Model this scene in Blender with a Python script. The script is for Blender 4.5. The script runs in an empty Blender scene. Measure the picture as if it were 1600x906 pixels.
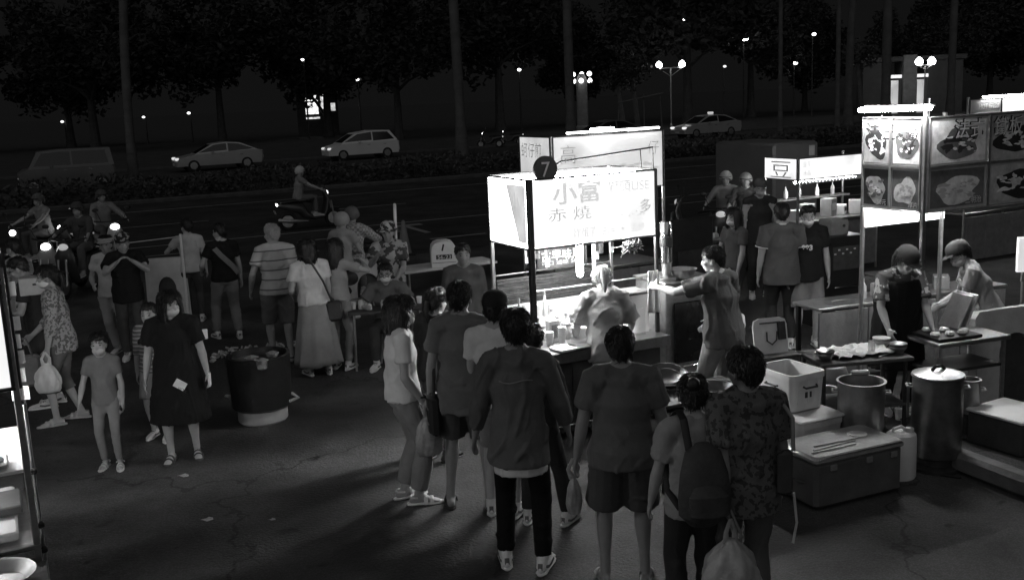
import bpy, bmesh, math, random
import numpy as np
from mathutils import Vector, Matrix, Euler

R = math.radians
random.seed(7)
scn = bpy.context.scene
col = scn.collection

# ------------------------------------------------------------------ camera, sky, sun, exposure
cd = bpy.data.cameras.new("camera")
cd.sensor_width = 36.0
cd.lens = 36.0
cd.clip_end = 2000
cam = bpy.data.objects.new("camera", cd)
col.objects.link(cam)
_p, _r = 0.18597, 0.043584
_F = Vector((0, math.cos(_p), -math.sin(_p)))
_u = Vector((0, math.sin(_p), math.cos(_p)))
_x = Vector((1, 0, 0))
_R = _x * math.cos(_r) - _u * math.sin(_r)
_U = _u * math.cos(_r) + _x * math.sin(_r)
cam.matrix_world = Matrix(((_R.x, _U.x, -_F.x, 0), (_R.y, _U.y, -_F.y, 0), (_R.z, _U.z, -_F.z, 3.125), (0, 0, 0, 1)))
scn.camera = cam

w = bpy.data.worlds.new("World")
scn.world = w
w.use_nodes = True
w.node_tree.nodes["Background"].inputs[0].default_value = (1, 1, 1, 1)      # flat city-night sky
w.node_tree.nodes["Background"].inputs[1].default_value = 0.0058

sd = bpy.data.lights.new("night_fill", 'SUN')                                # faint, very soft fill added for light from behind the camera
sd.energy = 0.36
sd.angle = R(100)
so = bpy.data.objects.new("night_fill", sd)
so.rotation_euler = (R(48), 0, R(-12))
col.objects.link(so)

vs = scn.view_settings
vs.view_transform = 'Standard'
vs.look = 'None'
vs.exposure = 0
vs.gamma = 1
scn.render.engine = 'CYCLES'
scn.cycles.use_denoising = True
scn.cycles.max_bounces = 6
scn.cycles.sample_clamp_indirect = 4

# ------------------------------------------------------------------ materials
_M = {}


def nd(nt, t, **kw):
    n = nt.nodes.new(t)
    for k, v in kw.items():
        setattr(n, k, v)
    return n


def mat(name, v, rough=0.7, metal=0.0, noise=0.0, scale=6.0, bump=0.0, bscale=40.0, trans=0.0, spec=0.4, pat=None):
    """Grey procedural material: v = base value, noise = share of uneven tone, bump = fine relief, pat = cloth or print pattern."""
    if name in _M:
        return _M[name]
    m = bpy.data.materials.new(name)
    m.use_nodes = True
    nt = m.node_tree
    b = nt.nodes["Principled BSDF"]
    b.inputs["Roughness"].default_value = rough
    b.inputs["Metallic"].default_value = metal
    b.inputs["Specular IOR Level"].default_value = spec
    if trans:
        b.inputs["Transmission Weight"].default_value = trans
    tc = nd(nt, "ShaderNodeTexCoord")
    L = nt.links.new
    nz = nd(nt, "ShaderNodeTexNoise")
    nz.inputs["Scale"].default_value = scale
    nz.inputs["Detail"].default_value = 6
    nz.inputs["Roughness"].default_value = 0.65
    L(tc.outputs["Object"], nz.inputs["Vector"])
    rp = nd(nt, "ShaderNodeValToRGB")
    lo, hi = v * (1 - noise), min(0.95, v * (1 + noise))
    rp.color_ramp.elements[0].position = 0.3
    rp.color_ramp.elements[1].position = 0.7
    rp.color_ramp.elements[0].color = (lo, lo, lo, 1)
    rp.color_ramp.elements[1].color = (hi, hi, hi, 1)
    L(nz.outputs["Fac"], rp.inputs["Fac"])
    out = rp.outputs["Color"]
    if pat:
        kind, v2, ps = pat[0], pat[1], pat[2]
        mx = nd(nt, "ShaderNodeMix", data_type='RGBA')
        mx.inputs["B"].default_value = (v2, v2, v2, 1)
        L(out, mx.inputs["A"])
        if kind == 'stripe':                       # level bands
            sx = nd(nt, "ShaderNodeSeparateXYZ")
            L(tc.outputs["Object"], sx.inputs[0])
            m1 = nd(nt, "ShaderNodeMath", operation='MULTIPLY')
            m1.inputs[1].default_value = ps
            L(sx.outputs["Z"], m1.inputs[0])
            m2 = nd(nt, "ShaderNodeMath", operation='FRACT')
            L(m1.outputs[0], m2.inputs[0])
            m3 = nd(nt, "ShaderNodeMath", operation='LESS_THAN')
            m3.inputs[1].default_value = pat[3]
            L(m2.outputs[0], m3.inputs[0])
            L(m3.outputs[0], mx.inputs["Factor"])
        elif kind == 'blotch':                     # camouflage or flower print
            vo = nd(nt, "ShaderNodeTexNoise")
            vo.inputs["Scale"].default_value = ps
            vo.inputs["Detail"].default_value = 2
            L(tc.outputs["Object"], vo.inputs["Vector"])
            r2 = nd(nt, "ShaderNodeValToRGB")
            r2.color_ramp.interpolation = 'CONSTANT'
            r2.color_ramp.elements[1].position = pat[3]
            L(vo.outputs["Fac"], r2.inputs["Fac"])
            L(r2.outputs["Color"], mx.inputs["Factor"])
        elif kind == 'check':
            ck = nd(nt, "ShaderNodeTexChecker")
            ck.inputs["Scale"].default_value = ps
            L(tc.outputs["Object"], ck.inputs["Vector"])
            L(ck.outputs["Fac"], mx.inputs["Factor"])
        out = mx.outputs["Result"]
    L(out, b.inputs["Base Color"])
    if bump:
        n2 = nd(nt, "ShaderNodeTexNoise")
        n2.inputs["Scale"].default_value = bscale
        n2.inputs["Detail"].default_value = 4
        L(tc.outputs["Object"], n2.inputs["Vector"])
        bp = nd(nt, "ShaderNodeBump")
        bp.inputs["Strength"].default_value = bump
        bp.inputs["Distance"].default_value = 0.02
        L(n2.outputs["Fac"], bp.inputs["Height"])
        L(bp.outputs["Normal"], b.inputs["Normal"])
    _M[name] = m
    return m


def glow(name, s, glow_noise=0.0, scale=3.0):
    """Lit surface (tube, backlit panel, lamp): emission s."""
    if name in _M:
        return _M[name]
    m = bpy.data.materials.new(name)
    m.use_nodes = True
    nt = m.node_tree
    b = nt.nodes["Principled BSDF"]
    b.inputs["Base Color"].default_value = (0.7, 0.7, 0.7, 1)
    b.inputs["Roughness"].default_value = 0.4
    b.inputs["Emission Color"].default_value = (1, 1, 1, 1)
    b.inputs["Emission Strength"].default_value = s
    if glow_noise:  # uneven emission painted in for the hot spots of lit panels
        tc = nd(nt, "ShaderNodeTexCoord")
        nz = nd(nt, "ShaderNodeTexNoise")
        nz.inputs["Scale"].default_value = scale
        nz.inputs["Detail"].default_value = 3
        nt.links.new(tc.outputs["Object"], nz.inputs["Vector"])
        mr = nd(nt, "ShaderNodeMapRange")
        mr.inputs["From Min"].default_value = 0.3
        mr.inputs["From Max"].default_value = 0.7
        mr.inputs["To Min"].default_value = s * (1 - glow_noise)
        mr.inputs["To Max"].default_value = s * (1 + glow_noise)
        nt.links.new(nz.outputs["Fac"], mr.inputs["Value"])
        nt.links.new(mr.outputs["Result"], b.inputs["Emission Strength"])
    _M[name] = m
    return m


def clear(name, v=0.9, alpha=0.35, rough=0.15):
    """Thin clear plastic or glass: mixes a see-through and a shiny surface."""
    if name in _M:
        return _M[name]
    m = bpy.data.materials.new(name)
    m.use_nodes = True
    nt = m.node_tree
    b = nt.nodes["Principled BSDF"]
    b.inputs["Base Color"].default_value = (v, v, v, 1)
    b.inputs["Roughness"].default_value = rough
    b.inputs["Alpha"].default_value = alpha
    _M[name] = m
    return m


# ------------------------------------------------------------------ mesh builder
class MB:
    def __init__(s):
        s.v = []
        s.f = []

    def add(s, vs, fs):
        o = len(s.v)
        s.v += [tuple(q) for q in vs]
        s.f += [tuple(i + o for i in f) for f in fs]
        return s

    def box(s, c, d, rz=0.0, ch=0.0, rot=None):
        """box centred at c, size d, edges chamfered by ch"""
        hx, hy, hz = d[0] / 2, d[1] / 2, d[2] / 2
        M = rot.to_matrix() if isinstance(rot, Euler) else (rot if rot is not None else Matrix.Rotation(rz, 3, 'Z'))
        c = Vector(c)
        if ch <= 0:
            P = [(x, y, z) for z in (-hz, hz) for y in (-hy, hy) for x in (-hx, hx)]
            F = [(0, 2, 3, 1), (4, 5, 7, 6), (0, 1, 5, 4), (2, 6, 7, 3), (0, 4, 6, 2), (1, 3, 7, 5)]
            return s.add([c + M @ Vector(p) for p in P], F)
        ch = min(ch, hx * .9, hy * .9, hz * .9)
        P = []
        for (z, k) in ((-hz, ch), (-hz + ch, 0), (hz - ch, 0), (hz, ch)):
            ax, ay = hx - k, hy - k
            P += [(-ax + ch, -ay, z), (ax - ch, -ay, z), (ax, -ay + ch, z), (ax, ay - ch, z), (ax - ch, ay, z), (-ax + ch, ay, z), (-ax, ay - ch, z), (-ax, -ay + ch, z)]
        F = [tuple(range(7, -1, -1)), tuple(range(24, 32))]
        for k in range(3):
            for i in range(8):
                j = (i + 1) % 8
                F.append((k * 8 + i, k * 8 + j, k * 8 + 8 + j, k * 8 + 8 + i))
        return s.add([c + M @ Vector(p) for p in P], F)

    def tube(s, P, rad, seg=12, side=None, cap='flat', closed=False):
        """swept tube; rad is a number, (rx, ry) or a list of them, rx along side"""
        P = [Vector(p) for p in P]
        n = len(P)
        if not isinstance(rad, list):
            rad = [rad] * n
        rad = [(q, q) if isinstance(q, (int, float)) else q for q in rad]
        if cap == 'round' and not closed:
            t0 = (P[0] - P[1]).normalized()
            t1 = (P[-1] - P[-2]).normalized()
            r0, r1 = rad[0], rad[-1]
            a, b_ = min(r0), min(r1)
            P = [P[0] + t0 * a * .95, P[0] + t0 * a * .6] + P + [P[-1] + t1 * b_ * .6, P[-1] + t1 * b_ * .95]
            sc = lambda q, k: (q[0] * k, q[1] * k)
            rad = [sc(r0, .35), sc(r0, .8)] + rad + [sc(r1, .8), sc(r1, .35)]
            n = len(P)
        vs = []
        prev = None
        for i in range(n):
            if closed:
                t = (P[(i + 1) % n] - P[i - 1])
            else:
                t = P[min(i + 1, n - 1)] - P[max(i - 1, 0)]
            if t.length < 1e-9:
                t = Vector((0, 0, 1))
            t.normalize()
            ref = Vector(side) if side is not None else (prev if prev is not None else (Vector((1, 0, 0)) if abs(t.x) < .9 else Vector((0, 1, 0))))
            u = ref - t * ref.dot(t)
            if u.length < 1e-4:
                u = t.orthogonal()
            u.normalize()
            if side is None:
                prev = u
            v_ = t.cross(u)
            for k in range(seg):
                a = 2 * math.pi * k / seg
                vs.append(P[i] + u * (math.cos(a) * rad[i][0]) + v_ * (math.sin(a) * rad[i][1]))
        fs = []
        for i in range(n if closed else n - 1):
            for k in range(seg):
                k2 = (k + 1) % seg
                i2 = (i + 1) % n
                fs.append((i * seg + k, i * seg + k2, i2 * seg + k2, i2 * seg + k))
        if not closed:
            fs.append(tuple(range(seg - 1, -1, -1)))
            fs.append(tuple((n - 1) * seg + k for k in range(seg)))
        return s.add(vs, fs)

    def ball(s, c, r, seg=12, rings=8, M=None):
        c = Vector(c)
        if isinstance(r, (int, float)):
            r = (r, r, r)
        M = M or Matrix.Identity(3)
        vs = [c + M @ Vector((0, 0, r[2]))]
        for i in range(1, rings):
            th = math.pi * i / rings
            for k in range(seg):
                a = 2 * math.pi * k / seg
                vs.append(c + M @ Vector((r[0] * math.sin(th) * math.cos(a), r[1] * math.sin(th) * math.sin(a), r[2] * math.cos(th))))
        vs.append(c + M @ Vector((0, 0, -r[2])))
        fs = [(0, 1 + k, 1 + (k + 1) % seg) for k in range(seg)]
        for i in range(rings - 2):
            for k in range(seg):
                k2 = (k + 1) % seg
                a, b = 1 + i * seg, 1 + (i + 1) * seg
                fs.append((a + k, b + k, b + k2, a + k2))
        e = len(vs) - 1
        a = 1 + (rings - 2) * seg
        fs += [(e, a + (k + 1) % seg, a + k) for k in range(seg)]
        return s.add(vs, fs)

    def lathe(s, c, prof, seg=24, sx=1.0, sy=1.0, wob=None):
        """prof: list of (radius, z) from outside bottom onwards, turned about z"""
        vs = []
        for (r, z) in prof:
            for k in range(seg):
                a = 2 * math.pi * k / seg
                q = r * (1 + (wob(a, z) if wob else 0))
                vs.append((c[0] + q * sx * math.cos(a), c[1] + q * sy * math.sin(a), c[2] + z))
        fs = []
        for i in range(len(prof) - 1):
            for k in range(seg):
                k2 = (k + 1) % seg
                fs.append((i * seg + k, i * seg + k2, (i + 1) * seg + k2, (i + 1) * seg + k))
        fs.append(tuple(range(seg - 1, -1, -1)))
        n = len(prof) - 1
        fs.append(tuple(n * seg + k for k in range(seg)))
        return s.add(vs, fs)

    def prism(s, poly, depth, o=(0, 0, 0), ux=(1, 0, 0), uy=(0, 0, 1)):
        """polygon (2D, in ux/uy from o) given a thickness along ux x uy"""
        o, ux, uy = Vector(o), Vector(ux), Vector(uy)
        n = ux.cross(uy).normalized() * depth
        a = [o + ux * p[0] + uy * p[1] for p in poly]
        k = len(a)
        fs = [tuple(range(k - 1, -1, -1)), tuple(range(k, 2 * k))]
        for i in range(k):
            j = (i + 1) % k
            fs.append((i, j, k + j, k + i))
        return s.add(a + [p + n for p in a], fs)

    def quad(s, a, b, c, d):
        return s.add([a, b, c, d], [(0, 1, 2, 3)])

    def mesh(s, name, smooth=True, ang=35):
        me = bpy.data.meshes.new(name)
        me.from_pydata([tuple(q) for q in s.v], [], s.f)
        me.update()
        if smooth:
            me.shade_smooth()
            try:
                me.set_sharp_from_angle(angle=R(ang))
            except Exception:
                pass
        return me

    def build(s, name, m, parent=None, smooth=True, ang=35, label=None):
        me = s.mesh(name, smooth, ang)
        me.materials.append(m)
        return put(name, me, parent, label)


def put(name, me, parent=None, label=None):
    o = bpy.data.objects.new(name, me)
    col.objects.link(o)
    if parent is not None:
        o.parent = parent
    if label:
        o['label'] = label
    return o


def thing(name, label, cat, loc=(0, 0, 0), rz=0.0, group=None):
    o = bpy.data.objects.new(name, None)
    o.empty_display_size = 0.1
    col.objects.link(o)
    o.location = loc if len(loc) == 3 else (loc[0], loc[1], 0)
    o.rotation_euler = (0, 0, rz)
    o['label'] = label
    o['category'] = cat
    if group:
        o['group'] = group
    return o


def tag(o, label, cat, group=None):
    o['label'] = label
    o['category'] = cat
    if group:
        o['group'] = group
    return o


def kind(o, k):
    o['kind'] = k
    return o


def dup(root, loc, rz, label=None):
    r = root.copy()
    col.objects.link(r)
    r.location = loc
    r.rotation_euler = (0, 0, rz)
    if label:
        r['label'] = label
    for ch in list(root.children):
        c = ch.copy()
        col.objects.link(c)
        c.parent = r
        for g in list(ch.children):
            d = g.copy()
            col.objects.link(d)
            d.parent = c
    return r


def letters(name, s, size, m, parent, o, ux=(1, 0, 0), uy=(0, 0, 1), depth=0.0, width=None, bold=0.0):
    """flat print: the string s starting at o, running along ux, upright along uy"""
    cu = bpy.data.curves.new("text", 'FONT')
    cu.body = s
    cu.size = size
    cu.offset = bold
    cu.extrude = depth
    t = bpy.data.objects.new("text", cu)
    src = t.to_mesh()
    n = len(src.vertices)
    co = np.zeros(n * 3)
    src.vertices.foreach_get("co", co)
    co = co.reshape(-1, 3)
    ps = [tuple(p.vertices) for p in src.polygons]
    t.to_mesh_clear()
    bpy.data.objects.remove(t)
    if width and n:
        co[:, 0] *= width / max(co[:, 0].max(), 1e-6)
    o, ux, uy = np.array(o, float), np.array(ux, float), np.array(uy, float)
    uz = np.cross(ux, uy)
    P = o + co[:, :1] * ux + co[:, 1:2] * uy + co[:, 2:3] * uz
    me = bpy.data.meshes.new(name)
    me.from_pydata([tuple(q) for q in P], [], ps)
    me.materials.append(m)
    return put(name, me, parent)


def loc2w(t, p):
    """a point given in thing t's own frame, in world terms"""
    c, s = math.cos(t.rotation_euler.z), math.sin(t.rotation_euler.z)
    return (t.location.x + c * p[0] - s * p[1], t.location.y + s * p[0] + c * p[1], t.location.z + p[2])


AX = R(26.6)                                     # the stalls and the road all run this way
ROAD = R(25.0)


def road(a, n, z=0.0):
    """point at a metres along the road and n metres across it from the lot"""
    return (a * math.cos(ROAD) - n * math.sin(ROAD), a * math.sin(ROAD) + n * math.cos(ROAD), z)


# common materials
STEEL = mat("brushed_steel", 0.55, 0.32, 1.0, 0.15, 20)
CHROME = mat("chrome", 0.75, 0.15, 1.0)
POST = mat("dark_painted_steel", 0.05, 0.45, 0.4, 0.3, 12)
ALU = mat("worn_aluminium", 0.45, 0.4, 0.9, 0.2, 18)
BLACK = mat("black_plastic", 0.02, 0.5, 0, 0.3, 10)
DARK = mat("dark_grey_plastic", 0.05, 0.55, 0, 0.3, 8, 0.1)
GREY = mat("mid_grey_plastic", 0.2, 0.55, 0, 0.2, 8, 0.1)
WHITEP = mat("white_plastic", 0.72, 0.45, 0, 0.08, 7, 0.05)
DULLW = mat("dull_white_plastic", 0.5, 0.6, 0, 0.15, 6, 0.1)
WOODD = mat("dark_stained_wood", 0.07, 0.6, 0, 0.4, 9, 0.3, 30)
BOARD = mat("grey_painted_board", 0.16, 0.6, 0, 0.25, 7, 0.15)
PAPER = mat("white_paper", 0.75, 0.85, 0, 0.06, 10)
RUBBER = mat("tyre_rubber", 0.018, 0.8, 0, 0.3, 20)
TUBE = glow("fluorescent_tube", 90.0)
BRIGHT = glow("bright_lamp", 45.0)

# ------------------------------------------------------------------ the setting
def sheet(name, pts, m, z=0.0):
    mb = MB()
    mb.add([(p[0], p[1], z) for p in pts], [tuple(range(len(pts)))])
    return kind(mb.build(name, m, smooth=False), 'structure')


def asphalt(name, v, patch, crack):
    m = mat(name, v, 0.8, 0, 0.38, 1.3, 0.5, 38, spec=0.2)
    nt = m.node_tree
    b = nt.nodes["Principled BSDF"]
    src = b.inputs["Base Color"].links[0].from_socket
    tc = [n for n in nt.nodes if n.type == 'TEX_COORD'][0]
    L = nt.links.new
    big = nd(nt, "ShaderNodeTexNoise")                       # worn patches and oil stains
    big.inputs["Scale"].default_value = 0.45
    big.inputs["Detail"].default_value = 5
    L(tc.outputs["Object"], big.inputs["Vector"])
    r1 = nd(nt, "ShaderNodeMapRange")
    r1.inputs["From Min"].default_value = 0.35
    r1.inputs["From Max"].default_value = 0.65
    r1.inputs["To Min"].default_value = 1 - patch
    r1.inputs["To Max"].default_value = 1 + patch
    L(big.outputs["Fac"], r1.inputs["Value"])
    grit = nd(nt, "ShaderNodeTexVoronoi")
    grit.inputs["Scale"].default_value = 70
    L(tc.outputs["Object"], grit.inputs["Vector"])
    r2 = nd(nt, "ShaderNodeMapRange")
    r2.inputs["From Max"].default_value = 0.6
    r2.inputs["To Min"].default_value = 1.3
    r2.inputs["To Max"].default_value = 0.78
    L(grit.outputs["Distance"], r2.inputs["Value"])
    mu = nd(nt, "ShaderNodeMath", operation='MULTIPLY')
    L(r1.outputs[0], mu.inputs[0])
    L(r2.outputs[0], mu.inputs[1])
    last = mu
    if crack:                                                # wandering cracks
        wob = nd(nt, "ShaderNodeTexNoise")
        wob.inputs["Scale"].default_value = 2.2
        wob.inputs["Detail"].default_value = 5
        L(tc.outputs["Object"], wob.inputs["Vector"])
        ad = nd(nt, "ShaderNodeMixRGB", blend_type='LINEAR_LIGHT')
        ad.inputs["Fac"].default_value = 0.35
        L(tc.outputs["Object"], ad.inputs["Color1"])
        L(wob.outputs["Color"], ad.inputs["Color2"])
        vo = nd(nt, "ShaderNodeTexVoronoi", feature='DISTANCE_TO_EDGE')
        vo.inputs["Scale"].default_value = 0.30
        L(ad.outputs["Color"], vo.inputs["Vector"])
        r3 = nd(nt, "ShaderNodeMapRange")
        r3.inputs["From Min"].default_value = 0.0015
        r3.inputs["From Max"].default_value = 0.006
        r3.inputs["To Min"].default_value = 0.55
        r3.inputs["To Max"].default_value = 1.0
        L(vo.outputs["Distance"], r3.inputs["Value"])
        m2 = nd(nt, "ShaderNodeMath", operation='MULTIPLY')
        L(mu.outputs[0], m2.inputs[0])
        L(r3.outputs[0], m2.inputs[1])
        sp = nd(nt, "ShaderNodeTexVoronoi")                   # trodden gum and oil drips
        sp.inputs["Scale"].default_value = 2.6
        sp.inputs["Randomness"].default_value = 1.0
        L(ad.outputs["Color"], sp.inputs["Vector"])
        r4 = nd(nt, "ShaderNodeMapRange")
        r4.inputs["From Min"].default_value = 0.05
        r4.inputs["From Max"].default_value = 0.16
        r4.inputs["To Min"].default_value = 0.5
        r4.inputs["To Max"].default_value = 1.0
        L(sp.outputs["Distance"], r4.inputs["Value"])
        m3 = nd(nt, "ShaderNodeMath", operation='MULTIPLY')
        L(m2.outputs[0], m3.inputs[0])
        L(r4.outputs[0], m3.inputs[1])
        last = m3
    if crack:                                                # greasy, half-wet patches shine more
        r5 = nd(nt, "ShaderNodeMapRange")
        r5.inputs["From Min"].default_value = 0.42
        r5.inputs["From Max"].default_value = 0.58
        r5.inputs["To Min"].default_value = 0.62
        r5.inputs["To Max"].default_value = 0.88
        L(big.outputs["Fac"], r5.inputs["Value"])
        L(r5.outputs[0], b.inputs["Roughness"])
    mm = nd(nt, "ShaderNodeMixRGB", blend_type='MULTIPLY')
    mm.inputs["Fac"].default_value = 1
    L(src, mm.inputs["Color1"])
    L(last.outputs[0], mm.inputs["Color2"])
    L(mm.outputs["Color"], b.inputs["Base Color"])
    return m


LOT = asphalt("lot_asphalt", 0.060, 0.45, True)
ROADM = asphalt("road_asphalt", 0.043, 0.2, False)
SOIL = mat("dark_soil_and_grass", 0.035, 0.95, 0, 0.5, 0.8, 0.6, 20)
KERB = mat("concrete_kerb", 0.07, 0.85, 0, 0.3, 3, 0.3, 25)
LINE = mat("worn_road_paint", 0.25, 0.7, 0, 0.3, 4)

sheet("ground", [(-900, -900), (900, -900), (900, 900), (-900, 900)], SOIL, -0.012)
sheet("market_lot", [(-40, -12), (45, -12), road(75, 20.4)[:2], road(-60, 20.4)[:2]], LOT, 0.0)
sheet("road", [road(-160, 20.0)[:2], road(220, 20.0)[:2], road(220, 38.0)[:2], road(-160, 38.0)[:2]], ROADM, 0.005)
sheet("far_road", [road(-160, 42.6)[:2], road(220, 42.6)[:2], road(220, 60.0)[:2], road(-160, 60.0)[:2]], ROADM, 0.004)
for (n0, n1) in ((38.0, 38.3), (42.3, 42.6), (60.0, 60.3)):
    mb = MB()
    a0 = -160
    while a0 < 220:                                          # kerb stones of the far verge
        p = road(a0 + 5, (n0 + n1) / 2, 0.065)
        mb.box(p, (9.98, n1 - n0, 0.15), ROAD, 0.02)
        a0 += 10
    kind(mb.build("road_kerb", KERB), 'structure')
sheet("median_soil", [road(-160, 38.3)[:2], road(220, 38.3)[:2], road(220, 42.3)[:2], road(-160, 42.3)[:2]], SOIL, 0.09)


def mark(a0, a1, n, wd=0.12, z=0.010):
    p = [road(a0, n - wd / 2)[:2], road(a1, n - wd / 2)[:2], road(a1, n + wd / 2)[:2], road(a0, n + wd / 2)[:2]]
    return kind(MB().add([(q[0], q[1], z) for q in p], [(0, 1, 2, 3)]).build("lane_marking", LINE, smooth=False), 'structure')


mark(-60, 90, 25.48, 0.12)
mark(-60, 90, 35.0, 0.14)
for k in range(-7, 10):
    mark(k * 6 + 2.0, k * 6 + 4.6, 30.3, 0.11)
    mark(k * 4.0 + 8.2, k * 4.0 + 9.6, 21.9, 0.14)
for k in range(-7, 9):
    mark(k * 5.0 + 6.0, k * 5.0 + 8.2, 23.75, 0.11)
mb = MB()                                                     # painted arrow on the carriageway
def rp_(a, n): return road(a, n, 0.0105)
mb.add([rp_(8.5, 23.0), rp_(8.66, 23.0), rp_(8.66, 24.6), rp_(8.5, 24.6)], [(0, 1, 2, 3)])
mb.add([rp_(8.1, 24.62), rp_(9.06, 24.62), rp_(9.06, 24.95), rp_(8.1, 24.95)], [(0, 1, 2, 3)])
kind(mb.build("lane_marking", LINE, smooth=False), 'structure')


# ------------------------------------------------------------------ plants
LEAF = mat("dark_leaf", 0.032, 0.7, 0, 0.3, 0.9, spec=0.3)
HLEAF = mat("hedge_leaf", 0.052, 0.55, 0, 0.45, 1.5, spec=0.4)
BARK = mat("pale_palm_bark", 0.10, 0.9, 0, 0.3, 2.0, 0.5, 8)
BARKD = mat("dark_bark", 0.05, 0.9, 0, 0.4, 3.0, 0.6, 10)


def leaves(pts, size, rnd, up=0.3):
    """one kite-shaped leaf with a folded midrib per point"""
    V, F = [], []
    for p in pts:
        d = Vector((rnd.gauss(0, 1), rnd.gauss(0, 1), rnd.gauss(0, .6) + up)).normalized()
        s = d.orthogonal().normalized()
        s = (Matrix.Rotation(rnd.random() * 6.28, 3, d) @ s)
        L_ = size * rnd.uniform(.7, 1.3)
        p = Vector(p)
        n = d.cross(s) * L_ * .12
        i = len(V)
        V += [p, p + d * L_ * .5 + s * L_ * .28 + n, p + d * L_, p + d * L_ * .5 - s * L_ * .28 + n]
        F += [(i, i + 1, i + 2), (i, i + 2, i + 3)]
    return MB().add(V, F)


rnd = random.Random(3)
pts = []
for k in range(26000):                                        # the clipped hedge on the verge
    a = rnd.uniform(-70, 110)
    top = 0.62 + 0.08 * math.sin(a * .9) + 0.05 * math.sin(a * 2.3 + 1)
    if rnd.random() < .35:
        n, z = rnd.uniform(38.7, 41.9), 0.1 + top + rnd.gauss(0, .05)
    else:
        n, z = 38.7 + abs(rnd.gauss(0, .12)), 0.1 + rnd.uniform(0, top)
    pts.append(road(a, n, z))
mb = leaves(pts, 0.21, rnd)
core = MB()
for k in range(90):
    core.box(road(-70 + k * 2 + 1, 40.35, 0.33), (2.0, 2.9, 0.5), ROAD)
mb.add(core.v, core.f)
kind(mb.build("hedge", HLEAF, smooth=False), 'stuff')


def crown_mesh(seed, rx, rz_, n, size):
    r = random.Random(seed)
    cl = []
    for k in range(26):
        d = Vector((r.gauss(0, 1), r.gauss(0, 1), r.gauss(0, .8))).normalized()
        q = r.uniform(.45, .95)
        cl.append((Vector((d.x * rx * q, d.y * rx * q, d.z * rz_ * q)), r.uniform(.2, .38) * rx))
    P = []
    for k in range(n):
        c, s = cl[r.randrange(len(cl))]
        d = Vector((r.gauss(0, 1), r.gauss(0, 1), r.gauss(0, 1))).normalized() * s * r.random() ** .4
        P.append(c + d)
    return leaves(P, size, r).mesh("crown", False)


def trunk_mesh(seed, h, r0, limbs, spread):
    r = random.Random(seed)
    mb = MB()
    pts_, rr = [], []
    for k in range(8):
        t = k / 7
        pts_.append((r.gauss(0, .05) * h * .12 * t, r.gauss(0, .05) * h * .12 * t, h * t))
        rr.append(r0 * (1.25 - .25 * min(1, t * 6)) * (1 - .5 * t))
    mb.tube(pts_, rr, 10)
    for k in range(limbs):
        a = 6.28 * k / limbs + r.random()
        z0 = h * r.uniform(.6, .95)
        L_ = spread * r.uniform(.6, 1)
        e = (math.cos(a) * L_, math.sin(a) * L_, z0 + L_ * r.uniform(.5, .9))
        mid = (e[0] * .45, e[1] * .45, z0 + (e[2] - z0) * .62)
        mb.tube([(0, 0, z0), mid, e], [r0 * .42, r0 * .28, r0 * .08], 7)
    return mb.mesh("trunk")


CROWNS = [crown_mesh(s_, 5.4, 4.4, 7000, .50) for s_ in (1, 2, 3)]
TRUNKS = [trunk_mesh(s_, 5.5, .34, 6, 3.4) for s_ in (1, 2, 3)]
for m_ in CROWNS:
    m_.materials.append(LEAF)
for m_ in TRUNKS:
    m_.materials.append(BARKD)
_tl = ["broad dark park tree behind the van", "round park tree above the pale sedan", "park tree beside the lit kiosk", "tall park tree behind the minivan",
       "spreading park tree past the bare palm trunk", "park tree standing over the far headlights", "dark tree behind the number seven stall", "tree behind the lit stone pillar",
       "bushy tree behind the twin park lamp", "park tree near the star bright lamp", "dark tree behind the slim palm trunks", "tree beside the lit gatehouse", "leafy park tree past the gatehouse lamps", "farthest dark tree over the last stall sign"]
rnd = random.Random(11)
for k in range(14):
    x = -52 + k * 8.6
    y = 96 + 9 * math.sin(k * 2.1) + max(0, k - 6) * 3.5
    t = thing("park_tree", _tl[k], "tree", (x, y, 0), rnd.random() * 6, "trees of the dark park")
    sc_ = rnd.uniform(1.0, 1.45)
    t.scale = (sc_, sc_, sc_)
    put("trunk", TRUNKS[k % 3], t)
    c_ = put("crown", CROWNS[k % 3], t)
    c_.location = (0, 0, 7.4)


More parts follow.
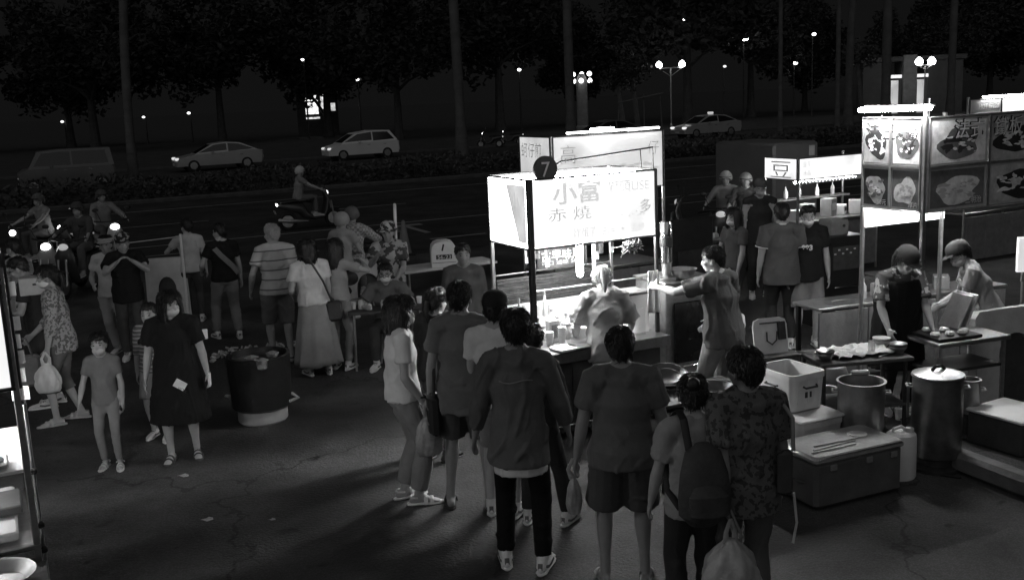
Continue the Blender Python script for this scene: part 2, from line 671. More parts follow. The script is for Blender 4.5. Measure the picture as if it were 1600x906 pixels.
def palm(x, y, h, r0, lean, label, seed):
    t = thing("palm_tree", label, "palm tree", (x, y, 0), 0, "palms along the far road")
    r = random.Random(seed)
    mb = MB()
    P, rr = [], []
    for k in range(15):
        q = k / 14
        P.append((lean * q * q * h, 0, h * q))
        rr.append(r0 * (1.35 - .5 * min(1, q * 7) + .18 * math.sin(q * 3.1)) * (1 - .25 * q))
    mb.tube(P, rr, 14)
    for k in range(1, 30):                                   # leaf-scar rings
        q = k / 30
        i = q * 14
        i0 = int(i)
        rr_ = rr[i0] + (rr[min(14, i0 + 1)] - rr[i0]) * (i - i0)
        mb.tube([(lean * q * q * h, 0, h * q - .02), (lean * q * q * h, 0, h * q + .02)], rr_ + .012, 14)
    mb.build("trunk", BARK, t)
    fr = MB()
    top = Vector(P[-1])
    for k in range(15):
        a = k * 2.4 + r.random()
        el = r.uniform(-.2, 1.1)
        L_ = r.uniform(2.6, 3.4)
        d = Vector((math.cos(a) * math.cos(el), math.sin(a) * math.cos(el), math.sin(el)))
        pp = []
        for j in range(8):
            q = j / 7
            pp.append(top + d * L_ * q + Vector((0, 0, -1.6 * q * q)))
        fr.tube(pp, [.05 - .006 * j for j in range(8)], 5)
        for j in range(1, 8):
            for sgn in (-1, 1):
                for f_ in (0, .5):
                    b0 = pp[j - 1].lerp(pp[j], f_)
                    sd_ = d.cross(Vector((0, 0, 1))).normalized() * sgn
                    tip = b0 + sd_ * .8 * (1 - .08 * j) + d * .35 + Vector((0, 0, -.35))
                    w_ = d * .06
                    fr.add([b0 - w_, b0 + w_, tip], [(0, 1, 2)])
    fr.build("crown", LEAF, t, smooth=False)
    return t


palm(-2.469, 58.000, 15, .30, -.012, "thick bare palm trunk standing between minivan and lit signs", 1)
palm(-16.651, 46.000, 14, .21, .085, "pale palm trunk rising behind the gap between van and sedan", 2)
palm(4.191, 66.000, 14, .32, 0, "dim palm trunk rising behind the back stall sign", 3)
palm(19.144, 72.000, 14, .16, 0, "very thin pale palm trunk behind the hedge", 4)
palm(23.755, 74.000, 14, .18, 0, "thin palm trunk with a small box fixed to it", 5)
palm(25.198, 76.000, 14, .30, .03, "leaning pale palm trunk beside the small lit tree", 6)
palm(27.926, 76.000, 15, .36, 0, "thickest lit palm trunk above the bright tube lamp", 7)
palm(33.547, 78.000, 15, .30, .01, "palm trunk standing past the gatehouse lamps", 8)

# ------------------------------------------------------------------ market stalls
PANEL = glow("backlit_sign_panel", 0.98, 0.32, 1.6)
PANELS = glow("backlit_side_panel", 26.0, 0.2, 2.0)
PANEL_B = glow("softly_backlit_panel", 0.56, 0.35, 1.8)
INK = glow("pale_ink_on_lit_panel", 0.52)
INKM = glow("grey_ink_on_lit_panel", 0.30)
INKD = glow("dark_ink_on_lit_panel", 0.07)
LITW = glow("lit_white_board", 1.8, 0.15, 2)
PRINT = [mat("print_grey_%s" % n, v, 0.5, 0, 0.35, 9) for n, v in (("dark", 0.03), ("middle", 0.14), ("light", 0.46), ("pale", 0.72))]


def frame_rect(mb, o, ux, uz, wd, ht, th, dp):
    """four bars round a rectangle, butted end to end"""
    o, ux, uz = Vector(o), Vector(ux), Vector(uz)
    n = ux.cross(uz)
    M = Matrix((ux, -n, uz)).transposed()
    for (cx, cz, sx, sz) in ((wd / 2, th / 2, wd, th), (wd / 2, ht - th / 2, wd, th), (th / 2, ht / 2, th, ht - 2 * th), (wd - th / 2, ht / 2, th, ht - 2 * th)):
        mb.box(o + ux * cx + uz * cz, (sx, dp, sz), rot=M, ch=.004)


def blob(mb, cx, cz, rx, rz, o, ux, n=18, seed=0, k=.12, lift=.004, uz=(0, 0, 1)):
    """irregular flat printed patch"""
    r = random.Random(seed)
    ph = [r.random() * 6 for _ in range(3)]
    o, ux, uz = Vector(o), Vector(ux), Vector(uz)
    nn = ux.cross(uz) * lift
    P = []
    for i in range(n):
        a = 6.283 * i / n
        q = 1 + k * math.sin(2 * a + ph[0]) + k * .7 * math.sin(3 * a + ph[1]) + k * .5 * math.sin(5 * a + ph[2])
        P.append(o + ux * (cx + rx * q * math.cos(a)) + uz * (cz + rz * q * math.sin(a)) + nn)
    mb.add(P, [tuple(range(n))])


# ---- the number seven stall, middle of the picture
s1 = thing("food_stall", "small food stall with glowing white sign box, bright counter and round number seven disc", "food stall", (0.187, 9.0, 0), AX, "market food stalls")
W1, D1, Z0, Z1 = 1.337, 0.804, 1.775, 2.411
for (x, y, zt) in ((0, 0, Z1), (W1, 0, Z1), (0, D1, Z1), (W1, D1, Z1)):
    q_ = .05 if (x, y) == (0, 0) else .034
    MB().box((x, y, zt / 2), (q_, q_, zt), ch=.004).build("post", POST if y == 0 else ALU, s1)
for nm, m_, o_, ux, wd in (("sign_panel", PANEL, (.02, -.014, Z0 + .02), (1, 0, 0), W1 - .04), ("sign_panel", PANELS, (-.014, D1 - .02, Z0 + .02), (0, -1, 0), D1 - .04),
                           ("sign_panel", PANEL, (W1 + .014, .02, Z0 + .02), (0, 1, 0), D1 - .04), ("sign_panel", PANEL, (W1 - .02, D1 + .014, Z0 + .02), (-1, 0, 0), W1 - .04)):
    u_ = Vector(ux)
    n_ = u_.cross(Vector((0, 0, 1)))
    c_ = Vector(o_) + u_ * wd / 2 + Vector((0, 0, (Z1 - Z0 - .04) / 2)) - n_ * .004
    pn = MB().box(c_, (wd, .008, Z1 - Z0 - .04), math.atan2(u_.y, u_.x)).build(nm, m_, s1)
    fr = MB()
    frame_rect(fr, Vector(o_) - u_ * .02 - Vector((0, 0, .02)) + n_ * .002, ux, (0, 0, 1), wd + .04, Z1 - Z0, .018, .02)
    fr.build("sign_frame", POST, s1)
    if ux == (1, 0, 0):
        zz = .004
        letters("lettering", "小富", .2, INK, pn, (.22, -.0155 - zz, Z1 - .23), bold=.006, width=.50)
        letters("lettering", "獅頭USE", .12, INKM, pn, (.80, -.0155 - zz, Z1 - .18), width=.46)
        letters("lettering", "赤 燒", .13, INKM, pn, (.16, -.0155 - zz, Z0 + .25), width=.46)
        letters("lettering", "多", .14, INKD, pn, (1.14, -.0155 - zz, Z0 + .25))
        letters("lettering", "炸蛋蔥  古早味  蛋餅", .095, INKM, pn, (.42, -.0155 - zz, Z0 + .08), width=.78)
        b_ = MB()
        for q in range(7):
            blob(b_, .95 + .04 * q, .24 + .02 * math.sin(q * 2), .008, .006, (0, -.0155, Z0), (1, 0, 0), 8, q)
        b_.build("print", INKD, pn, smooth=False)
    if ux == (0, -1, 0):
        b_ = MB()
        b_.add([(-.0195, .42, Z1 - .06), (-.0195, .04, Z1 - .06), (-.0195, .04, Z0 + .06), (-.0195, .2, Z0 + .06)], [(0, 1, 2, 3)])
        b_.build("print", glow("pale_grey_print", .55, .2, 4), pn, smooth=False)
        letters("lettering", "小", .16, INKM, pn, (-.0225, .31, Z1 - .26), ux=(0, -1, 0))
        letters("lettering", "古早味", .05, INKD, pn, (-.0225, .70, Z0 + .06), ux=(0, -1, 0))
ti = MB()                                                       # tubes on the open top of the sign box
ti.tube([(.12, .2, Z1 - .03), (W1 - .1, .2, Z1 - .03)], .018, 10, cap='round')
ti.tube([(.1, .45, Z1 - .03), (W1 - .1, .62, Z1 - .03)], .018, 10, cap='round')
ti.build("tube_lamp", TUBE, s1)
# counter, front boards, back splash
MB().box((W1 / 2 - .02, .22, .83), (W1 + .10, .72, .035), ch=.006).build("counter_top", STEEL, s1)
MB().box((W1 / 2 - .02, -.155, .795), (W1 + .10, .025, .10), ch=.004).build("counter_edge", WOODD, s1)
for k in range(4):
    MB().box((.165 + .325 * k - .015, -.10, .44), (.318, .03, .58), ch=.006).build("front_panel", mat("stall_front_board", .035, .5, .2, .4, 6), s1)
MB().box((W1 / 2, .19, .10), (W1, .56, .06), ch=.004).build("bottom_shelf", POST, s1)
MB().box((W1 / 2, D1 - .03, .995), (W1 - .04, .02, .285)).build("back_splash", mat("white_splash_board", .78, .4, 0, .1, 6), s1)
mb = MB()
for k in range(9):
    mb.box((W1 / 2, D1 - .02 - .006 * (k % 2), 1.155 + .029 * k), (W1 - .04, .012, .026), ch=.003)
mb.build("slatted_curtain", mat("dark_slats", .07, .45, .3, .5, 14), s1)
for (x, y, z) in ((W1 / 2, -.03, 1.40), (W1 / 2, D1 - .05, 1.44)):
    MB().tube([(.02, y + .04, z), (W1 - .02, y + .04, z)], .008, 8).build("cross_rail", ALU, s1)
MB().box((.30, .60, 1.015), (.52, .16, .014), ch=.003).build("tier_shelf", clear("thin_glass", .9, .10, .05), s1)
MB().box((1.22, .60, 1.015), (.18, .16, .014), ch=.003).build("tier_shelf", clear("thin_glass", .9, .10, .05), s1)
for x in (.05, .55):
    MB().box((x, .60, .928), (.012, .14, .158)).build("shelf_bracket", ALU, s1)
# glass guard round the food
MB().box((W1 / 2, -.06, .99), (W1 - .36, .006, .26)).build("glass_guard", clear("thin_glass", .9, .10, .05), s1)
# hanging tube lamps and the string of the seven disc
for (x, z, L_, r_) in ((.74, 1.58, .30, .034), (.90, 1.60, .28, .016)):
    MB().tube([(x, .42, z - L_ / 2), (x, .42, z + L_ / 2)], r_, 12, cap='round').build("tube_lamp", BRIGHT if r_ > .02 else glow("weak_tube", 2.5), s1)
    MB().tube([(x, .42, z + L_ / 2 + .02), (x, .42, Z0 + .02)], .006, 6).build("lamp_wire", BLACK, s1)
MB().tube([(.15, .35, Z0 + .02), (.62, .35, Z0 + .02)], .018, 10, cap='round').build("tube_lamp", glow("counter_tube", 720), s1)
MB().tube([(.72, .34, Z0 + .02), (1.27, .34, Z0 + .02)], .018, 10, cap='round').build("tube_lamp", glow("counter_tube", 720), s1)
for x0, x1, y in ((.13, .64, .35), (.70, 1.29, .34)):             # sheets added to keep tube light off the menu and packets
    q = MB().box(((x0 + x1) / 2, y + .032, Z0 + .005), (x1 - x0, .004, .12)).build("added_shield", ALU, s1)
    MB().box(((x0 + x1) / 2, y, Z0 + .050), (x1 - x0, .07, .004)).build("added_shield_top", ALU, q)
mb = MB()
frame_rect(mb, (.42, D1 - .12, 1.47), (1, 0, 0), (0, 0, 1), .56, .21, .015, .02)
mb.build("menu_frame", POST, s1)
mn = MB().box((.70, D1 - .115, 1.575), (.53, .008, .18)).build("menu_board", mat("dark_menu_board", .03, .5, 0, .3, 10), s1)
letters("lettering", "古早味厚", .11, LITW, mn, (.46, D1 - .124, 1.55), width=.46)
letters("lettering", "可口 滷味 50", .05, PRINT[2], mn, (.46, D1 - .124, 1.50), width=.4)
mb = MB()
mb.tube([(W1 - .02, .0, Z1 - .02), (W1 - .02, .0, Z1 + .20), (.34, .02, Z1 + .13), (.27, .02, Z1 + .10)], .008, 8)
mb.tube([(W1 - .16, .0, Z1 + .19), (W1 - .15, .0, Z1 + .02)], .006, 8)
mb.build("disc_bracket", BLACK, s1)
dsc = MB().tube([(.17, -.01, Z1 + .075), (.17, .012, Z1 + .075)], .118, 32, side=(1, 0, 0)).build("number_disc", mat("dark_disc_paint", .06, .5, 0, .2, 6), s1)
letters("lettering", "7", .19, PRINT[3], dsc, (.118, -.0135, Z1 + .01))
r_ = random.Random(4)
for k in range(7):                                              # packets and small cards hung under the sign box
    x = (.20, .27, .34, .41, .98, 1.06, 1.13)[k]
    hh = r_.uniform(.14, .24)
    q = MB().box((x, .46 + .04 * (k % 3), Z0 - .03 - hh / 2), (.055, .018, hh), rz=r_.gauss(0, .3), ch=.006).build("hanging_packet", (PAPER, DULLW, GREY)[k % 3], s1)
    MB().tube([(x, .46 + .04 * (k % 3), Z0 - .03), (x, .46 + .04 * (k % 3), Z0 + .02)], .003, 5).build("string", BLACK, q)
    MB().box((x, .448 + .04 * (k % 3), Z0 - .03 - hh * .4), (.035, .003, hh * .4)).build("printed_label", PRINT[k % 2], q)
b_ = MB()
for k in range(46):
    b_.tube([(1.20 + r_.gauss(0, .045), .2 + r_.gauss(0, .03), 1.70 + r_.gauss(0, .02)), (1.20 + r_.gauss(0, .06), .2 + r_.gauss(0, .05), 1.64 + r_.gauss(0, .03))], [.012, .004], 5)
b_.build("hanging_herb_bunch", LEAF, s1)
MB().box((1.03, .55, 1.12), (.10, .12, .54), ch=.008).build("dark_column", BLACK, s1)

# ---- back stall with the tall picture sign
s2 = thing("food_stall", "stall behind the number seven stall with a large softly lit cartoonless picture sign", "food stall", (0.574, 13.0, 0), AX, "market food stalls")
s2['label'] = "stall directly behind the number seven stall, its tall pale sign rising above"
W2, D2, A0, A1 = 1.695, .849, 1.863, 2.616
for (x, y) in ((0, 0), (W2, 0), (0, D2), (W2, D2)):
    MB().box((x, y, A1 / 2), (.036, .036, A1), ch=.004).build("post", ALU, s2)
for o_, ux, wd in (((.02, -.014, A0 + .02), (1, 0, 0), W2 - .04), ((-.014, D2 - .02, A0 + .02), (0, -1, 0), D2 - .04), ((W2 + .014, .02, A0 + .02), (0, 1, 0), D2 - .04)):
    u_ = Vector(ux)
    n_ = u_.cross(Vector((0, 0, 1)))
    c_ = Vector(o_) + u_ * wd / 2 + Vector((0, 0, (A1 - A0 - .04) / 2)) - n_ * .004
    pn = MB().box(c_, (wd, .008, A1 - A0 - .04), math.atan2(u_.y, u_.x)).build("sign_panel", PANEL_B, s2)
    fr = MB()
    frame_rect(fr, Vector(o_) - u_ * .02 - Vector((0, 0, .02)) + n_ * .002, ux, (0, 0, 1), wd + .04, A1 - A0, .02, .02)
    fr.build("sign_frame", POST, s2)
    if ux == (1, 0, 0):
        letters("lettering", "高", .26, INKD, pn, (.1, -.0195, A1 - .34))
        letters("lettering", "雄", .22, INK, pn, (.45, -.0195, A1 - .30))
        letters("lettering", "仔", .2, INKD, pn, (W2 - .26, -.0195, A1 - .30))
        letters("lettering", "仔", .2, INKM, pn, (W2 - .48, -.0195, A0 + .16))
        b_ = MB()
        blob(b_, 1.23, .46, .26, .22, (0, -.0155, A0), (1, 0, 0), 30, 5, .05)
        b_.build("print", glow("pale_round_print", .55), pn, smooth=False)
        b_ = MB()
        for k in range(9):
            blob(b_, .98 + .07 * k, .30 + .04 * math.sin(k * 2.2), .05, .025, (0, -.0185, A0), (1, 0, 0), 12, k, .25)
        b_.build("print", INKM, pn, smooth=False)
    elif ux == (0, -1, 0):
        letters("lettering", "蚵仔煎", .2, INKD, pn, (-.0195, D2 - .06, A1 - .26), ux=ux, width=.56)
        letters("lettering", "水", .22, INKM, pn, (-.0195, .55, A0 + .12), ux=ux)
MB().tube([(.2, -.06, A1 + .03), (W2 - .1, -.06, A1 + .03)], .014, 10, cap='round').build("tube_lamp", glow("sign_top_tube", 10), s2)
MB().box((.72, -.06, A1 + .05), (.34, .06, .05), ch=.01).build("lamp_head", BRIGHT, s2)
MB().box((W2 / 2, D2 / 2, .85), (W2, D2, .04), ch=.005).build("counter_top", STEEL, s2)
for k in range(4):
    MB().box((.03 + W2 / 8 + k * (W2 / 4 - .005), .02, .45), (W2 / 4 - .015, .025, .72), ch=.005).build("front_panel", BOARD, s2)
MB().tube([(.2, .4, A0 - .05), (W2 - .2, .4, A0 - .05)], .016, 8, cap='round').build("tube_lamp", glow("stall_tube", 90), s2)
mb = MB()
mb.box((W2 / 2, D2 - .1, 1.25), (W2 - .1, .3, .03))
mb.build("shelf", ALU, s2)


def sign_pictures(pn, o, ux, cells, seed):
    """flat food pictures printed on a sign face; a cell is (x0, z0, w, h, tone of ground)"""
    o, ux = Vector(o), Vector(ux)
    r = random.Random(seed)
    for i, (x0, z0, wd, ht, g) in enumerate(cells):
        b = MB()
        n = ux.cross(Vector((0, 0, 1))) * .002
        P = [o + ux * (x0 + a * wd) + Vector((0, 0, z0 + b_ * ht)) + n for a, b_ in ((.02, .02), (.98, .02), (.98, .98), (.02, .98))]
        b.add(P, [(0, 1, 2, 3)])
        b.build("print", PRINT[g], pn, smooth=False)
        b = MB()
        blob(b, x0 + wd * .5, z0 + ht * .45, wd * .38, ht * .34, o, ux, 26, seed + i, .14, .004)
        b.build("print", PRINT[(g + 2) % 4], pn, smooth=False)
        b = MB()
        for k in range(12):
            blob(b, x0 + wd * r.uniform(.2, .78), z0 + ht * r.uniform(.25, .70), wd * r.uniform(.04, .11), ht * r.uniform(.03, .08), o, ux, 10, seed + i * 7 + k, .3, .006)
        kind(b.build("print", PRINT[(g + 1) % 4], pn, smooth=False), 'stuff')
        b = MB()
        for k in range(11):
            blob(b, x0 + wd * r.uniform(.25, .75), z0 + ht * r.uniform(.3, .62), wd * .05, ht * .03, o, ux, 8, seed + i * 3 + k, .3, .008)
        kind(b.build("print", PRINT[3], pn, smooth=False), 'stuff')


# ---- the big picture-sign stall on the right
s3 = thing("food_stall", "large stall with food picture sign boards under a bright tube lamp", "food stall", (3.825, 9.4, 0), R(23.5), "market food stalls")
W3, D3, B0, B1 = 2.3, .777, 1.906, 2.785
for (x, y, zt) in ((0, 0, B1 + .1), (0, D3, B1), (W3, 0, B1), (W3, D3, B1), (1.05, D3, B1)):
    MB().box((x, y, zt / 2), (.036, .036, zt), ch=.004).build("post", ALU, s3)
SG = mat("sign_print_ground", .42, .5, 0, .25, 5)
for o_, ux, wd in (((.02, -.016, B0), (1, 0, 0), W3 - .02), ((-.016, D3, B0), (0, -1, 0), D3 - .02)):
    u_ = Vector(ux)
    n_ = u_.cross(Vector((0, 0, 1)))
    c_ = Vector(o_) + u_ * wd / 2 + Vector((0, 0, (B1 - B0) / 2)) - n_ * .004
    pn = MB().box(c_, (wd, .008, B1 - B0), math.atan2(u_.y, u_.x)).build("sign_panel", SG, s3)
    fr = MB()
    frame_rect(fr, Vector(o_) + n_ * .004, ux, (0, 0, 1), wd, B1 - B0, .016, .024)
    ncol = 3 if ux == (1, 0, 0) else 2
    for k in range(1, ncol):
        rot_ = Matrix((u_, -n_, Vector((0, 0, 1)))).transposed()
        fr.box(Vector(o_) + u_ * (wd * k / ncol) + Vector((0, 0, (B1 - B0) / 2)) + n_ * .006, (.03, .02, B1 - B0 - .034), rot=rot_)
    for k in range(ncol):
        rot_ = Matrix((u_, -n_, Vector((0, 0, 1)))).transposed()
        fr.box(Vector(o_) + u_ * (wd * (k + .5) / ncol) + Vector((0, 0, .42)) + n_ * .006, (wd / ncol - .034, .02, .022), rot=rot_)
    fr.build("sign_frame", ALU, s3)
    if ux == (1, 0, 0):
        q = wd / 3
        o2 = Vector(o_) + n_ * .0
        sign_pictures(pn, o2, ux, [(.03, .44, q - .06, .40, 3), (q + .03, .44, q - .06, .40, 2), (2 * q + .03, .44, q - .06, .40, 2), (.03, .03, q - .06, .36, 1), (q + .03, .03, q - .06, .36, 2), (2 * q + .03, .03, q - .06, .36, 1)], 20)  # palest ground nearest the tube: its light is put into the tone
        for dx, m_ in ((0, PRINT[0]), (.007, PRINT[3])):
            letters("lettering", "法式", .19, m_, pn, (o2.x + .30 + dx, o2.y - .011 - dx * .6, B1 - .20), bold=.008 if dx == 0 else 0)
            letters("lettering", "鐵板", .19, m_, pn, (o2.x + .80 + dx, o2.y - .011 - dx * .6, B1 - .20), bold=.008 if dx == 0 else 0)
        letters("lettering", "原味", .08, PRINT[3], pn, (o2.x + .55, o2.y - .012, B0 + .48))
        letters("lettering", "三明治", .07, PRINT[3], pn, (o2.x + .47, o2.y - .012, B0 + .06))
    else:
        q = wd / 2
        o2 = Vector(o_)
        sign_pictures(pn, o2, ux, [(.02, .44, q - .04, .40, 2), (q + .02, .44, q - .04, .40, 3), (.02, .03, q - .04, .36, 0), (q + .02, .03, q - .04, .36, 1)], 40)
        letters("lettering", "法", .19, PRINT[0], pn, (-.029, o2.y - .05, B1 - .21), ux=ux, bold=.006)
        letters("lettering", "三", .19, PRINT[0], pn, (-.029, o2.y - .26, B1 - .21), ux=ux)
        letters("lettering", "鐵", .17, PRINT[0], pn, (-.029, o2.y - .56, B1 - .21), ux=ux)
        letters("lettering", "50元", .06, PRINT[3], pn, (-.029, o2.y - .22, B0 + .05), ux=ux)
        letters("lettering", "厚片", .06, PRINT[3], pn, (-.029, o2.y - .62, B0 + .05), ux=ux)
MB().box((.56, D3 + .012, 2.22), (1.08, .01, 1.05)).build("back_sign_panel", LITW, s3)
ln = MB().tube([(-.10, D3 - .05, B1 + .07), (-.08, -.12, B1 + .09)], .024, 12, cap='round').build("tube_lamp", glow("bare_sign_tube", 280), s3)
MB().tube([(-.085, D3 - .1, B1 + .105), (-.055, .0, B1 + .105), (.12, .02, B1 + .105)], .012, 8).build("lamp_holder", ALU, s3)
MB().tube([(.3, .4, B0 + .02), (1.6, .4, B0 + .02)], .016, 8, cap='round').build("tube_lamp", glow("stall_tube_b", 150), s3)
# long low counter behind the cooks
s3c = thing("stall_counter", "long low grey counter board behind the cooking tables", "counter", (3.137, 10.251, 0), R(20))
for k in range(4):
    MB().box((.31 + k * .62, .015, .45), (.61, .03, .72), ch=.005).build("front_panel", BOARD, s3c)
MB().box((1.24, .22, .845), (2.5, .46, .03), ch=.006).build("counter_top", ALU, s3c)
for x in (.04, 1.2, 2.44):
    MB().box((x, .40, .415), (.04, .04, .83)).build("leg", POST, s3c)

# ---- tofu stall in the middle distance
s4 = thing("food_stall", "distant stall with a low white light box lettered with one bold character", "food stall", (4.679, 16.5, 0), AX, "market food stalls")
W4, D4, C0, C1 = 1.75, .797, 1.598, 1.963
for (x, y) in ((0, 0), (W4, 0), (0, D4), (W4, D4)):
    MB().box((x, y, C1 / 2), (.036, .036, C1), ch=.004).build("post", ALU, s4)
for o_, ux, wd in (((.02, -.014, C0 + .02), (1, 0, 0), W4 - .04), ((-.014, D4 - .02, C0 + .02), (0, -1, 0), D4 - .04)):
    u_ = Vector(ux)
    n_ = u_.cross(Vector((0, 0, 1)))
    c_ = Vector(o_) + u_ * wd / 2 + Vector((0, 0, (C1 - C0 - .04) / 2)) - n_ * .004
    pn = MB().box(c_, (wd, .008, C1 - C0 - .04), math.atan2(u_.y, u_.x)).build("sign_panel", PANEL, s4)
    fr = MB()
    frame_rect(fr, Vector(o_) - u_ * .02 - Vector((0, 0, .02)) + n_ * .002, ux, (0, 0, 1), wd + .04, C1 - C0, .016, .02)
    fr.build("sign_frame", POST, s4)
    if ux == (1, 0, 0):
        letters("lettering", "豆花", .09, INKD, pn, (.08, -.0195, C1 - .14))
        letters("lettering", "冰品", .09, INKD, pn, (.08, -.0195, C0 + .08))
    else:
        letters("lettering", "豆", .32, INKD, pn, (-.0195, D4 - .14, C0 + .05), ux=ux, width=.52)
mb = MB()
for k in range(24):                                            # scalloped fringe under the light box
    mb.box((.05 + k * .072, -.02, C0 - .03), (.066, .004, .05))
mb.build("fringe", PAPER, s4)
MB().tube([(.2, .3, C0 - .06), (W4 - .2, .3, C0 - .06)], .018, 8, cap='round').build("tube_lamp", glow("stall_tube_c", 90), s4)
MB().box((W4 / 2, D4 / 2, .9), (W4, D4, .04), ch=.005).build("counter_top", STEEL, s4)
for k in range(4):
    MB().box((.03 + W4 / 8 + k * (W4 / 4 - .005), .0, .47), (W4 / 4 - .015, .025, .76), ch=.005).build("front_panel", BOARD, s4)
MB().box((W4 / 2, D4 - .12, 1.22), (W4 - .1, .22, .025)).build("shelf", ALU, s4)
vh = thing("parked_box_van", "plain grey van box with a small square hatch behind the tofu light box", "van", (6.208, 22.000, 0), AX)
vh.location.z = 0
MB().box((0, 1.0, 1.15), (1.25, 2.0, 1.55), ch=.05).build("box_body", mat("grey_van_paint", .16, .4, .2, .15, 2), vh)
MB().box((.42, -.006, 1.72), (.16, .02, .22), ch=.01).build("hatch", DULLW, vh)
for x in (-.5, .5):
    for y in (.3, 1.7):
        MB().tube([(x - .08, y, .3), (x + .08, y, .3)], .3, 20).build("wheel", RUBBER, vh)

# ---- farthest stall at the right edge
s5 = thing("food_stall", "farthest stall at the edge with lit picture board below a half lit sign", "food stall", (7.626, 17.050, 0), AX, "market food stalls")
W5 = 2.0
for (x, y) in ((0, 0), (W5, 0), (0, .8), (W5, .8)):
    MB().box((x, y, 1.4), (.036, .036, 2.8), ch=.004).build("post", ALU, s5)
for x0, wd, m_ in ((.02, .74, mat("dim_sign_face", .32, .5, 0, .2, 6)), (.80, 1.18, PANEL)):
    pn = MB().box((x0 + wd / 2, -.02, 2.64), (wd, .01, .22)).build("sign_panel", m_, s5)
    fr = MB()
    frame_rect(fr, (x0 - .01, -.024, 2.52), (1, 0, 0), (0, 0, 1), wd + .02, .24, .012, .02)
    fr.build("sign_frame", POST, s5)
    if x0 < .1:
        letters("lettering", "HOT bread", .11, PRINT[3], pn, (.22, -.029, 2.60), width=.48)
MB().tube([(.3, -.05, 2.79), (1.9, -.05, 2.79)], .016, 8, cap='round').build("tube_lamp", TUBE, s5)
pn = MB().box((.45, -.03, 1.22), (.9, .012, .30)).build("menu_board", LITW, s5)
b_ = MB()
for k in range(8):
    blob(b_, .12 + .08 * k, .15 + .05 * math.sin(k * 3), .06, .04, (0, -.034, 1.07), (1, 0, 0), 12, k + 60, .3)
b_.build("print", INKD, pn, smooth=False)
MB().box((W5 / 2, .4, .86), (W5, .8, .04), ch=.005).build("counter_top", STEEL, s5)
for k in range(4):
    MB().box((.03 + W5 / 8 + k * (W5 / 4 - .005), .0, .44), (W5 / 4 - .015, .025, .74), ch=.005).build("front_panel", BOARD, s5)

# ---- near stall cut off at the picture's edge, its lamps on
s0 = thing("food_stall", "nearest stall at the picture edge with upright white sign and bright glass case", "food stall", (-2.55, 5.06, 0), AX, "market food stalls")
W0, D0 = 1.4, .9
for (x, y) in ((0, 0), (-W0, 0), (0, D0), (-W0, D0)):
    MB().box((x, y, 1.2), (.034, .034, 2.4), ch=.004).build("post", ALU, s0)
for o_, ux, wd in (((-W0 + .02, -.014, 1.79), (1, 0, 0), W0 - .04), ((.014, .02, 1.79), (0, 1, 0), D0 - .04)):
    u_ = Vector(ux)
    n_ = u_.cross(Vector((0, 0, 1)))
    c_ = Vector(o_) + u_ * wd / 2 + Vector((0, 0, .28)) - n_ * .004
    MB().box(c_, (wd, .008, .56), math.atan2(u_.y, u_.x)).build("sign_panel", glow("near_sign_panel", .85, .15, 2), s0)
    fr = MB()
    frame_rect(fr, Vector(o_) - u_ * .02 - Vector((0, 0, .02)) + n_ * .002, ux, (0, 0, 1), wd + .04, .60, .02, .03)
    fr.build("sign_frame", POST, s0)
MB().box((-W0 / 2, D0 / 2, .92), (W0 + .04, D0 + .04, .03), ch=.006).build("counter_top", STEEL, s0)
MB().box((-W0 / 2 - .02, D0 / 2, .97), (W0 - .12, D0 - .12, .05), ch=.01).build("serving_tray", WHITEP, s0)
MB().box((-W0 / 2, D0 / 2, 1.33), (W0 - .02, D0 - .04, .02), ch=.004).build("glass_shelf", mat("frosted_shelf", .75, .25, 0, .05, 6), s0)
for a_, b_ in (((-W0, .02, 1.22), (W0, .006, .55)),):
    MB().box((-W0 / 2, .02, 1.22), (W0 - .05, .006, .56)).build("glass_pane", clear("thin_glass", .9, .10, .05), s0)
MB().box((.0, D0 / 2, 1.22), (.006, D0 - .05, .56)).build("glass_pane", clear("thin_glass", .9, .10, .05), s0)
MB().tube([(-W0 + .1, .45, 1.62), (-.15, .45, 1.62)], .018, 10, cap='round').build("tube_lamp", glow("near_stall_tube", 300), s0)
MB().tube([(-W0 + .1, .5, 1.29), (-.15, .5, 1.29)], .014, 10, cap='round').build("tube_lamp", glow("near_case_tube", 60), s0)
for k in range(3):
    MB().box((-.24 - k * .46, .0, .46), (.45, .02, .80), ch=.005).build("front_panel", BOARD, s0)
for k in range(2):
    MB().box((.0, .23 + k * .44, .46), (.02, .43, .80), ch=.005).build("side_panel", BOARD, s0)
MB().tube([(.03, .1, .55), (.03, .1, 1.66)], .009, 8).build("thin_rod", ALU, s0)
for z in (.86, 1.0, 1.3):
    MB().box((.03, .08, z), (.035, .04, .03), ch=.006).build("clamp", BLACK, s0)
for k in range(2):
    MB().tube([(.012, .06, 1.02 + .0 * k), (.012, D0 - .06, 1.30)] if k == 0 else [(.012, .06, 1.30), (.012, D0 - .06, 1.02)], .010, 8).build("slanted_brace", ALU, s0)
for k in range(7):                                             # papers and small packets clipped along the far post
    z = 1.52 + .105 * k
    MB().box((.02, D0 + .035 + .012 * (k % 3), z), (.10 - .02 * (k % 2), .01, .085), rz=.3 * ((k % 3) - 1), ch=.002).build("price_card", (PAPER, DULLW, PRINT[1])[k % 3], s0)
mb = MB()
mb.prism([(0, 0), (.16, .02), (.17, .26), (.01, .24)], .012, (.03, D0 + .02, 1.24), (0, 1, 0))
mb.build("hanging_cloth", mat("grey_cloth", .18, .9, 0, .2, 12, .3), s0)

# ------------------------------------------------------------------ cars on the far road
GLASS = mat("dark_car_glass", .012, .08, 0, .2, 3, spec=.6)


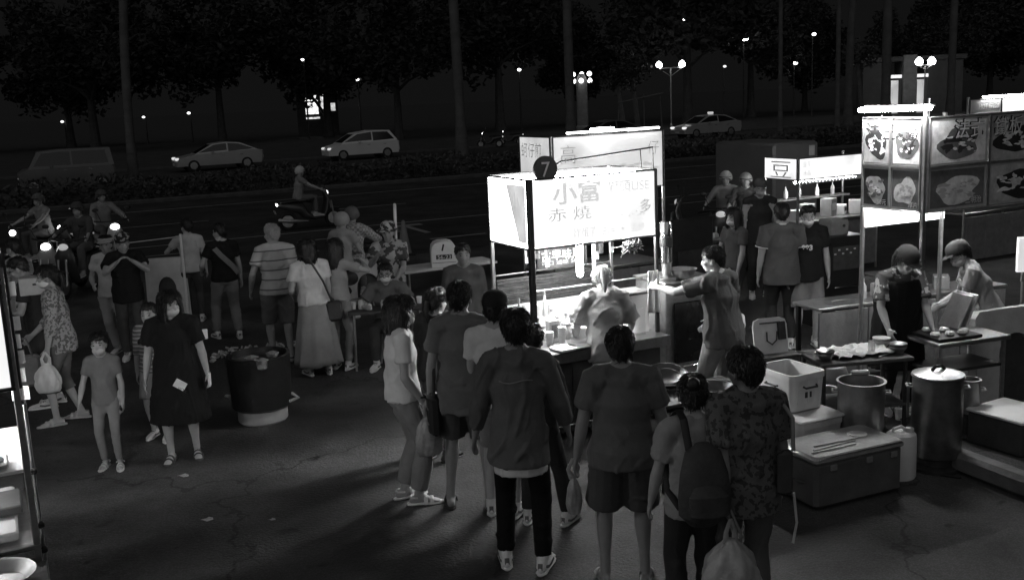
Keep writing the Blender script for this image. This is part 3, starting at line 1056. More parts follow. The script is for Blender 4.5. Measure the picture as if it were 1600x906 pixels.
def car(label, loc, rz, paint, prof, roof, wid, whl, tail=None, lampv=0.0, taxi=False):
    """prof: lower body outline (x along the car, z); roof: cabin outline; nose at -x"""
    t = thing("parked_car", label, "car", loc, rz, "cars on the far road")
    mb = MB()
    n = len(prof)
    for s_ in (1,):
        ys = (-wid / 2, -wid / 2 + .10, wid / 2 - .10, wid / 2)
        sc_ = (.965, 1, 1, .965)
        rings = []
        for y, k in zip(ys, sc_):
            rings += [(p[0] * k, y, .62 + (p[1] - .62) * (k if p[1] > .3 else 1)) for p in prof]
        fs = [tuple(range(n - 1, -1, -1)), tuple(3 * n + i for i in range(n))]
        for r_ in range(3):
            for i in range(n):
                j = (i + 1) % n
                fs.append((r_ * n + i, r_ * n + j, (r_ + 1) * n + j, (r_ + 1) * n + i))
        mb.add(rings, fs)
    mb.build("body", paint, t, ang=28)
    # cabin: bottom outline wider than the roof outline
    m = len(roof)
    cb = MB()
    inset = .16
    zb = min(p[1] for p in roof)
    zt = max(p[1] for p in roof)
    P = []
    for s_ in (-1, 1):
        for p in roof:
            q = (p[1] - zb) / (zt - zb)
            P.append((p[0], s_ * (wid / 2 - .06 - inset * q), p[1]))
    fs = [tuple(range(m)), tuple(2 * m - 1 - i for i in range(m))]
    for i in range(m):
        j = (i + 1) % m
        fs.append((i, m + i, m + j, j))
    cb.add(P, fs)
    cb.build("cabin", paint, t, ang=28)
    cx = sum(p[0] for p in roof) / m
    cz = (zb + zt) / 2 + .02
    for s_ in (-1, 1):                                          # side windows, one sheet each side of the middle pillar
        for half in (0, 1):
            P = []
            xs = [cx + (p[0] - cx) * .86 for p in roof]
            xm = cx + .05
            W = [(cx + (p[0] - cx) * .87, cz + (p[1] - cz) * .74) for p in roof]
            W = [(min(p[0], xm - .04), p[1]) if half == 0 else (max(p[0], xm + .04), p[1]) for p in W]
            g = MB()
            V = []
            for (x_, z_) in W:
                q = (z_ - zb) / (zt - zb)
                V.append((x_, s_ * (wid / 2 - .06 - inset * q + .006), z_))
            g.add(V, [tuple(range(m)) if s_ < 0 else tuple(range(m - 1, -1, -1))])
            g.build("side_window", GLASS, t, smooth=False)
    # windscreen and rear window on the slopes
    for (i, j, nm) in ((0, 1, "windscreen"), (m - 2, m - 1, "rear_window")):
        a, b_ = Vector((roof[i][0], 0, roof[i][1])), Vector((roof[j][0], 0, roof[j][1]))
        dx = b_ - a
        nn = Vector((-dx.z, 0, dx.x)).normalized()
        if nn.x * (a.x - cx) < 0:
            nn = -nn
        V = []
        for (q, w_) in ((.1, 1), (.9, 1)):
            p = a + dx * q + nn * .006
            hh = wid / 2 - .06 - inset * ((p.z - zb) / (zt - zb)) - .09
            V.append((p.x, -hh, p.z))
            V.append((p.x, hh, p.z))
        MB().add(V, [(0, 1, 3, 2)]).build(nm, GLASS, t, smooth=False)
    for x in whl:
        for s_ in (-1, 1):
            y = s_ * (wid / 2 - .10)
            MB().tube([(x, y - s_ * .14, .33), (x, y + s_ * .005, .33)], .37, 20, side=(1, 0, 0)).build("wheel_arch", BLACK, t)
            wh = MB().tube([(x, y - s_ * .10, .315), (x, y + s_ * .09, .315), (x, y + s_ * .105, .315)], [.31, .315, .28], 22, side=(1, 0, 0)).build("wheel", RUBBER, t)
            rm = MB().tube([(x, y + s_ * .10, .315), (x, y + s_ * .112, .315)], [.19, .18], 18, side=(1, 0, 0))
            for k in range(5):
                a = k * 1.257
                rm.box((x + .1 * math.cos(a), y + s_ * .113, .315 + .1 * math.sin(a)), (.2, .012, .035), rot=Matrix.Rotation(-a, 3, 'Y'))
            rm.build("rim", ALU, wh)
    x0 = min(p[0] for p in prof)
    x1 = max(p[0] for p in prof)
    for s_ in (-1, 1):
        MB().box((x0 + .12, s_ * (wid / 2 - .22), .68), (.22, .34, .13), ch=.04).build("headlight", glow("headlight_%g" % lampv, lampv) if lampv else CHROME, t)
        MB().box((x1 - .07, s_ * (wid / 2 - .16), .82), (.12, .20, .26), ch=.03).build("tail_light", mat("tail_lens", .25, .2), t)
        MB().box((cx - .75, s_ * (wid / 2 + .06), zb + .07), (.12, .16, .11), ch=.03).build("mirror", paint, t)
        for xx in (cx - .2, cx + .75):
            MB().box((xx, s_ * (wid / 2 + .005), zb - .10), (.17, .02, .03), ch=.006).build("door_handle", CHROME, t)
    MB().box((x0 + .02, 0, .40), (.05, .42, .12), ch=.01).build("number_plate", DULLW, t)
    if taxi:
        MB().box((cx, 0, zt + .09), (.22, .42, .14), ch=.03).build("roof_lamp", glow("taxi_lamp", .5), t)
    return t


PAINTW = mat("white_car_paint", .62, .3, 0, .05, 1, spec=.6)
PAINTG = mat("silver_car_paint", .38, .3, .3, .06, 1, spec=.6)
PAINTD = mat("dark_car_paint", .10, .3, 0, .06, 1, spec=.6)
P_SEDAN = [(-2.25, .3), (-2.28, .55), (-2.1, .74), (-1.2, .90), (1.9, 1.0), (2.22, .95), (2.28, .6), (2.2, .3)]
R_SEDAN = [(-1.3, .88), (-.35, 1.38), (.35, 1.45), (1.1, 1.38), (2.0, .98)]
P_MINI = [(-2.1, .3), (-2.12, .6), (-1.9, .80), (-1.25, .95), (1.85, 1.02), (2.05, .95), (2.1, .5), (2.02, .3)]
R_MINI = [(-1.4, .93), (-.5, 1.48), (.5, 1.60), (1.55, 1.57), (1.98, 1.0)]
P_VAN = [(-1.9, .3), (-1.92, .85), (-1.7, 1.0), (-1.4, 1.05), (1.75, 1.05), (1.88, 1.0), (1.9, .5), (1.86, .3)]
R_VAN = [(-1.5, 1.03), (-1.1, 1.72), (-.3, 1.78), (1.75, 1.76), (1.86, 1.03)]
car("pale sedan with a long sloping roof parked left of the white minivan", (-15.354, 55.049, 0), ROAD, PAINTG, P_SEDAN, R_SEDAN, 1.72, (-1.38, 1.36), lampv=.7)
bpy.data.objects["parked_car"]['label'] = "pale sedan with a long sloping roof, between the van and the minivan"
car("white minivan with upright tail on the far road", (-8.318, 59.377, 0), ROAD, PAINTW, P_MINI, R_MINI, 1.72, (-1.3, 1.3), lampv=.6)
car("boxy grey van with large square windows, dimmest of the far vehicles", (-18.740, 44.001, 0), ROAD, PAINTD, P_VAN, R_VAN, 1.70, (-1.35, 1.3), lampv=.5)
car("car whose curved roof shows just above the back stall sign", (6.258, 64.823, 0), ROAD, PAINTD, P_SEDAN, R_SEDAN, 1.72, (-1.38, 1.36))
car("taxi with a roof lamp and lit headlight beyond the hedge", (13.176, 67.859, 0), ROAD, PAINTG, P_SEDAN, R_SEDAN, 1.75, (-1.38, 1.36), lampv=1.0, taxi=True)


# ------------------------------------------------------------------ scooters
def scooter(label, loc, heading, paint, lit=6.0, tail=0.25, box=False, group="scooters on the road and at its edge", cat="scooter"):
    """heading 0 faces +y; built facing +y"""
    t = thing("motor_scooter", label, cat, loc, heading, group)
    for y, nm in ((.62, "front_wheel"), (-.60, "rear_wheel")):
        P = [(0, y + .20 * math.cos(a), .245 + .20 * math.sin(a)) for a in [k * 6.2832 / 20 for k in range(20)]]
        wh = MB().tube(P, .048, 8, side=(1, 0, 0), closed=True).build(nm, RUBBER, t)
        MB().tube([(-.03, y, .245), (.03, y, .245)], .155, 16, side=(0, 1, 0)).build("rim", ALU, wh)
    mb = MB()
    mb.tube([(0, -.86, .66), (0, -.6, .62), (0, -.25, .56), (0, -.12, .38), (0, .1, .28), (0, .3, .29), (0, .40, .45), (0, .47, .75), (0, .42, .93)],
            [(.05, .05), (.13, .10), (.15, .15), (.16, .12), (.16, .05), (.17, .05), (.19, .055), (.18, .06), (.10, .06)], 14, side=(1, 0, 0), cap='round')
    mb.tube([(0, .78, .48), (0, .66, .50), (0, .50, .46)], [(.05, .02), (.075, .03), (.06, .02)], 10, side=(1, 0, 0), cap='round')
    mb.build("body", paint, t)
    MB().tube([(0, -.72, .73), (0, -.4, .755), (0, -.1, .74), (0, .02, .70)], [(.10, .035), (.14, .045), (.13, .045), (.07, .03)], 12, side=(1, 0, 0), cap='round').build("seat", BLACK, t)
    mb = MB()
    mb.tube([(0, .43, .88), (0, .40, 1.0)], .03, 8)
    mb.tube([(-.34, .28, 1.03), (-.2, .36, 1.01), (0, .40, 1.0), (.2, .36, 1.01), (.34, .28, 1.03)], .018, 8)
    mb.build("handlebar", BLACK, t)
    for s_ in (-1, 1):
        mr = MB()
        mr.tube([(s_ * .22, .35, 1.02), (s_ * .30, .38, 1.22)], .007, 6)
        mr.ball((s_ * .32, .38, 1.26), (.065, .015, .04), 10, 6)
        mr.build("mirror", BLACK, t)
    MB().ball((0, .47, .90), (.09, .05, .065), 14, 8).build("headlight", glow("scooter_headlight_%g" % lit, lit), t)
    MB().ball((0, -.86, .68), (.07, .03, .04), 10, 6).build("tail_light", glow("scooter_tail_%g" % tail, tail), t)
    MB().box((0, -.92, .50), (.16, .01, .09), rot=Euler((.35, 0, 0))).build("number_plate", DULLW, t)
    mb = MB()
    mb.tube([(-.07, .56, .70), (-.07, .62, .25)], .022, 8)
    mb.tube([(.07, .56, .70), (.07, .62, .25)], .022, 8)
    mb.build("fork", ALU, t)
    mb = MB()
    mb.tube([(.12, -.1, .22), (.14, -.5, .25), (.15, -.85, .30)], [.025, .05, .045], 10, cap='round')
    mb.build("exhaust", ALU, t)
    if box:
        b = MB().box((0, -.80, .98), (.42, .42, .40), ch=.03).build("delivery_box", mat("grey_delivery_box", .13, .6, 0, .2, 5), t)
        MB().box((0, -.80, 1.19), (.44, .44, .03), ch=.01).build("box_lid", DARK, b)
    return t


SP_W = mat("pale_scooter_paint", .35, .3, 0, .1, 3, spec=.6)
SP_D = mat("dark_scooter_paint", .04, .3, 0, .1, 3, spec=.6)

# ------------------------------------------------------------------ things of the park behind
LAMPW = glow("park_lamp_globe", 22.0)


def twin_lamp(label, loc, h, arm, r_, rz=0.0):
    t = thing("street_lamp", label, "street lamp", loc, rz, "lamps in the park")
    MB().tube([(0, 0, 0), (0, 0, .3), (0, 0, .35), (0, 0, h)], [.14, .13, .07, .055], 12).build("pole", ALU, t)
    mb = MB()
    mb.tube([(-arm, 0, h), (arm, 0, h)], .04, 8)
    for s_ in (-1, 1):
        mb.tube([(0, 0, h - .7 * arm), (s_ * arm, 0, h - .02)], .03, 8)
    mb.build("bracket", ALU, t)
    for s_ in (-1, 1):
        mb = MB()
        mb.lathe((s_ * arm, 0, h), [(r_ * .4, .04), (r_ * .8, .1), (r_, .3 * r_ + .2), (r_ * .95, r_ * 1.2), (r_ * .5, r_ * 1.9), (r_ * .1, r_ * 2.1)], 14)
        mb.build("lantern", LAMPW, t)
    return t


def lamp(label, loc, h, r_, s=9.0):
    t = thing("street_lamp", label, "street lamp", loc, 0, "lamps in the park")
    MB().tube([(0, 0, 0), (0, 0, h)], [.09, .05], 10).build("pole", POST, t)
    MB().tube([(0, 0, h), (0, -.5, h + .12)], .03, 8).build("arm", POST, t)
    MB().ball((0, -.5, h + .02), (r_, r_, r_ * .7), 12, 8).build("globe", glow("lamp_globe_%g" % s, s), t)
    return t


twin_lamp("twin lantern lamp post standing above the back stall sign", (13.818, 86.000, 0), 4.9, .95, .27)
twin_lamp("brightest twin globe lamp beside the gatehouse doors", (37.232, 92.000, 0), 4.3, .55, .34)
for lab, (x, y), h, r_, s in (
        ("single very bright star-like park lamp", (23.059, 100.000), 7.6, .34, 14),
        ("tall slim lamp post with a small dim head behind the twin lantern", (16.676, 96.000), 9.3, .16, 4),
        ("small bright lamp low behind the slimmest palm trunk", (29.280, 105.000), 5.2, .22, 9),
        ("small lamp high beside the boxed palm trunk", (29.620, 100.000), 7.7, .2, 5),
        ("short lamp with an upright glowing tube head beyond the taxi", (20.295, 96.000), 5.0, .16, 1.2),
        ("small lamp above the lit kiosk", (-18.884, 100.000), 7.4, .16, 5),
        ("small lamp shining through leaves right of the kiosk", (-14.112, 102.000), 5.4, .2, 3),
        ("lone bright point lamp past the bare palm trunk", (1.594, 100.000), 5.6, .18, 6),
        ("faint lamp between van and kiosk", (-31.330, 104.000), 2.9, .17, 3),
        ("low lamp near the first palm trunk", (-35.846, 104.000), 2.7, .15, 2.5),
        ("low park lamp above the grey van", (-41.109, 104.000), 2.9, .15, 3),
        ("dim low lamp at the dark end of the park", (-43.948, 104.000), 2.6, .17, 1.5)):
    lamp(lab, (x, y, 0), h, r_, s)
# stone pillar with a ring of lamps
t = thing("lamp_pillar", "dim stone pillar with bright little lamps around its top", "pillar", (6.622, 88.000, 0), 0)
MB().lathe((0, 0, 0), [(.62, 0), (.62, .4), (.48, .5), (.45, 4.0), (.38, 4.5), (.2, 4.8)], 16).build("shaft", mat("grey_stone", .2, .8, 0, .25, 2, .3), t)
for k in range(6):
    a = k * 1.05 + .4
    MB().ball((.78 * math.cos(a), .78 * math.sin(a), 4.2 + .55 * (k % 2)), .2, 10, 8).build("lamp", glow("pillar_lamp", 5), t)
    MB().tube([(.4 * math.cos(a), .4 * math.sin(a), 4.0), (.78 * math.cos(a), .78 * math.sin(a), 4.0 + .45 * (k % 2))], .03, 6).build("lamp_bracket", POST, t)
# gatehouse with two lit doors
t = thing("gatehouse", "dark gatehouse with two tall lit doorways and a pillar between", "building", (38.509, 98.000, 0), R(-8))
WALLM = mat("dark_rendered_wall", .07, .9, 0, .2, 1.5, .2)
for x0, x1 in ((-4.5, -2.02), (-1.0, .38), (1.38, 4.5)):
    MB().box(((x0 + x1) / 2, 1.5, 2.4), (x1 - x0, 3, 4.8)).build("wall", WALLM, t)
MB().box((-.3, -.15, 2.7), (1.25, .35, 5.4), ch=.05).build("pillar", mat("grey_stone", .2, .8, 0, .25, 2, .3), t)
MB().box((0, 1.5, 5.05), (9.6, 3.4, .45), ch=.05).build("roof", WALLM, t)
for xc in (-1.51, .88):
    w_ = MB().box((xc, 1.2, 1.55), (.98, .1, 3.1)).build("doorway", glow("lit_doorway", .42, .35, 1), t)
    MB().box((xc - .22, 1.1, 1.5), (.03, .08, 3.0)).build("door_bar", POST, w_)
    MB().box((xc, .0, 3.45), (.98, .3, .30)).build("lintel_lamp", glow("lit_lintel", .9), t)
# kiosk on the far left
t = thing("kiosk", "small dark kiosk with a brightly lit front seen between tree trunks", "building", (-19.355, 108.000, 0), R(10))
MB().box((0, 1.2, 3.0), (4.2, 2.0, 6.0)).build("wall", WALLM, t)
MB().box((0, 1.2, 6.1), (4.8, 2.6, .25)).build("roof", WALLM, t)
for k, (x, z, wx, wz, s) in enumerate(((-.55, 3.2, 1.3, 1.9, 1.2), (.75, 3.5, .75, 1.5, .8), (-.5, 1.85, 1.4, .18, .8), (1.6, 2.9, .5, .8, .5))):
    MB().box((x, .18, z), (wx, .05, wz)).build("window", glow("kiosk_light_%g" % s, s, .6, 4), t)
MB().tube([(-1.5, -.4, 5.2), (0, -.3, 3.4), (1.1, -.2, 1.4)], .16, 8).build("leaning_trunk", BARKD, t)  # dark diagonal palm trunk, silhouetted before the lit windows
# newly planted tree held by a stake frame
for lab, (x, y), hh in (("young staked tree trunk in a timber support frame", (10.797, 84.000), 4.4), ("thin sapling at the edge of the support frame", (9.655, 84.000), 3.6), ("small tree with bright lit leaves beside the leaning palm", (28.991, 84.000), 4.6)):
    t = thing("young_tree", lab, "tree", (x, y, 0), 0)
    MB().tube([(0, 0, 0), (-.2, 0, hh * .5), (-.45, 0, hh)], [.22, .2, .14], 10).build("trunk", BARK, t)
    r_ = random.Random(int(x * 10))
    P = [(-.3 + r_.gauss(0, .8), r_.gauss(0, .8), hh + .6 + r_.gauss(0, .5)) for _ in range(420)]
    leaves(P, .34, r_).build("crown", HLEAF if "bright" in lab else LEAF, t, smooth=False)  # paler leaf colour paints in the light on the bright crown
t = thing("tree_stake_frame", "timber frame of stakes and one crossbar round the young tree", "frame", (10.842, 82.000, 0), 0)
for x in (-1.9, .2, 1.6):
    MB().tube([(x, 0, 0), (x * .92, 0, 2.9)], .06, 8).build("stake", BARK, t)
MB().tube([(-1.9, -.1, 2.3), (1.7, -.1, 2.9)], .06, 8).build("crossbar", BARK, t)
for lab, px in (("far motorbike with lamp on, nearest to the bare palm", (-0.984, 66.000)), ("far motorbike with lamp on beside the back stall sign", (0.340, 68.000)), ("far motorbike with lamps beyond the hedge, right of the taxi", (24.553, 66.000))):
    scooter(lab, (px[0], px[1], 0), R(75), SP_D, 5.0, 1.0, group="motorbikes far across the road")

# ------------------------------------------------------------------ road edge furniture
cone = thing("traffic_cone", "tall dark traffic cone at the road edge behind the table", "traffic cone", (-2.190, 21.091, 0), .2)
MB().box((0, 0, .02), (.40, .40, .04), ch=.01).build("base", RUBBER, cone)
MB().lathe((0, 0, .04), [(.15, 0), (.14, .02), (.035, .66), (.02, .68)], 20).build("body", mat("faded_cone_plastic", .14, .6, 0, .15, 5), cone)
MB().lathe((0, 0, .04), [(.1155, .17), (.0885, .30), (.085, .31)], 20).build("stripe", mat("dull_cone_band", .28, .5, 0, .15, 5), cone)


def barrier(label, loc, rz, h=1.0, wd=1.25, tilt=0.0):
    """moulded plastic road barrier with an arched recess at its middle"""
    t = thing("plastic_barrier", label, "barrier", loc, rz, "plastic road barriers")
    a, b = wd / 2, .11
    outer = [(-a, 0), (-a + .02, h - .06), (-a + .08, h), (a - .08, h), (a - .02, h - .06), (a, 0)]
    arch = [(a * .42, 0)] + [(a * .42 * math.cos(q), h * .52 + .2 * math.sin(q)) for q in [i * math.pi / 10 for i in range(11)]] + [(-a * .42, 0)]
    mb = MB()
    mb.prism(outer + arch, .10, (0, .05, 0), (1, 0, 0), (0, tilt, 1))
    mb.build("shell", DULLW, t, ang=30)
    mb = MB()
    mb.prism([(p[0] * .99, p[1] * .995) for p in reversed(arch)], .03, (0, .02, 0), (1, 0, 0), (0, tilt, 1))
    mb.build("recess", DARK, t)
    for x in (-a * .7, a * .7):
        MB().box((x, 0, .03), (.22, .42, .06), ch=.02).build("foot", DULLW, t)
    return t


barrier("white plastic barrier with arch, behind the couple with raised hands", (-5.146, 15.109, 0), R(14), 1.0, .62)
barrier("white plastic barrier behind the woman with the raised arm", (-2.151, 15.085, 0), R(18), .85, .80)
barrier("large grey barrier leaning beside the white topped box", (4.842, 9.562, 0), R(20), .92, 1.0, .12)
t = thing("pole_rail", "slim white pole with a rail beside the white barrier", "railing", (-4.859, 15.051, 0), R(14))
MB().tube([(0, 0, 0), (0, 0, 1.35)], .018, 8).build("pole", WHITEP, t)
MB().tube([(-.75, .02, 0), (-.75, .02, 1.27)], .014, 8).build("pole", ALU, t)
MB().tube([(-.75, 0, 1.27), (0, 0, 1.31)], .012, 8).build("rail", ALU, t)
t = thing("folding_table", "long white edged table by the road with the rounded delivery box", "table", (-0.893, 13.694, 0), AX)
MB().box((0, 0, .93), (1.35, .5, .035), ch=.006).build("table_top", DULLW, t)
for x in (-.6, .6):
    for y in (-.2, .2):
        MB().tube([(x, y, 0), (x, y, .91)], .016, 8).build("leg", ALU, t)
t = thing("delivery_box", "white rounded top box lettered in a black strip, on the roadside table", "box", (-0.904, 13.589, .95), R(8))
prof = [(-.165, 0), (-.165, .20), (-.155, .27), (-.12, .315), (-.06, .335), (.06, .335), (.12, .315), (.155, .27), (.165, .20), (.165, 0)]
MB().prism(prof, .30, (0, .13, 0), (1, 0, 0), (0, 0, 1)).build("shell", WHITEP, t, ang=40)
MB().box((0, -.173, .135), (.21, .006, .06), ch=.002).build("name_strip", BLACK, t)
letters("lettering", "56-23", .065, PAPER, t, (-.09, -.178, .112), width=.18)
MB().box((-.01, -.172, .26), (.022, .006, .09), rot=Matrix.Rotation(.25, 3, 'Y')).build("latch", BLACK, t)
MB().box((0, -.172, .06), (.31, .005, .006)).build("seam", DARK, t)

# litter and bin
t = thing("waste_bin", "big dark waste bin on a pale round base in the middle of the lot", "bin", (-2.594, 10.066, 0), .3)
MB().lathe((0, 0, 0), [(.235, 0), (.25, .02), (.25, .17), (.235, .18)], 28).build("base", mat("grey_bin_base", .34, .7, 0, .2, 6), t)
MB().lathe((0, 0, .12), [(.26, .02), (.30, .05), (.305, .2), (.312, .45), (.318, .55), (.32, .57), (.29, .575), (.285, .5)], 36, wob=lambda a, z: .012 * math.sin(9 * a + z * 9) + .01 * math.sin(17 * a)).build("bin_liner", mat("black_bin_bag", .018, .35, 0, .3, 9, .3, 12), t)
for k in (0, 1):
    a = 2.6 if k else -.5
    MB().tube([(.30 * math.cos(a), .30 * math.sin(a), .20), (.40 * math.cos(a), .40 * math.sin(a), .24), (.31 * math.cos(a + .25), .31 * math.sin(a + .25), .26)], .016, 8).build("handle", DULLW, t)
r_ = random.Random(5)
for k, (px) in enumerate([(-2.616, 9.890), (-2.440, 10.043), (-2.485, 9.765)]):
    b = MB()
    b.lathe((0, 0, 0), [(.02, 0), (.05, .02), (.045, .06), (.06, .10), (.02, .12)], 14, wob=lambda a, z: .25 * math.sin(4 * a + z * 60 + k))
    o = b.build("crumpled_bag", BOARD)
    o.location = (px[0], px[1], .60)
    tag(o, ["crumpled pale bag on the near side of the waste bin heap", "white crumpled bag on top of the waste bin heap", "crumpled bag sunk in the middle of the waste bin heap"][k], "rubbish bag", "rubbish in the bin")
pts = []
V = MB()
for k in range(60):
    q = r_.random()
    x0, y0 = (-3.849, 12.766)
    x, y = x0 + q * 1.0, y0 + .5 * q + r_.gauss(0, .12)
    s_ = r_.uniform(.02, .07)
    V.box((x, y, .02 + r_.random() * .05), (s_, s_ * r_.uniform(.5, 1.4), .01 + r_.random() * .04), rot=Euler((r_.gauss(0, .5), r_.gauss(0, .5), r_.random() * 6)))
kind(V.build("litter", DULLW, smooth=False), 'stuff')
for k, (px, s_) in enumerate((((-2.439, 7.514), .07), ((-2.927, 8.503), .07), ((-1.929, 7.459), .035))):
    r_ = random.Random(k + 3)
    pg = [(s_ * r_.uniform(.45, 1.0) * math.cos(a), s_ * r_.uniform(.3, .6) * math.sin(a)) for a in [i * .785 for i in range(8)]]
    mb = MB()
    mb.add([(0, 0, s_ * .22)] + [(p[0], p[1], .004 + s_ * .1 * (i % 3)) for i, p in enumerate(pg)], [(0, 1 + i, 1 + (i + 1) % 8) for i in range(8)])
    o = mb.build("paper_scrap", mat("dirty_paper", .30, .9, 0, .4, 30), smooth=False)
    o.modifiers.new("thick", 'SOLIDIFY').thickness = .002
    o.location = (px[0], px[1], 0)
    tag(o, ["flat pale scrap lying nearest the lower lot middle", "torn scrap in the dress woman's shadow", "tiny scrap on bare asphalt right of the crack", "small scrap beside the sandals of the woman in black", "small scrap just below the bob haired woman's sandal"][k], "litter scrap", "paper scraps on the asphalt")

# seated vendor's table
t = thing("vending_table", "small roadside table crowded with little goods", "table", (-1.510, 12.096, 0), R(10))
MB().box((0, 0, .70), (.95, .5, .03), ch=.006).build("table_top", DARK, t)
for x in (-.42, .42):
    for y in (-.2, .2):
        MB().tube([(x, y, 0), (x * .96, y, .69)], .014, 8).build("leg", ALU, t)
r_ = random.Random(9)
GP = None
nm = [("cup", "small cup"), ("jar", "small jar"), ("packet", "small packet")]
wh_ = ["standing nearest the table's corner", "in the front row", "in the middle of the goods", "at the far edge of the table", "beside the vendor's hand", "at the end near the bob haired woman", "behind the front row", "next to the tallest jar", "pushed to the back", "by the table's pale edge"]
for k in range(10):
    a, b_ = nm[k % 3]
    x, y = -.40 + .088 * k, -.16 + .32 * r_.random()
    if a == "packet":
        o = MB().box((0, 0, .035), (.09, .06, .07), ch=.008).build(a, (PAPER, DULLW)[k % 2])
    elif a == "jar":
        o = MB().lathe((0, 0, 0), [(.03, 0), (.035, .01), (.035, .08), (.028, .095), (.028, .11)], 14).build(a, DULLW)
    else:
        o = MB().lathe((0, 0, 0), [(.025, 0), (.035, .085), (.033, .085), (.024, .008)], 14).build(a, PAPER)
    p = loc2w(t, (x, y, .716))
    o.location = p
    o.rotation_euler.z = k
    tag(o, b_ + " " + wh_[k] + " on the roadside table", a, "goods on the roadside table")

# ------------------------------------------------------------------ goods on the number seven stall
BOT = [WHITEP, PAPER, DULLW]
spots = [(.20, .30, 'bottle'), (.28, .40, 'jar'), (.33, .26, 'box'), (.42, .42, 'box'), (.50, .30, 'jar'), (.57, .42, 'bottle'), (.63, .28, 'tub'), (.70, .44, 'box'), (.74, .30, 'bottle'), (.84, .40, 'jar'), (.92, .30, 'tub'), (.98, .44, 'bottle'), (1.08, .30, 'box'), (1.16, .42, 'jar'), (.14, .48, 'bottle'), (.47, .52, 'bottle'), (.80, .54, 'jar'), (1.05, .54, 'tub')]
pl_ = ["at the post end of the bright counter", "second from the post end of the bright counter", "beside the front post, low and square", "in the back row near the front post", "in front of the slatted curtain", "tall among the boxes", "just right of the front post", "standing in the middle back row", "in the middle of the bright counter", "behind the customer's shoulder", "by the customer's elbow", "at the back near the white towel", "near the white towel end", "last at the towel end", "farthest back beside the rear post", "half hidden behind the boxes", "behind the customer with tied hair", "in the back row beneath the towel"]
for k, (x, y, kd) in enumerate(spots):
    r_ = random.Random(k)
    h = r_.uniform(.13, .24)
    if kd == 'bottle':
        t = MB().lathe((0, 0, 0), [(.032, 0), (.036, .01), (.036, h * .62), (.016, h * .8), (.014, h * .98)], 16).build("bottle", BOT[k % 3])
        c_ = MB().lathe((0, 0, h * .98), [(.017, 0), (.017, .025), (.012, .028)], 12).build("cap", GREY, t)
    elif kd == 'jar':
        t = MB().lathe((0, 0, 0), [(.045, 0), (.05, .01), (.05, h * .7), (.042, h * .8)], 18).build("jar", BOT[(k + 1) % 3])
        c_ = MB().lathe((0, 0, h * .8), [(.048, 0), (.048, .025), (.03, .03)], 16).build("lid", GREY, t)
    elif kd == 'box':
        t = MB().box((0, 0, h * .45), (.11, .08, h * .9), ch=.004).build("carton", BOT[k % 3])
        c_ = MB().box((0, -.0415, h * .45), (.075, .002, h * .55)).build("printed_label", PRINT[1 + k % 2], t)
    else:
        t = MB().lathe((0, 0, 0), [(.06, 0), (.075, .09), (.08, .10), (.076, .10), (.06, .01)], 20).build("tub", BOT[k % 3])
        c_ = MB().ball((0, 0, .085), (.068, .068, .02), 14, 6).build("food", PRINT[2], t)
    t.location = loc2w(s1, (x, y, .848))
    t.rotation_euler.z = AX + r_.gauss(0, .2)
    tag(t, {'bottle': "white bottle ", 'jar': "pale lidded jar ", 'box': "pale carton ", 'tub': "white food tub "}[kd] + pl_[k], {'bottle': "bottle", 'jar': "jar", 'box': "carton", 'tub': "tub"}[kd], "goods on the number seven stall")
for k, (x, y, lab) in enumerate(((.52, -.06, "long shallow food tray on the counter edge"), (.26, -.08, "white chopping board at the front post"))):
    t = MB().box((0, 0, .018), (.42 - .2 * k, .20, .03), ch=.008).build("tray" if k == 0 else "chopping_board", STEEL if k == 0 else WHITEP)
    t.location = loc2w(s1, (x, y, .848))
    t.rotation_euler.z = AX + .1
    tag(t, lab, "tray" if k == 0 else "board")
tw = MB()
V = []
for j in range(9):
    for i in range(7):
        q = j / 8
        V.append(((i / 6 - .5) * (.11 + .03 * q), .015 * math.sin(i * 2.0) * (.4 + q) - .01 * q, -.40 * q))
tw.add(V, [(j * 7 + i, j * 7 + i + 1, (j + 1) * 7 + i + 1, (j + 1) * 7 + i) for j in range(8) for i in range(6)])
o = tw.build("towel", mat("white_towel", .75, .95, 0, .08, 12, .4, 60))
md = o.modifiers.new("thick", 'SOLIDIFY')
md.thickness = .008
o.location = loc2w(s1, (W1 - .08, -.05, 1.46))
o.rotation_euler.z = AX
tag(o, "white towel hanging from the front rail of the number seven stall", "towel")
t = thing("plastic_case", "upright clear plastic case under the white towel", "case", loc2w(s1, (1.14, .14, .848)), AX)
MB().box((0, 0, .20), (.24, .24, .38), ch=.01).build("shell", clear("milky_case", .8, .55, .2), t)
MB().box((0, .0, .40), (.26, .26, .03), ch=.006).build("lid", DARK, t)

# tall cabinet with the steel mixer next to the stall
cb = thing("cabinet_cart", "tall steel cabinet with a dark door at the end of the number seven stall", "cabinet", loc2w(s1, (1.44, .0, 0)), AX - .05)
MB().box((.30, .30, .66), (.58, .56, 1.24), ch=.008).build("body", ALU, cb)
MB().box((.31, .004, .80), (.44, .02, .60), ch=.008).build("door", mat("black_glass_door", .012, .15, 0, .2, 4), cb)
MB().tube([(.10, -.04, .47), (.52, -.04, .47)], .013, 10, cap='round').build("handle", CHROME, cb)
MB().box((.31, .012, .25), (.50, .012, .26), ch=.006).build("lower_panel", BOARD, cb)
MB().box((.30, .30, 1.295), (.62, .62, .025), ch=.006).build("cabinet_top", STEEL, cb)
mx = thing("mixer", "chrome column food mixer with a black band and a steel bowl", "mixer", loc2w(cb, (.10, .14, 1.308)), AX)
MB().lathe((0, 0, 0), [(.10, 0), (.10, .03), (.05, .05)], 20).build("base", STEEL, mx)
MB().lathe((0, .0, .05), [(.048, 0), (.048, .12)], 18).build("neck", ALU, mx)
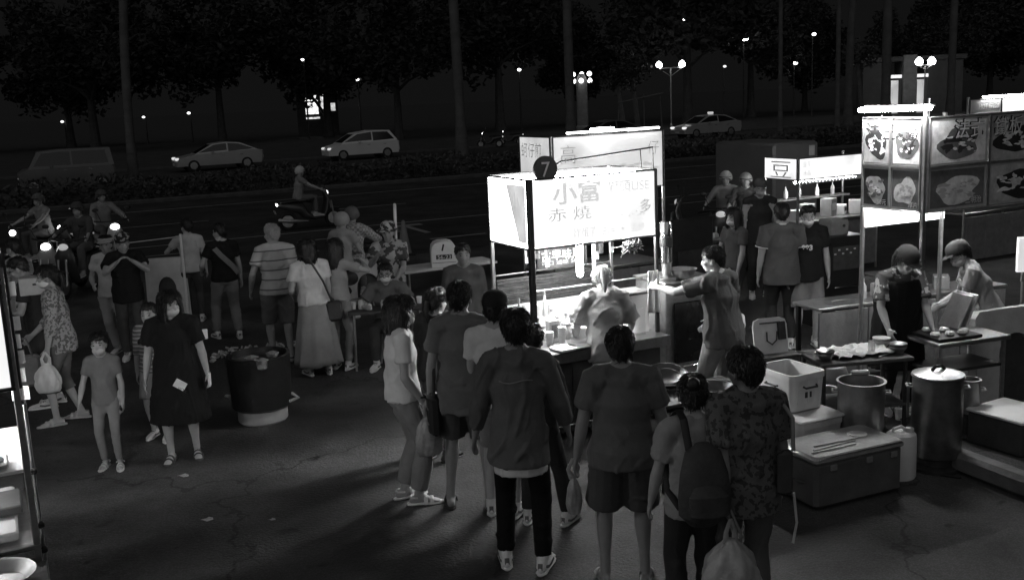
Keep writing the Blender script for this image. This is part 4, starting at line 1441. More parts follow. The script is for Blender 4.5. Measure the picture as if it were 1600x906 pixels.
MB().lathe((0, 0, .17), [(.05, 0), (.062, .01), (.062, .16), (.058, .165)], 22).build("lower_column", CHROME, mx)
MB().lathe((0, 0, .335), [(.0635, 0), (.0635, .09)], 22).build("black_band", BLACK, mx)
MB().lathe((0, 0, .425), [(.062, 0), (.062, .13), (.05, .15), (.02, .155)], 22).build("upper_column", CHROME, mx)
bw = thing("mixing_bowl", "steel bowl on the cabinet where the cook's hand reaches", "bowl", loc2w(cb, (.26, .10, 1.308)), 0)
MB().lathe((0, 0, 0), [(.05, 0), (.09, .03), (.135, .10), (.14, .105), (.13, .10), (.085, .035), (.03, .012)], 28).build("shell", STEEL, bw)

# two round pans on the low stand in front
t = thing("pan_stand", "low dark stand holding two round steel pans beside the queue", "stand", (1.389, 7.991, 0), AX)
MB().box((.05, .02, .70), (.95, .46, .03), ch=.006).build("table_top", DARK, t)
for x in (-.38, .48):
    for y in (-.18, .2):
        MB().tube([(x, y, 0), (x, y, .69)], .016, 8).build("leg", POST, t)
for k, (px, lab) in enumerate((((1.246, 8.170), "tilted round steel pan with a bright rim, beside the big man's shoulder"), ((1.592, 7.892), "round steel pan half hidden behind the bun haired woman"))):
    o = MB().lathe((0, 0, 0), [(.11, 0), (.13, .01), (.165, .07), (.175, .075), (.158, .068), (.12, .018), (.02, .012)], 32).build("pan", mat("dull_dark_steel", .10, .4, .7, .2, 9))
    o.location = (px[0], px[1], .76 if k == 0 else .715)
    o.rotation_euler = (.30 if k == 0 else 0, 0, 0)
    tag(o, lab, "pan")
    MB().tube([(.172 * math.cos(a), .172 * math.sin(a), .074) for a in [i * .19635 for i in range(32)]], .007, 8, closed=True).build("rim", CHROME, o)
    if k == 0:
        q = MB().lathe((0, 0, .02), [(.09, 0), (.12, .035), (.112, .03), (.05, .01)], 28).build("inner_dish", mat("dull_dark_steel", .10), o)
        MB().tube([(.117 * math.cos(a), .117 * math.sin(a), .056) for a in [i * .2244 for i in range(28)]], .005, 8, closed=True).build("rim", CHROME, q)

# ------------------------------------------------------------------ crates, cooler, pots on the right
def crate(label, loc, rz, wd, dp, h, m, lid, lidlabel=None):
    t = thing("storage_box", label, "storage box", loc, rz, "stacked white storage boxes")
    mb = MB()
    w0, d0 = wd * .90, dp * .90
    lv = [(w0, d0, 0), (w0, d0, .01), (wd * .97, dp * .97, h - .05), (wd, dp, h - .05), (wd, dp, h)]
    V = []
    for (a, b, z) in lv + [(wd - .03, dp - .03, h), (w0 - .02, d0 - .02, .02)]:
        for (sx, sy, a0) in ((1, 1, 0), (-1, 1, 1), (-1, -1, 2), (1, -1, 3)):
            for q in range(5):                                # rounded corners
                an = (a0 + q / 4) * math.pi / 2
                V.append((sx * (a / 2 - .05) + .05 * math.cos(an), sy * (b / 2 - .05) + .05 * math.sin(an), z))
    F = [tuple(range(19, -1, -1))]
    n = len(V) // 20
    for i in range(n - 1):
        for k in range(20):
            k2 = (k + 1) % 20
            F.append((i * 20 + k, i * 20 + k2, i * 20 + 20 + k2, i * 20 + 20 + k))
    F.append(tuple((n - 1) * 20 + k for k in range(20)))
    mb.add(V, F).build("shell", m, t)
    for q in (-.3, 0, .3):
        MB().box((wd * q, -dp * .475, h * .5), (.02, .012, h * .6), ch=.004).build("moulded_rib", m, t)
    for s_ in (-1, 1):
        MB().tube([(s_ * (wd / 2 + .002), -.07, h - .11), (s_ * (wd / 2 + .025), -.06, h - .11), (s_ * (wd / 2 + .025), .06, h - .11), (s_ * (wd / 2 + .002), .07, h - .11)], .009, 8).build("handle", DARK, t)
    for q in (-1, 1):
        MB().tube([(-.07, q * (dp / 2 + .002), h - .10), (-.06, q * (dp / 2 + .025), h - .11), (.06, q * (dp / 2 + .025), h - .11), (.07, q * (dp / 2 + .002), h - .10)], .009, 8).build("handle", DARK, t)
        MB().box((.0, q * (dp / 2 - .016), h - .18), (.07, .012, .05), ch=.003).build("latch", DARK, t)
    if lid:
        MB().box((0, 0, h + .012), (wd + .02, dp + .02, .028), ch=.01).build("lid", m, t)
    return t


CR = mat("milky_box_plastic", .70, .4, 0, .1, 4, .05)
crate("lower closed white storage box under the open one", (2.332, 8.103, 0), AX, .46, .54, .47, mat("dirty_box_plastic", .52, .5, 0, .25, 4, .1), True)
crate("upper open white storage box with dark side handle", (2.280, 8.232, .51), AX, .37, .47, .31, CR, False)
for k, (x, y) in enumerate(((-.08, .03), (.08, -.02), (.0, .15))):
    o = MB().box((0, 0, .09), (.12, .12, .18), ch=.01).build("food_packet", (GREY, DULLW, BOARD)[k])
    q = bpy.data.objects["storage_box.001"]
    o.location = loc2w(q, (x, y, .025))
    o.rotation_euler.z = .3 * k
    tag(o, ["grey packet inside the open white box", "pale packet inside the open white box, nearest its front", "packet at the back inside the open white box"][k], "packet", "packets in the open box")
t = thing("box_cover", "white box lid with a curved handle propped upright behind the open box", "lid", (2.268, 8.786, .80), R(14))
pl = [(-.16, 0), (.16, 0), (.165, .24), (.15, .29), (.10, .31), (-.10, .31), (-.15, .29), (-.165, .24)]
MB().prism(pl, .02, (0, 0, 0), (1, 0, 0), (0, .2, 1)).build("panel", CR, t)
MB().tube([(-.05, -.01, .20), (-.045, -.012, .12), (0, -.02, .085), (.045, -.012, .12), (.05, -.01, .20)], .007, 8).build("handle", DARK, t)
MB().tube([(-.10, .035, .27), (.10, .035, .27)], .008, 8).build("catch", DARK, t)
MB().box((.10, .0, .20), (.07, .03, .16), rot=Euler((-.2, 0, 0)), ch=.004).build("hanging_rag", mat("dark_rag", .04, .95, 0, .3, 15, .3), t)
t = thing("box_stand", "dark crate the propped lid rests on, behind the white boxes", "crate", (2.293, 8.730, 0), R(14))
MB().box((0, .12, .40), (.42, .34, .78), ch=.01).build("shell", DARK, t)
MB().box((0, .12, .7935), (.44, .36, .012), ch=.004).build("top_board", WOODD, t)

co = thing("cooler_box", "big dark cooler chest with a pale worn lid in front of the boxes", "cooler", (2.179, 7.148, 0), R(23.2))
WC, DC, HC = .84, .46, .385
MB().box((WC / 2, DC / 2, HC / 2), (WC, DC, HC - .02), ch=.03).build("chest", mat("dark_cooler_plastic", .10, .5, 0, .25, 5, .1), co)
MB().box((WC / 2, DC / 2, HC + .005), (WC + .02, DC + .02, .06), ch=.02).build("lid", mat("worn_cooler_lid", .30, .35, .1, .35, 5, .15), co)
MB().box((WC / 2, -.008, HC + .022), (WC - .04, .012, .014), ch=.004).build("lid_trim", CHROME, co)
for x in (.16, .5, .74):
    MB().box((x, -.006, HC - .06), (.06, .02, .05), ch=.006).build("latch", GREY, co)
MB().tube([(-.008, .12, .20), (-.03, .14, .20), (-.03, .32, .20), (-.008, .34, .20)], .012, 8).build("handle", DARK, co)
for k, (x, y, a) in enumerate(((.25, .10, .0), (.30, .15, .05), (.36, .20, -.03))):
    o = MB().box((0, 0, .006), (.42, .015, .008), rz=a, ch=.002).build("skewer_stick", ALU)
    o.location = loc2w(co, (x, y, HC + .036))
    o.rotation_euler.z = R(23.2)
    tag(o, ["thin bright stick along the cooler lid's front", "middle thin stick lying on the cooler lid", "thin stick farthest back on the cooler lid"][k], "stick", "sticks on the cooler")
o = MB().lathe((0, 0, 0), [(.06, 0), (.075, .008), (.07, .012), (.02, .006)], 20).build("plate", DULLW)
o.location = loc2w(co, (.62, .26, HC + .036))
tag(o, "small flat dish lying on the cooler lid", "dish")

t = thing("jerry_can", "white plastic jerry can with a looped handle beside the cooler", "jerry can", (3.044, 7.773, 0), R(10))
MB().lathe((0, 0, 0), [(.115, 0), (.125, .015), (.125, .33), (.118, .365), (.09, .385)], 24, sx=1, sy=.85).build("body", WHITEP, t)
MB().tube([(-.07, 0, .38), (-.065, 0, .41), (0, 0, .425), (.03, 0, .40), (.035, 0, .38)], .014, 8).build("handle", WHITEP, t)
MB().lathe((.06, -.02, .375), [(.035, 0), (.035, .035), (.03, .04)], 16).build("cap", DULLW, t)


def pot(label, loc, r, h, m, lid, stand=0.0):
    t = thing("stock_pot", label, "pot", loc, .3, "stock pots by the cooking tables")
    MB().lathe((0, 0, stand), [(r * .97, 0), (r, .02), (r, h - .012), (r + .012, h - .006), (r + .012, h), (r - .008, h), (r - .012, .03), (r * .5, .02)], 36).build("body", m, t)
    for a in (2.6, 5.7):
        c, s_ = math.cos(a), math.sin(a)
        MB().tube([(r * c - .04 * s_, r * s_ + .04 * c, stand + h - .09), ((r + .04) * c - .04 * s_, (r + .04) * s_ + .04 * c, stand + h - .09), ((r + .04) * c + .04 * s_, (r + .04) * s_ - .04 * c, stand + h - .09), (r * c + .04 * s_, r * s_ - .04 * c, stand + h - .09)], .009, 8).build("handle", ALU, t)
    if lid:
        l_ = MB().lathe((0, 0, stand + h + .002), [(r + .006, 0), (r + .006, .012), (r * .6, .035), (.03, .042)], 36).build("lid", STEEL, t)
        MB().tube([(-.06, 0, stand + h + .045), (-.03, 0, stand + h + .075), (.03, 0, stand + h + .075), (.06, 0, stand + h + .045)], .014, 8).build("lid_handle", BLACK, l_)
    if stand:
        MB().lathe((0, 0, 0), [(r * 1.05, 0), (r * 1.05, .03), (r * .75, .05), (r * .75, stand - .02), (r * .9, stand - .004)], 24).build("burner_stand", POST, t)
    return t


PSTEEL = mat("dull_pot_steel", .32, .4, .9, .2, 8)
pot("open steel stock pot on a dark burner stand", (2.811, 8.038, 0), .185, .40, PSTEEL, False, .34)
pot("large lidded dark stock pot with a black knob", (3.401, 7.955, 0), .195, .66, mat("sooty_pot", .22, .38, .9, .35, 6), True, .12)
pot("small pale pot standing behind the large lidded pot", (3.962, 8.609, 0), .085, .30, PSTEEL, False, .24)
o = MB().box((0, 0, .02), (.15, .05, .04), ch=.01).build("clip_rest", ALU)
o.location = (2.854, 8.196, .74)
tag(o, "small steel rest bridging the far rim of the open pot", "utensil rest")

t = thing("foam_box", "dark sided box with a white top at the picture edge", "box", (4.158, 8.062, 0), R(29))
MB().box((.25, .26, .14), (.50, .52, .28), ch=.015).build("shell", DARK, t)
MB().box((.25, .26, .297), (.52, .54, .03), ch=.008).build("lid", WHITEP, t)
for k in range(2):
    b = MB()
    blob(b, 0, 0, .05, .03, (.20 + .16 * k, .30 - .12 * k, .3125), (1, 0, 0), 9, k, .4, -.001, uz=(0, 1, 0))
    b.build("torn_mark", GREY, t, smooth=False)
t = thing("parking_kerb", "low concrete kerb block running past the jerry can", "kerb", (3.358, 8.338, 0), math.atan2(-1.25, .55))
for k in range(1):
    MB().box((.84, 0, .085), (1.66, .17, .17), ch=.035).build("kerb_stone", mat("dark_concrete", .13, .85, 0, .35, 4, .4, 20), t)
for k, (P, lab) in enumerate((([(3.263, 8.084), (3.363, 8.132), (3.404, 7.946)], "pale cable end by the jerry can"), ([(3.282, 7.932), (3.335, 7.781), (3.486, 7.679)], "dark cable curving past the kerb block"))):
    o = MB().tube([(p[0], p[1], .012) for p in P], .010, 8, cap='round').build("cable", (DULLW, RUBBER)[k])
    tag(o, lab, "cable")

# cloth covered work table and the grill table
t = thing("work_table", "dark low work table covered with a rumpled white cloth", "table", (3.040, 8.886, 0), R(8))
MB().box((0, 0, .72), (.86, .52, .035), ch=.006).build("table_top", WOODD, t)
for x in (-.38, .38):
    for y in (-.2, .2):
        MB().tube([(x, y, 0), (x, y, .705)], .018, 8).build("leg", POST, t)
MB().box((0, 0, .30), (.78, .44, .03), ch=.005).build("lower_shelf", WOODD, t)
V = []
r_ = random.Random(2)
for j in range(15):
    for i in range(22):
        x, y = (i / 21 - .5) * .58, (j / 14 - .5) * .36
        z = .012 + .018 * abs(math.sin(i * .8 + j * .5)) + .014 * abs(math.sin(j * 1.1 - i * .35)) + r_.random() * .006
        V.append((x + .02 * math.sin(j), y + .02 * math.sin(i * 1.3), z))
o = MB().add(V, [(j * 22 + i, j * 22 + i + 1, (j + 1) * 22 + i + 1, (j + 1) * 22 + i) for j in range(14) for i in range(21)]).build("cloth", mat("white_cloth", .72, .95, 0, .1, 10, .3, 50))
o.modifiers.new("thick", 'SOLIDIFY').thickness = .006
o.location = loc2w(t, (.02, 0, .740))
o.rotation_euler.z = R(14)
tag(o, "rumpled white cloth lying on the dark work table", "cloth")
o = MB().lathe((0, 0, 0), [(.028, 0), (.03, .09), (.028, .09), (.026, .006)], 14).build("glass_cup", clear("clear_cup", .85, .4, .1))
o.location = loc2w(t, (.12, -.08, .775))
tag(o, "small clear cup on the white cloth", "cup")
o = MB().box((0, 0, .025), (.30, .12, .05), ch=.006).build("steel_tray", STEEL)
o.location = loc2w(s3c, (.35, .12, .862))
o.rotation_euler.z = R(20)
tag(o, "shallow steel tray on the grey counter behind the cloth table", "tray")
t = thing("grill_table", "steel table with griddle plate and food between the two cooks", "table", (4.081, 9.187, 0), R(18))
MB().box((0, 0, .78), (.80, .50, .04), ch=.006).build("table_top", STEEL, t)
for x in (-.36, .36):
    for y in (-.2, .2):
        MB().box((x, y, .38), (.03, .03, .76)).build("leg", ALU, t)
MB().box((0, 0, .52), (.70, .40, .03), ch=.004).build("lower_shelf", POST, t)
MB().box((-.12, .0, .815), (.48, .40, .03), ch=.006).build("griddle_plate", mat("black_iron", .02, .4, .6, .3, 10), t)
r_ = random.Random(8)
for k in range(7):
    o = MB().lathe((0, 0, 0), [(.03, 0), (.045, .015), (.035, .035), (.01, .04)], 12, wob=lambda a, z: .15 * math.sin(3 * a + k)).build("bread_bun", PRINT[2 + k % 2])
    o.location = loc2w(t, (-.30 + .065 * k, r_.uniform(-.14, .12), .832))
    tag(o, ["grilled bun nearest the broad cook", "second grilled bun from the broad cook", "grilled bun by the griddle's front edge", "grilled bun in the griddle's middle", "grilled bun beside the standing lid", "grilled bun nearest the aproned cook", "last grilled bun at the griddle's end"][k], "bun", "buns on the griddle")
for k, (x, an) in enumerate(((.06, .5), (.13, .42))):
    o = MB().box((0, 0, .17), (.02, .26, .34), rot=Matrix.Rotation(an, 3, 'Y'), ch=.006).build("griddle_lid", STEEL)
    o.location = loc2w(t, (x, .08, .83))
    o.rotation_euler.z = R(18)
    tag(o, ["tilted bright metal plate standing on the griddle", "second tilted metal plate, nearer the aproned cook"][k], "griddle lid", "tilted griddle lids")
t = thing("basket_shelf", "low wire basket crate behind the broad cook", "crate", (4.342, 11.660, 0), R(18))
for k in range(5):
    MB().box((0, -.16, .2 + .15 * k), (.42, .012, .03)).build("slat", ALU, t)
for x in (-.2, .2):
    for y in (-.16, .16):
        MB().box((x, y, .46), (.022, .018, .92)).build("corner_post", ALU, t)
MB().box((0, 0, .93), (.45, .36, .02), ch=.004).build("shelf_board", WOODD, t)
# machine and shelves between the tofu stall and the picture-sign stall
t = thing("steel_fridge", "dark upright fridge with a pale control box on top, behind the picture sign stall", "fridge", (4.282, 12.917, 0), R(20))
MB().box((0, .3, .6), (.62, .56, 1.2), ch=.01).build("body", mat("black_fridge", .025, .3, .2, .25, 5), t)
MB().tube([(-.16, -.01, .55), (.16, -.01, .55)], .014, 8, cap='round').build("handle", CHROME, t)
MB().box((.02, .02, .92), (.4, .012, .3), ch=.004).build("door_panel", DARK, t)
b = MB().box((0, .25, 1.30), (.27, .26, .20), ch=.01).build("control_box", GREY, t)
MB().tube([(.06, .125, 1.32), (.06, .113, 1.32)], .02, 12).build("dial", BLACK, b)
for k in range(6):
    MB().box((-.15 + .06 * k, .012, .98 + .05 * (k % 2)), (.03, .006, .02)).build("magnet", DULLW, t)
# low goods table behind the masked woman
t = thing("display_table", "dark display table with small goods left of the masked woman", "table", (2.832, 15.574, 0), AX)
MB().box((0, 0, .83), (1.05, .5, .035), ch=.005).build("table_top", ALU, t)
for x in (-.48, .48):
    for y in (-.2, .2):
        MB().box((x, y, .40), (.03, .03, .80)).build("leg", POST, t)
MB().box((0, -.23, .55), (.95, .02, .5), ch=.004).build("front_board", DARK, t)
for k in range(5):
    o = MB().box((0, 0, .03), (.14, .10, .06), ch=.01).build("food_box", (PAPER, DULLW, GREY)[k % 3])
    o.location = loc2w(t, (-.05 + .12 * k, .05 * math.sin(k * 2), .849))
    o.rotation_euler.z = .4 * k
    tag(o, ["white food box at the start of the display row", "dull food box second in the display row", "grey food box in the middle of the display row", "white food box near the masked woman", "dull food box at the masked woman's hand"][k], "food box", "boxes on the display table")
t = thing("back_screen", "black display screen standing behind the display table", "screen", (2.589, 14.375, 0), AX)
MB().box((0, .2, 1.08), (1.0, .05, .46), ch=.01).build("panel", BLACK, t)
for x in (-.4, .4):
    MB().box((x, .24, .43), (.04, .03, .86)).build("leg", POST, t)
t = thing("edge_sign", "small white framed sign on a post at the picture's edge", "sign", (5.161, 10.267, 0), R(10))
MB().box((.1, 0, 1.33), (.24, .03, .36), ch=.02).build("sign_board", glow("small_lit_sign", .55, .2, 4), t)
MB().box((.1, .0, .57), (.08, .03, 1.14)).build("post", ALU, t)
MB().box((.1, -.02, 1.10), (.14, .02, .10), ch=.005).build("holder", GREY, t)
# round pan on the near stall
t = MB().lathe((0, 0, 0), [(.12, 0), (.15, .01), (.19, .06), (.20, .065), (.18, .06), (.14, .016), (.02, .012)], 32).build("pan", PSTEEL)
t.location = (-2.62, 4.72, .86)
tag(t, "round dull pan at the near stall's bright tray", "pan")
t = thing("pan_shelf", "low side shelf of the near stall carrying the round pan", "shelf", (-2.62, 4.72, 0), AX)
MB().box((0, 0, .843), (.5, .44, .025), ch=.005).build("table_top", DARK, t)
for x in (-.2, .2):
    for y in (-.17, .17):
        MB().box((x, y, .415), (.03, .03, .83)).build("leg", POST, t)
t = thing("notice_box", "flat pale carton with a dark eyelet held by the bespectacled man", "carton", (-4.897, 10.400, 1.439), R(25))
MB().box((0, 0, 0), (.30, .20, .18), ch=.006).build("shell", DULLW, t)
MB().box((.0, -.102, .02), (.05, .004, .02)).build("eyelet", BLACK, t)

# more clutter round the cooking places
def put_on(o, t, x, y, z, rz=0.0):
    o.location = loc2w(t, (x, y, z))
    o.rotation_euler.z = t.rotation_euler.z + rz
    return o


def bottle(h, r, m, cap=BLACK):
    t = MB().lathe((0, 0, 0), [(r * .9, 0), (r, .01), (r, h * .6), (r * .4, h * .8), (r * .36, h)], 16).build("bottle", m)
    MB().lathe((0, 0, h), [(r * .45, 0), (r * .45, .02), (r * .2, .03)], 12).build("cap", cap, t)
    return t


def carton(w_, d, h, m, m2):
    t = MB().box((0, 0, h / 2), (w_, d, h), ch=.004).build("carton", m)
    MB().box((0, -d / 2 - .001, h * .55), (w_ * .7, .003, h * .4)).build("printed_label", m2, t)
    return t


def cup_stack(n, m):
    t = MB().lathe((0, 0, 0), [(.028, 0), (.038, .09), (.034, .09), (.026, .01)], 16).build("cup_stack", m)
    for k in range(n):
        MB().lathe((0, 0, .07 + .018 * k), [(.037, 0), (.039, .02), (.035, .02)], 16).build("cup", m, t)
    return t


for k, (x, y, kd, lab) in enumerate(((.24, .16, 'c', "stack of white cups just right of the dark front post"), (.36, .14, 'c', "taller stack of white cups between post and customer"), (.10, .18, 'c', "stack of cups left of the dark front post"), (.90, .16, 'b', "squat sauce bottle by the customer's sleeve"), (1.0, .18, 'b', "sauce bottle in front of the dark column"), (1.22, .14, 'c', "stack of cups below the white towel"))):
    o = cup_stack(3 + k % 3 * 2, PAPER) if kd == 'c' else bottle(.18, .032, DULLW)
    put_on(o, s1, x, y, .848, k)
    tag(o, lab, "cups" if kd == 'c' else "bottle", "goods on the number seven stall")
for k, (x, z) in enumerate(((.3, 1.268), (.62, 1.268), (.95, 1.268), (1.3, 1.268))):
    o = put_on(carton(.2, .16, .16 + .05 * (k % 2), (DULLW, GREY, PAPER, BOARD)[k], PRINT[k % 3]), s2, x, D2 - .1, z)
    tag(o, ["pale carton first on the shelf of the stall behind number seven", "grey carton second on the shelf behind number seven", "white carton third on the shelf behind number seven", "dark carton last on the shelf behind number seven"][k], "carton", "cartons on the back stall")
for k, x in enumerate((.25, .55, .95, 1.3, 1.55)):
    o = put_on(carton(.22, .2, .16 + .07 * (k % 3), (PAPER, DULLW, GREY)[k % 3], PRINT[k % 3]), s4, x, .3 + .1 * (k % 2), .922, .2 * k)
    tag(o, ["white carton at the lettered end of the tofu stall counter", "pale carton second on the tofu stall counter", "grey carton in the middle of the tofu stall counter", "white carton fourth on the tofu stall counter", "pale low carton at the far end of the tofu stall counter"][k], "carton", "cartons on the tofu stall")
    if k < 4:
        o = put_on(bottle(.2, .035, (DULLW, GREY)[k % 2]), s4, x + .1, D4 - .12, 1.235)
        tag(o, ["pale bottle first on the tofu stall shelf", "grey bottle second on the tofu stall shelf", "pale bottle third on the tofu stall shelf", "grey bottle last on the tofu stall shelf"][k], "bottle", "bottles on the tofu stall shelf")
for k, x in enumerate((.7, .95, 1.5, 1.75, 2.05)):
    o = put_on(carton(.18, .16, .14, (GREY, DULLW, BOARD)[k % 3], PRINT[k % 3]) if k % 2 else bottle(.22, .04, (DULLW, GREY)[k // 2 % 2]), s3c, x, .2, .862, .3 * k)
    tag(o, ["pale bottle on the grey counter behind the broad cook", "pale carton on the grey counter behind the broad cook", "grey bottle on the grey counter between the cooks", "grey carton on the counter near the bending cook", "last pale bottle at the end of the grey counter"][k], "carton" if k % 2 else "bottle", "things on the grey counter")
bs = thing("plastic_basin", "shallow pale basin of wet scraps behind the cooler chest", "basin", (2.845, 8.655, 0), .2)
MB().lathe((0, 0, 0), [(.15, 0), (.17, .02), (.22, .14), (.225, .145), (.21, .135), (.15, .02), (.05, .015)], 28).build("shell", DULLW, bs)
r_ = random.Random(12)
V = MB()
for k in range(22):
    V.box((r_.gauss(0, .07), r_.gauss(0, .07), .09 + r_.random() * .05), (.06, .03, .02), rot=Euler((r_.gauss(0, .5), r_.gauss(0, .5), r_.random() * 6)))
kind(V.build("scraps", PAPER, bs, smooth=False), 'stuff')
o = cup_stack(2, PAPER)
o.location = (3.573, 9.196, 0)
tag(o, "small white cup stack on the ground between the two pots", "cups")
o = MB().tube([(3.241, 8.603, .012), (3.416, 8.843, .012), (3.584, 9.098, .012), (3.592, 9.391, .012)], .011, 8, cap='round').build("gas_hose", RUBBER)
tag(o, "dark gas hose looping on the ground between the pots", "hose")
gc = thing("gas_cylinder", "dull gas cylinder standing behind the open pot", "gas cylinder", (3.066, 9.570, 0), 0)
MB().lathe((0, 0, 0), [(.14, 0), (.15, .02), (.15, .36), (.12, .44), (.05, .48), (.04, .52)], 24).build("tank", mat("grey_tank_paint", .14, .5, .1, .3, 5), gc)
MB().tube([(-.08, 0, .46), (-.08, 0, .58), (.08, 0, .58), (.08, 0, .46)], .014, 8).build("collar", DARK, gc)
MB().tube([(0, 0, .52), (0, 0, .58)], .02, 8).build("valve", ALU, gc)
for k, (x, y, lab) in enumerate(((.25, -.14, "long steel ladle lying on the cloth table's front edge"), (-.35, .12, "steel spatula at the far corner of the cloth table"))):
    t = bpy.data.objects["work_table"]
    o = MB().tube([(-.14, 0, .012), (.12, 0, .012)], .007, 8, cap='round').build("ladle" if k == 0 else "spatula", STEEL)
    MB().ball((.16, 0, .018), (.045, .04, .018), 12, 6).build("head", STEEL, o)
    put_on(o, t, x, y, .740, .5 - k)
    tag(o, lab, "ladle" if k == 0 else "spatula")
w_ = MB().tube([loc2w(s3, p) for p in ((.0, .03, 1.9), (.05, .1, 1.72), (.16, .2, 1.58), (.22, .25, 1.42))], .006, 6).build("hanging_wire", BLACK)
tag(w_, "thin cable hanging from the picture sign's corner post", "cable")

for k in range(8):
    x = (.09, .16, .23, .30, .37, .44, .51, 1.22)[k]
    o = bottle(.15 + .03 * (k % 3), .028, (WHITEP, GREY, DULLW)[k % 3], (BLACK, GREY)[k % 2]) if k % 2 else cup_stack(2 + k % 3, PAPER)
    put_on(o, s1, x, .60, 1.023, k)
    tag(o, ["cups at the post end of the raised glass shelf", "bottle second on the raised glass shelf", "cups third on the raised glass shelf", "bottle in the middle of the raised glass shelf", "cups right of the raised shelf's middle", "bottle sixth on the raised glass shelf", "cups at the customer's end of the raised shelf", "lone bottle on the short raised shelf by the towel"][k], "bottle" if k % 2 else "cups", "goods on the raised glass shelf")
wt = bpy.data.objects["work_table"]
for k, (x, y) in enumerate(((-.34, -.14), (.33, .14), (.36, -.10))):
    o = MB().lathe((0, 0, 0), [(.04, 0), (.075, .05), (.078, .055), (.078, .068), (.072, .068), (.03, .02)], 20).build("bowl_stack", (STEEL, DULLW, PSTEEL)[k])
    MB().lathe((0, 0, .03), [(.06, .035), (.08, .05), (.08, .06), (.072, .058), (.03, .03)], 20).build("upper_bowl", (STEEL, DULLW, PSTEEL)[k], o)
    put_on(o, wt, x, y, .740)
    tag(o, ["small steel bowls stacked at the near corner of the cloth table", "pale bowls stacked at the far end of the cloth table", "dull steel bowls at the cloth table's end by the broad cook"][k], "bowls", "bowl stacks on the cloth table")
o = MB().lathe((0, 0, 0), [(.16, 0), (.17, .01), (.19, .20), (.195, .21), (.18, .20), (.16, .02)], 28).build("bucket", GREY)
MB().tube([(.19 * math.cos(a), .01, .2 + .13 * math.sin(a)) for a in [i * .2856 for i in range(12)]], .006, 6).build("bail_handle", ALU, o)
o.location = (2.916, 9.288, 0)
tag(o, "grey bucket with wire handle behind the pale basin", "bucket")
for k in range(3):
    o = MB().box((0, 0, .02), (.24, .18, .035), ch=.008).build("food_tray", (STEEL, DARK, STEEL)[k])
    for q in range(6):
        MB().ball((-.08 + .032 * q, .03 * (-1) ** q, .045), (.022, .03, .016), 8, 6).build("dumpling", (DULLW, GREY)[q % 2], o)
    put_on(o, s0, -.20 - .28 * k, .12 + .03 * k, 1.345)
    tag(o, ["food tray nearest the corner post on the near stall's glass shelf", "dark food tray in the middle of the near stall's glass shelf", "food tray farthest along the near stall's glass shelf"][k], "tray", "trays on the near stall")
    o = MB().box((0, 0, .03), (.22, .30, .05), ch=.008).build("food_tray", (DARK, STEEL, DARK)[k])
    put_on(o, s0, -.16 - .27 * k, .45, .998)
    tag(o, ["dark tray at the corner of the near stall's white serving board", "steel tray in the middle of the near stall's serving board", "dark tray at the far end of the near stall's serving board"][k], "tray", "trays on the near stall")

# ------------------------------------------------------------------ people
SKIN = mat("skin", .34, .55, 0, .10, 12, .1, 80, spec=.35)
SKIND = mat("tanned_skin", .24, .55, 0, .10, 12, .1, 80, spec=.35)
HAIR = mat("black_hair", .012, .42, 0, .4, 60, .35, 90, spec=.5)
HAIRG = mat("grey_hair", .30, .6, 0, .25, 60, .35, 90)
HAIRB = mat("tinted_hair", .16, .45, 0, .35, 60, .35, 90)
EYE = mat("eye", .03, .2)
MASK = mat("face_mask_cloth", .72, .85, 0, .05, 20)
SOLE = mat("pale_sole", .62, .7, 0, .08, 15)
JOBS = []
_cl = {}


def cloth(v, pat=None):
    k = (v, pat)
    if k not in _cl:
        _cl[k] = mat("cloth_%s_%d" % (str(v).replace('.', ''), len(_cl)), v, .9, 0, .14, 7, .22, 110, spec=.2, pat=pat)
    return _cl[k]


def grown(mb, name, m, parent, vox, smooth=2, wr=0.0, wl=.11, seed=0):
    """the pieces in mb melted into one continuous skin"""
    me = mb.mesh(name, False)
    me.materials.append(m)
    o = put(name, me, parent)
    md = o.modifiers.new("skin", 'REMESH')
    md.mode = 'VOXEL'
    md.voxel_size = vox
    md.use_smooth_shade = True
    if smooth:
        sm = o.modifiers.new("soften", 'SMOOTH')
        sm.factor = .5
        sm.iterations = smooth
    JOBS.append((o, wr, wl, seed))
    return o


def finish_jobs():
    dg = bpy.context.evaluated_depsgraph_get()
    out = [(o, bpy.data.meshes.new_from_object(o.evaluated_get(dg)), wr, wl, sd_) for (o, wr, wl, sd_) in JOBS]
    for o, me, wr, wl, sd_ in out:
        o.modifiers.clear()
        old = o.data
        o.data = me
        me.name = o.name
        bpy.data.meshes.remove(old)
        n = len(me.vertices)
        if wr and n:                                          # folds in the cloth
            r = np.random.RandomState(sd_ + 1)
            co = np.zeros(n * 3)
            me.vertices.foreach_get("co", co)
            co = co.reshape(-1, 3)
            no = np.zeros(n * 3)
            me.vertex_normals.foreach_get("vector", no)
            no = no.reshape(-1, 3)
            d = np.zeros(n)
            for i in range(6):
                k = r.normal(size=3)
                k[2] = abs(k[2]) * .5
                k /= np.linalg.norm(k)
                q = r.normal(size=3)
                q /= np.linalg.norm(q)
                f = 6.283 / (wl * (.55 + .25 * i))
                d += (1 - 2 * np.abs(np.sin(co @ k * f * .5 + 1.3 * np.sin(co @ q * f * .35 + r.rand() * 6)))) * (.5 + .5 * np.sin(co @ r.normal(size=3) * 4 + r.rand() * 6))
            d = np.maximum(d * wr * .68, -.22 * wr)
            co = co + no * d[:, None]
            me.vertices.foreach_set("co", co.reshape(-1))
            me.update()
        me.shade_smooth()


